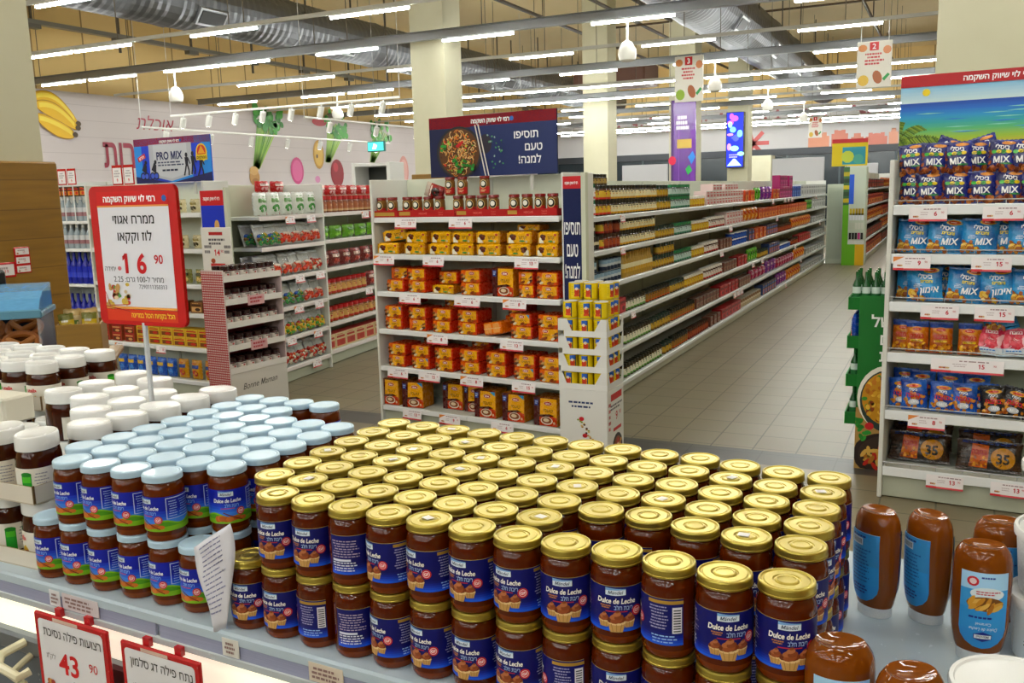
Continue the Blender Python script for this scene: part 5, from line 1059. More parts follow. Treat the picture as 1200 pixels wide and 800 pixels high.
OB = ('box', .24, .14, .14, 'orange box', 'cc4a10', 'e89a30', 'b8200c', 'd8641c'); GRB = ('bag', .15, .17, .06, 'green bag', '3f9a1e', '9ad048', '1c6a14', '55b02c'); PUB = ('bag', .2, .18, .08, 'purple bag', '6a1c86', 'c83aa0', 'e8b0d8', '7a2a98'); PKB = ('box', .16, .17, .12, 'magenta box', 'a80f66', 'd84a9a', '6a0848', 'c02a80'); BLB = ('box', .2, .17, .12, 'blue box', '1c4ab0', '5a90e0', '12307a', '2a5cc8'); WTB = ('box', .3, .2, .14, 'tall white box', 'd6d8da', 'b8bcc0', '8a8e94', 'e8e8ea')
CCN = ('tin', .072, .105, 0, 'black tin with cream band', '1a1612', 'e0d4b0', '2a241c', '2c2824'); BRJ = ('jar', .07, .11, 0, 'brown red jar', '5a1c10', 'a84a20', '7a1410', '3a1c12'); GDB = ('bottle', .058, .20, 0, 'tall bottle with gold cap', 'b89038', 'e8dcb0', 'c89a28', 'b8862a'); BTB = ('tub', .11, .075, 0, 'blue tub with white lid', '1c48a8', '2c5cc0', '1c48a8', 'e4e6ea'); RBX = ('box', .17, .12, .12, 'red box', 'a8101a', 'd0303a', '6a0810', 'b81c24'); BPK = ('box', .13, .11, .1, 'brown pack', '5a3a2c', '9a7a60', '7a2a20', '6a4a3a'); GYP = ('box', .3, .1, .14, 'grey pack', 'a8aaac', 'd0d2d4', '6a6c70', 'c0c2c4'); BTJ = ('tin', .07, .09, 0, 'dark blue tin', '1c2c44', 'c8d0d4', '8aa8c0', '3a4a5c'); WRJ = ('jar', .095, .12, 0, 'white lidded red labelled jar', '4a2014', 'e4dcd4', 'b82a28', 'e8e4de'); GWJ = ('jar', .066, .115, 0, 'jar with white green label', '3a2a10', 'e8e4cc', '5a9a3a', '1c1a10')
DRJ = ('jar', .07, .115, 0, 'dark jar with orange label', '1c1610', '9a6a20', 'c8561c', '101410'); PNK = ('bag', .22, .15, .09, 'crimson bag', '9a1048', 'e05a8a', 'd8a0c0', '7a0a38'); ORB2 = ('bag', .2, .17, .08, 'orange bag', 'd06a14', 'f0b83a', 'b82a10', 'd8801c'); BEI = ('tin', .12, .11, 0, 'beige tin', 'b8a888', 'd8ccb0', '8a6a4a', 'c8c0b0'); MUL = ('box', .16, .15, .12, 'dark patterned box', '2c2a3a', 'c85a2a', '3a6ac0', '4a3a34')
AISLE = {
 5: [(692, 704, GB2, 2), (704, 722, RJ2, 2), (722, 774, WJ, 2), (775, 790, DJ, 2), (790, 812, GJ, 2), (812, 829, YJ, 1), (830, 866, WX2, 3), (866, 872, WX2, 2), (873, 886, OB, 1), (886, 893, GRB, 1), (894, 906, PUB, 1), (906, 914, OB, 1), (914, 928, PKB, 2), (928, 938, BLB, 1), (938, 968, WTB, 1)],
 4: [(690, 708, CCN, 2), (708, 715, RJ2, 2), (715, 732, BRJ, 2), (732, 772, WJ, 2), (774, 794, DJ, 1), (795, 814, GJ, 1), (815, 834, YJ, 1), (834, 852, WRJ, 1), (853, 872, WX2, 2), (873, 890, ORB2, 1), (890, 945, OB, 1), (945, 951, GRB, 1), (951, 969, WTB, 1)],
 3: [(696, 733, BTJ, 2), (735, 769, GDB, 1), (770, 794, DJ, 2), (795, 814, GJ, 1), (815, 829, YJ, 1), (829, 845, WRJ, 1), (846, 860, BPK, 1), (861, 878, BTB, 2), (879, 886, MUL, 1), (886, 900, OB, 1), (900, 912, MUL, 1), (912, 928, BRJ, 1), (929, 950, ORB2, 1), (951, 969, GYP, 1)],
 2: [(730, 736, RBX, 1), (737, 761, GWJ, 1), (762, 789, DRJ, 1), (790, 806, DJ, 1), (807, 828, YJ, 1), (829, 850, WRJ, 1), (851, 866, BPK, 1), (867, 878, RBX, 1), (879, 890, GRB, 1), (891, 902, DJ, 1), (903, 915, MUL, 1), (915, 928, BTB, 1), (929, 936, BRJ, 1), (937, 950, RBX, 1), (951, 968, GYP, 1)],
 1: [(736, 767, GWJ, 1), (768, 790, DJ, 1), (791, 818, DRJ, 1), (819, 846, BPK, 1), (847, 868, RBX, 1), (869, 882, BPK, 1), (883, 900, PNK, 1), (901, 912, PUB, 1), (913, 932, PNK, 1), (933, 944, ORB2, 1), (945, 967, GYP, 1)],
 0: [(736, 780, GWJ, 1), (782, 792, DJ, 1), (793, 810, DRJ, 1), (811, 834, BRJ, 1), (835, 848, BPK, 1), (849, 871, RBX, 1), (872, 895, BEI, 1), (896, 912, MUL, 1), (913, 924, PUB, 1), (925, 940, ORB2, 1), (941, 966, GYP, 1)]}
cnt = {}
for s, segs in AISLE.items():
    where = 'long aisle, ' + ('top shelf' if s == 5 else 'bottom shelf' if s == 0 else f'{ORD[5 - s]} shelf down')
    for a, b, kind, L in segs: lay(AI, ax(a), min(ax(b), ALEN - .03), AL[s] + .0185, kind, where, cnt, where + ' goods', y=.025, layers=L, drop=.1, gap=.006)
lay(AI, ax(713), ax(741), AL[5] + .0185 + .224, ('jar', .066, .09, 0, 'dark jar with gold label', '201810', 'b89a50', '4a3418', '15130e'), 'row standing highest', cnt, 'jars stacked highest in the long aisle', y=.20, rows_named=False)
for s, pxs in {5: [728, 903, 917, 921, 925, 953], 4: [728, 854, 908], 3: [844, 958], 2: [740, 881, 892, 930], 1: [860, 864, 868, 937], 0: [920]}.items():
    for i, px in enumerate(pxs): price_tag(AI, 0, 0, AL[s] + .012, f'white price tag, long aisle, {["bottom", "fifth", "fourth", "third", "second", "top"][s]} shelf rail, {nth(i)} from near end', 'price tags in the long aisle', x=ax(px), w=.11 if px < 800 else .16, y=-.012)
# ================================================================ snack shelves at the right
S = Frame(-.258, 4.885, -4.2); SL = [.145, .445, .745, 1.005, 1.245, 1.485]; SW = 1.0
gondola(S, SW, SL, .42, 1.73, 'white shelf unit of snack bags under the beach poster', sides=(2, 1), cols=('cfd1c8', 'b9bfa6', 'eceff2'), guard=True, lip=.05)
def chunks(A, x0, x1, z0, z1, n, r, cols, seed, L=2):
    q = random.Random(seed)
    for i in range(n): A.ell(q.uniform(x0, x1), q.uniform(z0, z1), r * q.uniform(.7, 1.3), r * q.uniform(.5, .9), q.choice(cols), L + i % 9, 8, rot=q.random() * 3)
def mix_navy(seed):
    w, h = .128, .158; A = Art(); chunks(A, -w * .42, w * .42, h * .06, h * .2, 22, w * .1, ['8a3c14', 'b0581e', '6a2a10', 'c87a34'], seed); chunks(A, -w * .44, -w * .36, h * .2, h * .7, 7, w * .06, ['8a3c14', 'a8541e'], seed + 1)
    A.ell(w * .18, h * .88, w * .24, h * .055, 'd88a3a', 2, 12); A.text('ביסלי', w * .02, h * .755, h * .13, 'f4f4f8', 12, w=w * .8, bold=.03, rot=-.08)
    q = random.Random(seed); 
    for i, c in enumerate(('3fae3a', 'e8d020', '3fae3a', 'e8c818')): A.ell(w * (-.26 + .17 * i), h * (.61 + .01 * (i % 2)), w * .1, h * .055, c, 11, 10)
    A.text('חברים', w * .0, h * .61, h * .06, '14381a', 13, w=w * .56, bold=.02); A.text('MIX', w * .04, h * .39, h * .19, 'f6f6f8', 12, w=w * .84, bold=.022, rot=.05); A.ell(w * .2, h * .27, w * .2, h * .03, '1f7a3a', 11, 10)
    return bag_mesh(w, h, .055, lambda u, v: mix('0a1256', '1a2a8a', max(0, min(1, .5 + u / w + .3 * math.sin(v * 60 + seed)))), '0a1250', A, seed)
def mix_blue(seed, word):
    w, h = .168, .17; A = Art(); chunks(A, -w * .42, -w * .2, h * .08, h * .34, 14, w * .085, ['e0b030', 'c88a28', 'f0cc60', 'a85a1c'], seed); chunks(A, -w * .2, w * .05, h * .05, h * .14, 8, w * .07, ['e0b030', 'a85a1c', 'c87a28'], seed + 2)
    A.ell(w * .2, h * .89, w * .22, h * .075, 'e8b820', 2, 14); A.ell(w * .2, h * .89, w * .17, h * .05, 'c83a1c', 3, 14); A.shadow_lines(w * .1, h * .87, w * .3, h * .91, 1, 'f8e8c8', 4)
    A.text('ביסלי', w * .04, h * .725, h * .13, 'f2f6fa', 12, w=w * .68, bold=.03, rot=-.06); A.text('וחברים', w * .08, h * .58, h * .085, 'f0e020', 12, w=w * .5, bold=.04, rot=-.04); A.shadow_lines(-w * .3, h * .4, -w * .05, h * .52, 3, 'd0e4f4', 5)
    A.text(word, w * .15, h * .34, h * .18, 'f6f8fa', 12, w=w * .58, bold=.025, rot=.06, shear=.2)
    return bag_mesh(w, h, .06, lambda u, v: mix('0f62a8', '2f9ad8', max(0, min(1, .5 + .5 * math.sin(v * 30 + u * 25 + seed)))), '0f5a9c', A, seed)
def bamba(seed):
    w, h = .108, .158; A = Art(); chunks(A, -w * .42, w * .42, h * .06, h * .27, 34, w * .095, ['e8a018', 'f0b830', 'c8780c', 'd88a10', '8a3a08'], seed); A.ell(0, h * .72, w * .34, h * .1, 'e09018', 3, 16); A.ell(0, h * .74, w * .22, h * .05, 'c81e14', 4, 14); A.shadow_lines(-w * .13, h * .725, w * .13, h * .755, 1, 'f8e0c0', 5)
    A.text('במבה', 0, h * .53, h * .13, 'c0140c', 14, w=w * .82, bold=.03); A.rect(-w * .28, h * .35, w * .28, h * .41, 'e8c018', 12); A.shadow_lines(-w * .25, h * .36, w * .25, h * .4, 1, '6a2a08', 13)
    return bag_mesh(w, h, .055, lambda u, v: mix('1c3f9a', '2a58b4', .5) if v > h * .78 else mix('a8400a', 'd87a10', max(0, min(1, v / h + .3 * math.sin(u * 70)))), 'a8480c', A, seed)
def pink(seed):
    w, h = .135, .14; A = Art(); chunks(A, -w * .4, w * .4, h * .3, h * .7, 30, w * .12, ['c8102c', 'e03048', 'd81c38', 'f07080', 'f4c0c4'], seed); A.rect(-w * .4, h * .1, w * .4, h * .24, 'e8eef4', 3); A.shadow_lines(-w * .34, h * .13, w * .34, h * .21, 1, '2a7ac8', 13); A.text('במבה', 0, h * .82, h * .12, 'f8d8dc', 14, w=w * .6, bold=.04)
    return bag_mesh(w, h, .06, lambda u, v: hx('c81c44') if v > h * .25 else hx('c8dcec'), 'b81a3c', A, seed)
def bbox_blue(seed, dark=False):
    w, h = .125, .155; c = ('0c0c10', '1c1a20') if dark else ('0a3a9a', '1f6ad0'); A = Art(); chunks(A, -w * .4, w * .4, h * .08, h * .6, 20, w * .09, ['c87a18', 'e0a030', 'a8500c', 'd88a20'], seed); A.ell(w * .02, h * .8, w * .3, h * .07, 'e0a018', 12, 14); A.ell(w * .02, h * .8, w * .2, h * .04, 'c83a1c', 13, 12)
    A.text('ביסלי', 0, h * .68, h * .085, 'f2f4f8', 14, w=w * .55, bold=.04, rot=-.05); A.text('במבה', 0, h * .5, h * .14, 'd0182c', 14, w=w * .72, bold=.03, rot=-.05); A.ell(0, h * .26, w * .22, h * .1, 'c8ccd4', 12, 12); A.text('MIX', w * .05, h * .26, h * .1, 'f2f2f4', 14, w=w * .5, bold=.03, rot=.1)
    return bag_mesh(w, h, .05, lambda u, v: mix(*c, max(0, min(1, .5 + .5 * math.sin(v * 40 + u * 30 + seed)))), c[0], A, seed)
def multi(seed):
    w, h, = .30, .155; A = Art(); A.poly([(-w * .3, h * .1), (-w * .02, h * .08), (0, h * .82), (-w * .26, h * .86)], 'c85a14', 2); A.text('במבה', -w * .15, h * .6, h * .16, 'b8140c', 12, w=w * .24, bold=.03); chunks(A, -w * .28, -w * .03, h * .12, h * .42, 18, w * .03, ['e8a018', 'c8780c', '8a3a08'], seed)
    A.ell(w * .22, h * .44, w * .19, h * .34, 'c8860c', 3, 20); A.text('35', w * .22, h * .42, h * .3, '1c1408', 12, bold=.03); A.shadow_lines(-w * .45, h * .85, w * .45, h * .95, 2, '2a4a9a', 2, .5, 3); A.shadow_lines(-w * .48, h * .1, -w * .32, h * .6, 4, '4a3a30', 2)
    return bag_mesh(w, h, .07, lambda u, v: mix('120c0a', '3a2010', max(0, min(1, .5 + .5 * math.sin(v * 50 + u * 22 + seed)))), '140e0c', A, seed, res=(18, 12))
KINDS = {'navy': [Proto('snack_bag', mix_navy(i * 3 + 1), (), 'snack bag') for i in range(3)], 'blue': [Proto('snack_bag', mix_blue(1, 'MIX'), (), 'snack bag'), Proto('snack_bag', mix_blue(5, 'אימון'), (), 'snack bag')], 'bamba': [Proto('snack_bag', bamba(i + 2), (), 'snack bag') for i in range(2)],
         'pink': [Proto('snack_bag', pink(3), (), 'snack bag')], 'bb': [Proto('snack_bag', bbox_blue(2), (), 'snack bag'), Proto('snack_bag', bbox_blue(7), (), 'snack bag')], 'dark': [Proto('snack_bag', bbox_blue(4, True), (), 'snack bag')], 'multi': [Proto('snack_multipack', multi(4), (), 'snack bag')]}
DESC = {'navy': 'navy mixed snack bag', 'blue': 'bright blue snack bag', 'bamba': 'orange peanut snack bag', 'pink': 'pink and white snack bag', 'bb': 'blue snack bag with red lettering', 'dark': 'black snack bag', 'multi': 'dark snack multipack with yellow circle'}
def sbag(kind, px, z, where, i, grp, y=.05, dz=0, lean=.12, roll=0, v=None, sc=1.0, turn=0):
    P = KINDS[kind]; p = P[(i if v is None else v) % len(P)]; x = S.hit(px, 350, y)[0]
    hw = {'navy': .066, 'blue': .087, 'bamba': .056, 'pink': .07, 'bb': .065, 'dark': .065, 'multi': .152}[kind] * sc + .004
    if x < hw: x = hw; y += .035
    p.put(S.pt(x, y + .02, z + .0205 + dz + .028 * lean), 0, f'{DESC[kind]}, {where}, {nth(i)} from left', grp, rot=(-lean, roll, S.a + turn), scale=(sc, 1, sc))
gname = 'snack bags on the right shelves'
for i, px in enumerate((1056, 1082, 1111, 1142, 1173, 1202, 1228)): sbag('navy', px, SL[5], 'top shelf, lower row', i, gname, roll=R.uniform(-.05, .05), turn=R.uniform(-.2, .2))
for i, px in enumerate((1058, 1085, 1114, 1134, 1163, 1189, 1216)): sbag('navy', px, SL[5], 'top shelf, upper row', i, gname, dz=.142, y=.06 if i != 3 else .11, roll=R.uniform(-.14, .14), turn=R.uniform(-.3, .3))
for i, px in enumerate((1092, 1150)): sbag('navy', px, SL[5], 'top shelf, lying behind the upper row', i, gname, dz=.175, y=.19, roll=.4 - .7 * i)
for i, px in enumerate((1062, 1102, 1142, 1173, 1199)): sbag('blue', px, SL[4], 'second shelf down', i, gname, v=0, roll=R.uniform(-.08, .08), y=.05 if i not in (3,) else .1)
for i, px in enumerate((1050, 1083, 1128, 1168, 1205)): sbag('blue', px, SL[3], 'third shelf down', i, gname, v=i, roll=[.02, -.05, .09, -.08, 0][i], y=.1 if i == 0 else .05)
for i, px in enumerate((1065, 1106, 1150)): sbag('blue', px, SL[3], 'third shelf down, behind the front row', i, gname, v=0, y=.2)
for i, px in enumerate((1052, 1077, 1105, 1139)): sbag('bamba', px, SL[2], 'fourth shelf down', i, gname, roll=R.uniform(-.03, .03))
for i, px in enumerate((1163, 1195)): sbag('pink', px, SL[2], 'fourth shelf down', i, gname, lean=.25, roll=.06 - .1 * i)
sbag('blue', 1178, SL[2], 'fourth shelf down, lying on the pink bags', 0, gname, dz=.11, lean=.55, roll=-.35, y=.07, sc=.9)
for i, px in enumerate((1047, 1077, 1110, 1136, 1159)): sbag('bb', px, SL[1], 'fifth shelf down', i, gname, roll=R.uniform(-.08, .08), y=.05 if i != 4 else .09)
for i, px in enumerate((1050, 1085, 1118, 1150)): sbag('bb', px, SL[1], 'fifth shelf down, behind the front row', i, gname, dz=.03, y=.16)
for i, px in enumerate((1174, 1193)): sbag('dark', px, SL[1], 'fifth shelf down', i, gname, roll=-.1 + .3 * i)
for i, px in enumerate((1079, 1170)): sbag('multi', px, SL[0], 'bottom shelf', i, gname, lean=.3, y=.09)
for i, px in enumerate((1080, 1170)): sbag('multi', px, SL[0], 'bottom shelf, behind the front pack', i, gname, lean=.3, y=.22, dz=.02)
seen = {}
for t, a, b in ((5, 1058, 1103), (5, 1143, 1190), (4, 1043, 1086), (4, 1133, 1180), (3, 1077, 1122), (3, 1140, 1187), (2, 1092, 1179), (1, 1069, 1112), (0, 1094, 1138), (0, 1172, 1216)):
    k = seen.get(t, 0); seen[t] = k + 1
    price_tag(S, a, b, SL[t] + .012, f'white price tag on the snack unit, {nth(5 - t)} shelf from the top, {nth(k)} from left', 'price tags on the snack unit', kind=[0, 0, 3, 2, 0, 2, 2, 1, 4, 4][len([1 for q in seen.values() for _ in range(q)]) - 1])
# beach poster
xa, za = S.hit(1057, 88, .31); W, H = 1.0, .42; zb = 1.735
m = MB(); m.box(0, W, -.006, .006, 0, H, 'board', 'e0e0e0', .002); A = Art()
STOPS = [(0, 'd89a3c'), (.08, 'dca44a'), (.16, 'd8c83c'), (.24, 'a8cc3c'), (.34, '5cc07c'), (.42, '34acb0'), (.50, '2a98d4'), (.58, '1f6cd0'), (.68, '1c3ca4')]
for i in range(40):
    t = .68 * i / 40; k = max(j for j in range(len(STOPS) - 1) if STOPS[j][0] <= t); (t0, c0), (t1, c1) = STOPS[k], STOPS[k + 1]; A.rect(0, H * t, W, H * (t + .022), mix(c0, c1, (t - t0) / (t1 - t0)), 1 + i % 3)
for i in range(10): t = .67 + .019 * i; A.rect(0, H * t, W, H * (t + .024), mix('cfe6ee', '8cc8ec', i / 9), 5 + i % 2)
A.poly([(W * .1, H * .10), (W * .3, H * .13), (W * .45, H * .1), (W * .7, H * .14), (W, H * .12), (W, 0), (0, 0)], 'd89038', 8); q = random.Random(3)
for i in range(26): x = W * q.random() * .8; z = H * q.uniform(.3, .6); A.poly([(x, z), (x + W * .06, z + .003), (x + W * .14, z), (x + W * .06, z - .003)], q.choice(['6cc8d8', '3f9ae0', '2f7cd8', '8ad8c8']), 8)
A.ell(W * .12, H * .79, .018, .018, 'f4d820', 19, 16)
for i in range(9):
    a = math.radians(-50 + i * 27); pts = [(W * .0 + .24 * t * math.cos(a) - .02, H * .2 + .2 * t * math.sin(a) - .09 * t * t) for t in (0, .15, .3, .45, .6, .75, .9, 1)]
    A.line(pts, .008, '4f6010', 20)
    for t in range(1, 16): x, z = .24 * t / 16 * math.cos(a) - .02, H * .2 + .2 * t / 16 * math.sin(a) - .09 * (t / 16) ** 2; A.line([(x, z), (x + .03 * math.cos(a + 1), z + .03 * math.sin(a + 1) - .02)], .007, ['6a8a1c', '8aa82a', '4f7014'][t % 3], 21); A.line([(x, z), (x + .03 * math.cos(a - 1), z + .03 * math.sin(a - 1) - .02)], .007, ['6a8a1c', '8aa82a', '4f7014'][t % 3], 21)
A.rect(0, H * .86, W, H, 'b8101a', 30); A.text('רמי לוי שיווק השקמה', W * .44, H * .93, H * .06, 'ffffff', 31, w=W * .42, bold=.03)
m.art(A, lambda u, v, d=0: Vector((max(0, min(W, u)), -.006 - d, max(0, min(H, v)))), step=.0002)
for x in (.05, .9): m.box(x - .01, x + .01, .006, .02, -.1, H * .5, 'paint', 'c8c8c0')
o = obj('beach_poster', m, smooth=False); o.location = S.pt(xa, .31, zb); o.rotation_euler.z = S.a; tag(o, 'header poster of a beach with palm and sun above the snack shelves', 'sign')
# green floor stand left of the snack shelves
G = Frame(-.436, 5.36, 0); o = empty('bottle_stand', G.pt(0, 0, 0), 0); tag(o, 'green cardboard floor stand of bottles left of the snack shelves', 'display stand')
gw, gh = .42, 1.0; m = MB(); m.box(0, gw, 0, .012, 0, gh, 'board', '0c6a1c', .002); A = Art(); A.rect(0, .5, gw, gh, '0e6a20', 1); A.rect(0, 0, gw, .36, 'b08848', 2); A.rect(0, .36, gw, .5, '0e6a20', 1); q = random.Random(9)
A.ell(.165, .42, .16, .19, 'ece6d8', 3, 26); A.ell(.17, .405, .15, .18, '2a3a34', 4, 26); A.ell(.17, .42, .14, .155, 'c88a14', 5, 26)
for i in range(90):
    a, r = q.uniform(0, 2 * PI), math.sqrt(q.random()); A.ell(.17 + .13 * r * math.cos(a), .42 + .145 * r * math.sin(a), .016, .012, q.choice(['d8a020', 'e8b838', 'b86a10', 'c87818', '3f8a24', '8a3a10']), 6 + i % 9, 8, rot=q.random() * 3)
A.ell(.16, .09, .17, .13, '2a1c18', 3, 26); A.ell(.17, .09, .15, .115, '3a2a22', 4, 26)
for i in range(40): a, r = q.uniform(0, 2 * PI), math.sqrt(q.random()); A.ell(.17 + .12 * r * math.cos(a), .085 + .08 * r * math.sin(a), .03, .012, q.choice(['d8a040', 'e0b050', 'c82a1a', 'b87020']), 5 + i % 9, 8, rot=q.random() * 3)
A.ell(.075, .255, .024, .022, 'c01820', 5, 14)
for x, z in ((.03, .24), (.05, .20), (.02, .28)): [A.ell(x + q.uniform(-.02, .02), z + q.uniform(-.02, .02), .02, .012, q.choice(['1f7a24', '2f9434']), 6 + k, 8, rot=k) for k in range(4)]
for t, z in (('של', .86), ('ם', .76), ('ת', .665)): A.text(t, .12 if t == 'של' else .14, z, .062, 'f0f4f0', 16, bold=.02)
m.art(A, lambda u, v, d=0: Vector((max(0, min(gw, u)), -d, max(0, v))), step=.0004); obj('side_panel', m, o, False)
m = MB(); m.box(0, gw, .42, .432, 0, gh - .1, 'board', '0c5a1a'); obj('side_panel', m, o, False); m = MB(); m.box(gw - .012, gw, .012, .42, 0, gh, 'board', '0c5a1a'); obj('back_panel', m, o, False)
GBT = Proto('oil_bottle', bottle_mesh(.046, .19, '0c4a1c', 'c8d8d0', '1f6a34', '0e5a20'), (), 'bottle'); GPK = goods('bag', .10, .18, .05, '1c4ab0', 'd8902c', 'c8d4e0', '2a5cc8')
lv = [.28, .50, .72, .94]
for k, z in enumerate(lv):
    m = MB(); m.box(-.055, gw - .012, .012, .42, z - .012, z, 'board', '0e6a20'); m.box(-.06, -.052, .0, .43, z - .02, z + .05, 'board', '118028'); m.box(-.055, 0, .0, .012, z - .02, z + .05, 'board', '0e6a20'); obj('tray', m, o, False)
    for r_ in range(3):
        for c in range(4 if k == 3 else 1):
            P = GPK if k == 2 else GBT; P.put(G.pt((-.022 + c * .05) if k == 3 else -.018, .062 + r_ * .12, z + .0005), 0 if P is GBT else -PI / 2, f'{"green bottle" if P is GBT else "blue pasta bag"} in the green stand, {["lowest", "second", "third", "top"][k]} tray, row {["one", "two", "three"][r_]}, {nth(c)} from left', 'goods in the green stand')

# ================================================================ left: sweets shelf facing us
L = Frame(-6.80, 5.56, -4.0); LL = [.12, .40, .69, .93, 1.22, 1.51]; LW = 1.40
gondola(L, LW, LL, .27, 1.78, 'white end shelf unit of chocolates and wafers behind the price sign', bays=2, sides=(2, 1), cols=('cdd0c8', 'd6dac8', 'e6e8ea'))
def lx(px): return L.hit(px, 330, .02)[0]
YW = ('box', .15, .075, .12, 'yellow wafer box', 'dcb42a', '7a3a14', 'c8281c', 'd0a020'); RW = ('box', .13, .07, .12, 'red chocolate box', 'a81818', '5a2410', 'd8a060', '8a1414'); CHK = ('bag', .11, .11, .06, 'cream sweets bag', 'd8cca0', '3a3420', '8a7a3a', 'c8bc90'); BLG = ('bag', .115, .16, .06, 'bright blue sweets bag', '1450b8', '3f8ae0', 'e0b83a', '1c64cc'); GLD = ('bag', .12, .165, .06, 'golden sweets bag', 'd89a10', 'b82a1c', '2a4a9a', 'c88a10'); BRB = ('box', .14, .09, .12, 'brown biscuit box', '7a4a20', 'd8a868', '3a1c0c', '8a5a2c'); GBG = ('bag', .12, .12, .06, 'olive sweets bag', '7a7a3a', 'e0c070', '3a3a1c', '8a8a44')
cnt = {}; lw = lambda s: f'sweets unit, {["bottom", "fifth", "fourth", "third", "second", "top"][s]} shelf'
for s, segs in {5: [(112, 208, CHK, 1), (208, 240, CHK, 1)], 4: [(112, 206, GBG, 1), (207, 240, CHK, 1)], 3: [(112, 206, GBG, 1), (208, 240, GBG, 1)], 2: [(112, 212, BRB, 1), (213, 240, BRB, 1)], 1: [(108, 152, RW, 2), (153, 241, YW, 2)], 0: [(126, 195, BLG, 1), (195, 242, GLD, 1)]}.items():
    for a, b, k, n in segs: lay(L, lx(a), min(lx(b), LW - .005), LL[s] + .0185, k, lw(s), cnt, lw(s) + ' goods', layers=n)
for i, (s, px) in enumerate(((1, 136), (1, 185), (4, 140), (3, 215), (2, 140))): price_tag(L, 0, 0, LL[s] + .01, f'white price tag on the sweets unit, {["fifth shelf, left", "fifth shelf, right", "second shelf", "third shelf", "fourth shelf"][i]}', 'price tags on the sweets unit', x=lx(px), w=.12)
xa, za = L.hit(157, 168, .18); W, H = .93, .37
m = MB(); m.box(0, W, -.006, .006, 0, H, 'board', '1450d0', .002); A = Art(); A.rect(0, 0, W, H, '1c8ae8', 1); A.rect(W * .1, 0, W * .2, H * .84, '1440d8', 2); A.rect(W * .76, 0, W * .88, H * .84, '1440d8', 2)
A.poly([(W * .2, H * .86), (W * .76, H * .86), (W * .76, H * .16), (W * .48, H * .03), (W * .2, H * .16)], 'b4b8c4', 3); A.poly([(W * .26, H * .86), (W * .7, H * .86), (W * .7, H * .2), (W * .48, H * .08), (W * .26, H * .2)], 'c4c8d2', 4); A.poly([(0, 0), (W * .46, 0), (0, H * .16)], '101a5a', 5); A.poly([(W, 0), (W * .5, 0), (W, H * .2)], '101a5a', 5); A.poly([(0, H * .06), (W * .2, H * .16), (W * .48, H * .02), (W * .3, 0), (0, 0)], '1438c0', 4)
A.text('PRO MIX', W * .47, H * .6, H * .17, '14205a', 6, w=W * .34, bold=.03); A.shadow_lines(W * .3, H * .36, W * .66, H * .48, 2, '3a4264', 6, .5, 4); A.shadow_lines(W * .34, H * .24, W * .62, H * .31, 1, '20284a', 6, .6, 5)
A.poly([(W * .04, H * .58), (W * .14, H * .68), (W * .155, H * .58), (W * .055, H * .48)], 'c8202c', 6); A.text('חדש', W * .098, H * .58, H * .07, 'f4e0e0', 7, rot=.3, bold=.03)
A.ell(W * .885, H * .62, W * .07, H * .2, 'e8c820', 6, 18); A.ell(W * .885, H * .64, W * .055, H * .15, 'c83018', 7, 16); A.poly([(W * .84, H * .6), (W * .885, H * .78), (W * .93, H * .6)], 'e8a020', 8); A.rect(W * .815, H * .46, W * .955, H * .58, 'e8c820', 9); A.text('ממתקים', W * .885, H * .52, H * .06, '3a1a10', 10, w=W * .12, bold=.03)
def fig(x, z, s, pose):                              # dark printed silhouettes of athletes
    A.ell(x, z + s * .9, s * .09, s * .11, '14182c', 7, 8); A.poly([(x - s * .12, z + s * .8), (x + s * .12, z + s * .8), (x + s * .08, z + s * .42), (x - s * .08, z + s * .42)], '14182c', 7); A.line([(x - s * .04, z + s * .45), (x - s * .12 * pose, z + s * .2), (x - s * .2 * pose, z)], s * .09, '14182c', 7); A.line([(x + s * .04, z + s * .45), (x + s * .12, z + s * .2), (x + s * .1 * pose, z)], s * .09, '14182c', 7); A.line([(x + s * .1, z + s * .76), (x + s * .22, z + s * .5)], s * .06, '14182c', 7)
fig(W * .69, H * .14, H * .5, 1); fig(W * .77, H * .16, H * .5, .6); fig(W * .87, H * .12, H * .46, 1.2)
for x in (.1, .23): A.ell(W * x, H * .16, H * .09, H * .09, '14182c', 7, 12); A.ell(W * x, H * .16, H * .06, H * .06, '3a5ad0', 8, 12); A.ell(W * (x + .05), H * .16, H * .09, H * .09, '14182c', 7, 12); A.ell(W * (x + .05), H * .16, H * .06, H * .06, '3a5ad0', 8, 12); A.poly([(W * (x - .01), H * .3), (W * (x + .03), H * .46), (W * (x + .06), H * .4), (W * (x + .05), H * .2)], '14182c', 9); A.ell(W * (x + .05), H * .47, H * .045, H * .05, '14182c', 9, 8)
hdr(A, W, H, .16, W * .48, W * .26); m.art(A, lambda u, v, d=0: Vector((u, -.006 - d, v)), step=.0004)
for x in (.2, .7): m.box(x - .01, x + .01, .006, .02, -.1, H * .5, 'paint', 'c8c8c0')
o = obj('header_sign', m, smooth=False); o.location = L.pt(xa, .18, 1.782); o.rotation_euler.z = L.a; tag(o, 'bright blue header sign reading PRO MIX above the sweets unit', 'sign')
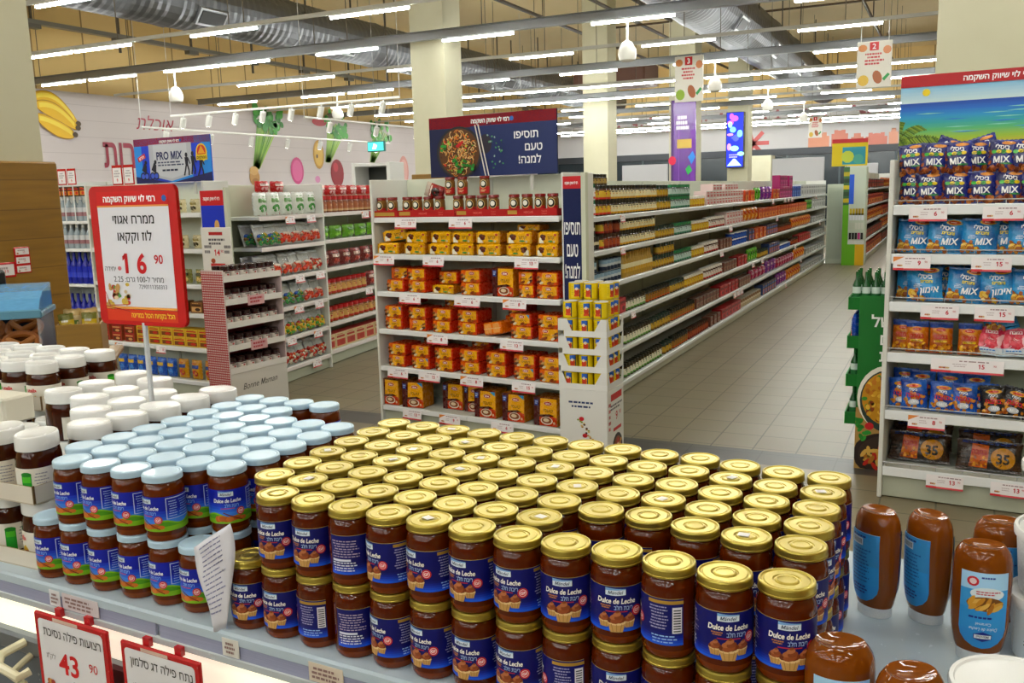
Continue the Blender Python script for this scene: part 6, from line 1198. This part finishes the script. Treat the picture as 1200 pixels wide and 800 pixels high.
def price_cards(x, y, z, n, label, s=.13, rz=0):
    for i in range(n):
        m = MB(); m.box(0, s, -.004, .004, 0, s * 1.3, 'gloss', 'b8161c', .002); A = Art(); A.rect(s * .08, s * .1, s * .92, s * 1.12, 'e8e4e6', 1); A.shadow_lines(s * .2, s * .5, s * .8, s * 1.0, 3, 'a8a0a8', 2); A.text('9', s * .5, s * .32, s * .2, 'c8202c', 2, bold=.03); m.art(A, FRONT(0, -.004, 0), step=.0006); m.box(s * .45, s * .55, -.002, .002, -.46 if s > .14 else -.06, 0, 'paint', 'd8d8d8')
        o = obj('price_card', m, smooth=False); o.location = (x + i * s * 1.05 * math.cos(rz), y + i * s * 1.05 * math.sin(rz) + .01 * i, z); o.rotation_euler.z = rz; tag(o, f'{label}, {nth(i)} from left', 'price sign', 'red edged price cards')
p = L.hit(97, 218, .1); price_cards(*L.pt(max(.01, p[0]), .272, 1.78 + .0), 2, 'red edged price card on top of the sweets unit', .135, L.a)
# blue strip and the jam tray stand at its right
BS = Frame(-5.345, 5.44, -4)
side_strip(BS, .0, -.02, .26, .16, 1.70, 'blue strip sign with nut pictures beside the sweets unit', '1430c0', lambda A, w, z0, h: [A.ell(w * .25, z0 + h * .78, .03, .045, 'b86a2c', 3, 12), A.ell(w * .66, z0 + h * .82, .028, .05, 'd8a860', 3, 12), A.text('נשנוש', w * .72, z0 + h * .69, .04, '8fb8f8', 3, w=w * .3), A.shadow_lines(w * .3, z0 + h * .63, w * .9, z0 + h * .66, 1, 'a8c4f8', 3)])
m = MB(); m.box(0, .33, -.004, .004, 0, .43, 'board', 'e2e0dc', .002); A = Art(); A.rect(.09, .37, .24, .395, 'b8161c', 1); A.shadow_lines(.08, .29, .26, .35, 2, '5a565c', 1); A.text('14', .17, .235, .045, 'c8202c', 1, bold=.03); A.text('90', .225, .245, .022, 'c8202c', 1); A.shadow_lines(.03, .22, .11, .3, 2, '6a666c', 1); A.shadow_lines(.25, .22, .32, .3, 2, '6a666c', 1); A.rect(.09, .12, .25, .15, 'c02a2a', 1); A.ell(.12, .17, .025, .02, 'a84a2a', 1, 10); A.ell(.2, .07, .07, .025, '8a7a74', 1, 12); A.rect(.09, .05, .13, .1, 'b82a2a', 2); A.rect(.22, .05, .27, .1, 'b83030', 2)
m.art(A, FRONT(0, -.004, 0), step=.0006); xq = BS.hit(241, 340, -.06)[0]; m.box(.15, .18, .004, .03, -.6, .3, 'paint', 'c8c8c4'); o = obj('price_poster', m, smooth=False); o.location = BS.pt(xq, -.06, .985); o.rotation_euler.z = BS.a; tag(o, 'white price poster reading 14.90 in front of the blue strip sign', 'price sign')
J = Frame(-4.54, 4.76, 85); JD = .22                # x runs away from us along its open front, y goes left into the stand
JW = .55; o = empty('jam_stand', J.pt(0, 0, 0), J.a); tag(o, 'white cardboard stand of dark red jams with gingham side', 'display stand')
m = MB(); m.box(0, JW, 0, JD, 0, .40, 'board', 'd6d2cc', .004); A = Art()
A.text('Bonne Maman', JW * .5, .30, .045, '3a3634', 1, w=JW * .6, shear=.35, rot=.04); m.art(A, FRONT(0, 0, 0), step=.001); obj('body', m, o, False)
m = MB(); m.box(-.008, 0, 0, JD, 0, 1.14, 'board', 'd8c8c8'); A = Art(); n = 14
for i in range(n): A.rect(-JD + JD * i / n, .02, -JD + JD * (i + .5) / n, 1.13, 'c85a62', 1)
for k in range(64): A.rect(-JD, .02 + k * .0172, 0, .0286 + k * .0172, 'b83a46', 2) if k % 1 == 0 else None
for i in range(n):
    for k in range(64): A.rect(-JD + JD * (i + .5) / n, .0286 + k * .0172, -JD + JD * (i + 1) / n, .0372 + k * .0172, 'e8dcdc', 3)
m.art(A, plane((-.008, 0, 0), (0, -1, 0), (0, 0, 1), (-1, 0, 0)), step=.0008); obj('gingham_panel', m, o, False)
m = MB(); m.box(0, JW, JD - .008, JD, .40, 1.12, 'board', '7a1c2a'); m.box(JW - .008, JW, 0, JD - .008, .40, 1.08, 'board', 'd0b8b8'); obj('back_panel', m, o, False)
JAM = Proto('jam_jar', jar_mesh(.072, .105, '3a060c', 'd8d0c8', 'a83a40', '2a1414'), (), 'jar')
for k in range(5):
    z = .40 + .164 * k; m = MB(); m.box(0, JW - .008, 0, JD - .008, z, z + .004, 'board', 'cfc8c0'); m.box(0, JW - .008, -.004, 0, z, z + .042, 'board', 'e4e0dc'); A = Art()
    if k in (1, 3): A.rect(.2, -.02, .36, .05, 'd8a8ac', 1); A.shadow_lines(.22, -.01, .34, .04, 2, 'b83a46', 2)
    m.art(A, FRONT(0, -.004, z), step=.001); obj('tray', m, o, False)
    if k < 5:
        for r_ in range(2):
            for c in range(6): JAM.put(J.pt(.05 + c * .085, .044 + r_ * .08, z + .0045), J.a, f'dark red jam jar, jam stand {["lowest", "second", "third", "fourth", "top"][k]} tray, {["front", "back"][r_]} row, {nth(c)} from near end', 'jam jars in the stand')

# ================================================================ packaged sweets along the left aisle
P = Frame(-5.20, 5.92, 97.0); PLV = [.12, .39, .66, .93, 1.20, 1.46]; PW1, PW2 = 1.02, 3.4
gondola(P, PW1, PLV, .40, 1.75, 'near bay of the left aisle shelves, hung with clear sweet bags', sides=(0, 2), cols=('c6c8c2', 'c8ccb4', 'e6dcdc'))
Q = Frame(*P.pt(PW1 + .04, .06, 0)[:2], 97.0)
gondola(Q, PW2 - PW1, PLV, .36, 1.75, 'far bay of the left aisle shelves, full of red jars and pouches', bays=2, sides=(0, 1), cols=('c6c8c2', 'c8ccb4', 'e6dcdc'))
def clear_bag(seed, cols, top):
    w, h = .17, .19; A = Art(); q = random.Random(seed)
    m = MB(); fn = pillow(w, h, .07, seed); m.sheet(fn, -w / 2, w / 2, 0, h, 8, 10, 'clearfilm', 'd8dcde'); m.sheet(pillow(w, h, .05, seed + 1, -1), -w / 2, w / 2, 0, h, 8, 8, 'film', 'd4d4d0', flip=True)
    for i in range(38):
        x, z = q.uniform(-.36, .36) * w, h * (.08 + .42 * q.random()); r = .018 * q.uniform(.7, 1.2); m.lathe([(.003, -r), (r * .7, -r * .6), (r, 0), (r * .7, r * .6), (.003, r)], 'gloss', q.choice(cols), 7, c=(x, -.018 - .012 * q.random(), z))
    A.rect(-w * .46, h * .86, w * .46, h * .98, top, 1); A.shadow_lines(-w * .3, h * .6, w * .3, h * .78, 3, 'a0a4a8', 1, .4, seed); m.art(A, fn, step=.002, fine=.02, fy=1); return m.mesh('bag')
CB = [Proto('sweet_bag', clear_bag(i, c, t), (), 'sweet bag') for i, (c, t) in enumerate(((['b81c1c', 'd84a2a', 'c8a08a', 'e8d8c8'], 'd8dadc'), (['2a5ab0', 'c8a83a', '7a5a2a', '3f8a4a'], 'd0d4d6'), (['d8a82a', '4a9a3a', 'c82a1c', 'e8c040'], 'd8dadc'), (['c83418', 'e05a20', 'd8d0b8', 'a81c14'], 'cdd2d4')))]
WBG = ('bag', .19, .2, .08, 'white and green bag', 'd8dcd4', '3f8a3a', '6a9a5a', 'e4e6e4'); RPJ = ('jar', .1, .16, 0, 'brown sweets jar', '7a4028', 'a8603a', 'c8a070', 'c01c20'); RBG = ('bag', .2, .1, .08, 'red sweets pouch', 'b8161c', 'd8a0a0', 'e8d0c8', 'c83038'); GRP = ('bag', .22, .13, .1, 'lime green sweets bag', '5a9a14', '8ac83a', '3f7a10', '6aac20'); RJR = ('jar', .1, .15, 0, 'jar with red lid', '8a4a1c', 'd8a860', 'b8241c', 'c0141a'); DRD = ('bag', .2, .16, .08, 'dark red sweets bag', '6a1414', 'b83a2a', 'd8b8a8', '8a1c1c'); WBX = ('box', .2, .15, .14, 'cream biscuit box', 'd0b88a', 'b83a2a', 'a82a20', 'c8242a')
cnt = {}; tn = ['bottom', 'fifth', 'fourth', 'third', 'second', 'top']
for s in range(5):
    for i in range(6):
        v = {4: [1, 1, 0, 0, 0, 0], 3: [2, 0, 0, 0, 0, 3], 2: [1, 1, 1, 1, 0, 0], 1: [2, 2, 2, 2, 2, 2], 0: [3, 3, 3, 3, 3, 3]}[s][i]
        for r_ in range(2): CB[v].put(P.pt(.095 + i * .166, .05 + r_ * .13, PLV[s] + .027), 0, f'clear bag of sweets, near left bay, {tn[s]} shelf, {["front", "back"][r_]} row, {nth(i)} from near end', 'clear sweet bags', rot=(-.28, R.uniform(-.06, .06), P.a + R.uniform(-.15, .15)))
lay(P, .02, 1.0, PLV[5] + .0185, WBG, 'near left bay, top shelf', cnt, 'goods on the near left bay', layers=1); lay(P, .3, 1.0, PLV[5] + .0185, RBG, 'near left bay, top shelf, behind', cnt, 'goods on the near left bay', y=.2, layers=3, drop=.2)
qw = PW2 - PW1 - .02
for s, ks in {5: [(RPJ, 1)], 4: [(GRP, .55), (RJR, .45)], 3: [(DRD, 1)], 2: [(RJR, .4), (DRD, .6)], 1: [(RJR, 1)], 0: [(WBX, .7), (RW, .3)]}.items():
    x = .02
    for k, fr_ in ks: lay(Q, x, x + qw * fr_, PLV[s] + .0185, k, f'far left bay, {tn[s]} shelf', cnt, 'goods on the far left bay', layers=1); x += qw * fr_
lay(Q, .02, qw, PLV[5] + .0185 + .1605, RBG, 'far left bay, lying on top jars', cnt, 'goods on the far left bay', layers=1, drop=0, rows_named=False)
for s, xs in {5: [.45, .8], 4: [], 3: [.55, .9], 2: [.5, .85, .05], 1: [.35, .8], 0: [.12, .75]}.items():
    for i, x in enumerate(xs): price_tag(P, 0, 0, PLV[s] + .008, f'white price tag, near left bay, {tn[s]} shelf, {nth(i)} from near end', 'price tags on the left aisle', x=x, w=.15)
for s in (5, 2): price_tag(Q, 0, 0, PLV[s] + .008, f'white price tag, far left bay, {tn[s]} shelf', 'price tags on the left aisle', x=.9, w=.15)

# ---- drinks shelf between the wooden pillar and the sweets unit
D = Frame(-10.3, 7.75, 0); DLV = [.1, .62, 1.06, 1.40]; DW = 1.32
gondola(D, DW, DLV, .45, 1.90, 'white shelf of bottled water beside the wood-clad pillar', bays=2, sides=(1, 2), cols=('d8dad6', 'd0d4d0', 'eceeee'))
WTR = ('bottle', .10, .30, 0, 'clear water bottle', '98a4ac', 'c8ccd0', '9a6a70', 'd8d8d8'); BLW = ('bottle', .1, .395, 0, 'dark blue bottle', '0c1c9a', '1428b8', '3a4ad0', '0c147a'); GRW = ('bottle', .09, .39, 0, 'green soda bottle', '0e5a34', '2a8a54', 'c8d0c8', '0e4a2c'); DRK = ('box', .1, .12, .1, 'black and orange box', '1c1a1c', 'd88a2a', 'c82a1c', '2c2824')
cnt = {}; dn = ['bottom', 'third', 'second', 'top']
for s, segs in {3: [(.02, 1.3, WTR)], 2: [(.02, 1.3, WTR)], 1: [(.02, .86, BLW), (.9, 1.3, GRW)], 0: [(.02, .86, BLW), (.9, 1.3, GRW)]}.items():
    for a, b, k in segs: lay(D, a, b, DLV[s] + .0185, k, f'water shelf, {dn[s]} level', cnt, 'bottles on the water shelf', rows_named=False)
lay(D, .02, 1.3, DLV[3] + .0185 + .301, DRK, 'on top of the water bottles', cnt, 'boxes on the water shelf', rows_named=False)
p = on_y(67, 230, 7.7); price_cards(p.x, 7.738, 1.86, 2, 'red edged price card above the water shelf', .15)
# ---- long refrigerator under the mural
m = MB(); m.box(WX + .02, WX + .95, 9.0, 34, 0, .35, 'gloss', 'd8dad8', .02); fr_ = obj('produce_fridge', m, smooth=False); tag(fr_, 'long open white produce refrigerator against the mural wall', 'refrigerator')
m = MB(); m.box(WX + .02, WX + .12, 9.0, 34, .35, 1.75, 'gloss', 'c4c8c8'); obj('back', m, fr_, False); m = MB(); m.box(WX + .02, WX + 1.0, 9.0, 34, 1.75, 1.93, 'gloss', 'e6e6e2', .02); m.box(WX + .8, WX + .9, 9.1, 33.9, 1.735, 1.75, 'case_light', 'ffffff'); obj('canopy', m, fr_, False)
for k, z in enumerate((.75, 1.1, 1.42)): m = MB(); m.box(WX + .12, WX + .75 - .06 * k, 9.0, 34, z - .02, z, 'gloss', 'd4d6d4'); obj('shelf', m, fr_, False)
for k, z in enumerate((1.42,)):
    for i in range(14): goods('box', .55, .2, .36, *[('3f7a2a', '7ab03a', 'c83a24', '4a8a34'), ('a83a1c', 'd8682a', '7a1c10', 'c8482a'), ('c8a02a', 'e0c85a', '8a6a14', 'd0b03a')][(i + k) % 3]).put((WX + .36, 10 + i * .66, z + .001), PI / 2, f'produce crate in the long refrigerator, top level, {nth(i)} from near end', 'produce crates in the refrigerator')
# white open rack standing behind the biscuit unit's left edge
o = empty('open_rack', (-6.95, 9.7, 0), .1); tag(o, 'white open rack with dark panels behind the left aisle shelves', 'rack')
for x in (0, .5): m = MB(); m.box(x, x + .05, 0, .4, 0, 2.05, 'paint', 'dcdcda', .005); obj('post', m, o, False)
for z in (.1, .8, 1.3, 1.62, 2.0): m = MB(); m.box(.05, .5, 0, .4, z, z + .04, 'paint', 'dcdcda', .004); obj('shelf', m, o, False)
m = MB(); m.box(.05, .5, .36, .38, .1, 2.0, 'paint', '2c2e28'); obj('back_panel', m, o, False)

# ---- bakery corner by the wood-clad pillar
BK = Frame(-3.76, 1.95, 43); BZ = .98
m = MB(); m.box(.03, .88, .03, .42, 0, .95, 'wood', 'ffffff', .01); m.box(0, .91, 0, .45, .95, .98, 'wood', 'ffffff', .008)
o = obj('bakery_table', m, smooth=False); o.location = BK.pt(0, 0, 0); o.rotation_euler.z = BK.a; tag(o, 'wooden bakery table beside the wood-clad pillar', 'table')
cw, cd = .60, .30; o = empty('bakery_case', BK.pt(.05, .05, BZ), BK.a); tag(o, 'bakery case with blue curved lid and pretzels inside', 'bakery case')
m = MB(); m.box(0, cw, 0, cd, 0, .03, 'gloss', '2a1c14', .004); m.box(0, cw, cd - .01, cd, .03, .29, 'gloss', '20242a'); m.box(0, .01, 0, cd - .01, .03, .21, 'clearfilm', 'c8d8e0'); m.box(cw - .01, cw, 0, cd - .01, .03, .21, 'clearfilm', 'c8d8e0'); obj('base', m, o, False)
m = MB(); pr = [(0, .20), (.005, .225), (.05, .265), (.12, .29), (cd, .31)]
for (y0, z0), (y1, z1) in zip(pr, pr[1:]): m.quad([(0, y0, z0), (cw, y0, z0), (cw, y1, z1), (0, y1, z1)], 'acrylic', '4aa0e0'); m.quad([(0, y0, z0 - .01), (0, y1, z1 - .01), (cw, y1, z1 - .01), (cw, y0, z0 - .01)], 'acrylic', '4aa0e0')
m.quad([(cw, y, z) for y, z in pr] + [(cw, cd, .20)], 'acrylic', '4aa0e0'); m.box(-.01, cw + .01, -.012, .0, .19, .225, 'gloss', '5a8aa0', .004); m.box(cw, cw + .012, -.01, cd, .19, .215, 'gloss', '5a8aa0', .004); obj('lid', m, o)
m = MB(); path = [(.062 * math.cos(a), .05 * math.sin(a), .018) for a in [2 * PI * i / 20 for i in range(20)]]; m.tube(path, .016, 'gloss', '9a5a28', 8, True); m.tube([(-.05, .02, .022), (0, -.02, .03), (.05, .02, .022)], .014, 'gloss', 'a8682f', 8); PZ = Proto('pretzel', m.mesh('pretzel'), (), 'pretzel')
for r_ in range(2):
    for c in range(4): PZ.put(BK.pt(.125 + c * .145, .12 + r_ * .1, BZ + .07 + .05 * r_), 0, f'brown baked pretzel in the bakery case, {["front", "back"][r_]} row, {nth(c)} from left', 'pretzels in the bakery case', rot=(.75, 0, BK.a + R.uniform(-.3, .3)))
bw, bd = .17, .2; o = empty('bread_basket', BK.pt(.70, .08, BZ), BK.a); tag(o, 'brown wooden basket of bagged bread on the bakery table', 'basket')
for q0 in (0, bd - .01): obj('wall', MB().box(0, bw, q0, q0 + .01, 0, .15, 'wood', 'ffffff', .003), o, False)
for q0 in (0, bw - .01): obj('end', MB().box(q0, q0 + .01, .01, bd - .01, 0, .15, 'wood', 'ffffff', .003), o, False)
obj('base', MB().box(.01, bw - .01, .01, bd - .01, 0, .01, 'wood', 'ffffff'), o, False)
BRD = ('bag', .075, .19, .05, 'bread bag', 'c8b48a', 'e0d4b0', '5a7a3a', 'b89a60'); YBG = ('bag', .06, .18, .04, 'yellow bag', 'c8a820', 'e8e4d8', '2a2a20', '6a6a24')
for i, (dx, dy, kk) in enumerate(((.045, .05, YBG), (.115, .05, YBG), (.05, .13, BRD), (.125, .13, BRD))):
    goods(kk[0], *kk[1:4], *kk[5:]).put(BK.pt(.70 + dx, .08 + dy, BZ + .013), 0, f'{kk[4]} standing in the bread basket, {["front left", "front right", "back left", "back right"][i]}', 'bags in the bread basket', rot=(-.05, R.uniform(-.1, .1), BK.a))
xw = -4.55 + .004                                    # red edged cards on the pillar's near face
def wall_card(px0, px1, py0, py1, n, label):
    p, q2 = on_x(px0, py0, -4.55), on_x(px1, py1, -4.55); w, h = q2.y - p.y, p.z - q2.z; m = MB(); m.box(0, w, -.006, 0, -h, 0, 'gloss', 'b8161c', .003); A = Art()
    for i in range(n): z = -h + h * i / n; A.rect(w * .08, z + h / n * .14, w * .92, z + h / n * .86, 'e6e0e2', 1); A.shadow_lines(w * .2, z + h / n * .5, w * .8, z + h / n * .75, 1, 'a8989c', 2); A.text('19', w * .6, z + h / n * .4, h / n * .22, 'c8202c', 2); A.ell(w * .2, z + h / n * .3, w * .07, h / n * .1, 'a86a4a', 2, 8)
    m.art(A, FRONT(0, -.006, 0), step=.0006); o = obj('price_card', m, smooth=False); o.location = (-4.5498, p.y, p.z); o.rotation_euler.z = PI / 2; tag(o, label, 'price sign', 'price cards on the pillar')
wall_card(15, 37, 290, 319, 3, 'triple red edged price card fixed to the wooden pillar'); wall_card(-12, 19, 309, 324, 1, 'single red edged price card on the wooden pillar at the edge')
m = MB(); m.box(-.12, 0, 0, .1, 0, .14, 'gloss', '16181c', .012); A = Art(); A.rect(-.105, .015, -.012, .125, '20262e', 1); A.rect(-.008, .01, -.002, .13, 'c8ccd0', 2); m.art(A, FRONT(0, 0, 0)); m.box(-.07, -.05, .04, .06, -.215, 0, 'gloss', '20242a')
o = obj('scale_display', m); p = on_y(9, 348, 2.6); o.location = (p.x - .13, 2.60, 1.195); tag(o, 'small black scale display at the left edge above the bakery case', 'display')
# ---- far end: green and yellow totem, far snack shelves
o = empty('totem', (-1.95, 19.3, 0)); tag(o, 'green and yellow product totem past the end of the long aisle', 'display stand')
m = MB(); m.box(0, .42, 0, .5, 0, 1.95, 'board', 'c8d4c4', .004); A = Art(); A.rect(0, 0, .11, 1.95, '6ab81c', 1); A.rect(.11, 0, .25, .42, '6ab81c', 2); A.rect(.25, 0, .42, .42, 'e8b814', 2); A.rect(.11, .42, .42, .5, 'e4e8e4', 2); A.rect(.0, 1.2, .11, 1.95, '3a6a3a', 2)
q = random.Random(2)
for k, (z, c) in enumerate(((.52, ['202020', 'c83a8a', '4a4a4a']), (.72, ['d8dcd0', 'c8d0c0']), (.9, ['2a5ac8', 'e0e4e8']), (1.0, ['c8b01c', 'a88a14'])), 1):
    for i in range(5): A.rect(.13 + i * .055, z, .175 + i * .055, z + .13, q.choice(c), 3)
for k in range(5): A.rect(.0, 1.25 + k * .13, .11, 1.33 + k * .13, ['c8b014', '2a4a2a', 'd0c020', '1c3a1c', 'b8a818'][k], 3)
A.rect(.11, 1.22, .2, 1.8, '1c5ad8', 3); m.art(A, FRONT(0, 0, 0), step=.003); obj('body', m, o, False)
m = MB(); m.box(-.25, .42, .1, .14, 1.97, 2.5, 'board', 'd8c028', .004); A = Art(); A.rect(-.25, 2.42, .42, 2.5, 'b8161c', 1); A.rect(-.05, 2.0, .38, 2.34, '1c8a9a', 1); A.ell(.05, 2.15, .12, .12, 'b8c83a', 2, 10); A.ell(.25, 2.1, .1, .1, '3f9a8a', 3, 10); m.art(A, FRONT(0, .1, 0), step=.003); m.box(0, .02, .11, .13, 1.95, 2.0, 'paint', 'cccccc'); obj('header', m, o, False)
V = Frame(-1.56, 20.3, 90); VL = [.12, .45, .8, 1.15, 1.5]
gondola(V, 9.5, VL, .45, 1.9, 'far shelf unit of red packets beyond the green totem', bays=6, cols=('c4c8c8', 'c6ccba', 'dfe3e6'))
cnt = {}; VK = [('box', .6, .22, .2, 'red packet', 'a82a1c', 'd88a3a', '6a1410', 'b83a24'), ('box', .6, .2, .2, 'dark packet', '2a2020', '8a4a2a', 'b82a1c', '3a2c28'), ('bag', .3, .24, .12, 'orange packet', 'c8601c', 'e0a040', '9a2a14', 'b8501c')]
for s in range(5):
    lay(V, .05, 5.0, VL[s] + .0185, VK[s % 3], f'far unit, {["bottom", "fourth", "third", "second", "top"][s]} shelf', cnt, 'packets on the far unit', rows_named=False); lay(V, 5.05, 9.4, VL[s] + .0185, VK[(s + 1) % 3], f'far unit, {["bottom", "fourth", "third", "second", "top"][s]} shelf', cnt, 'packets on the far unit', rows_named=False)
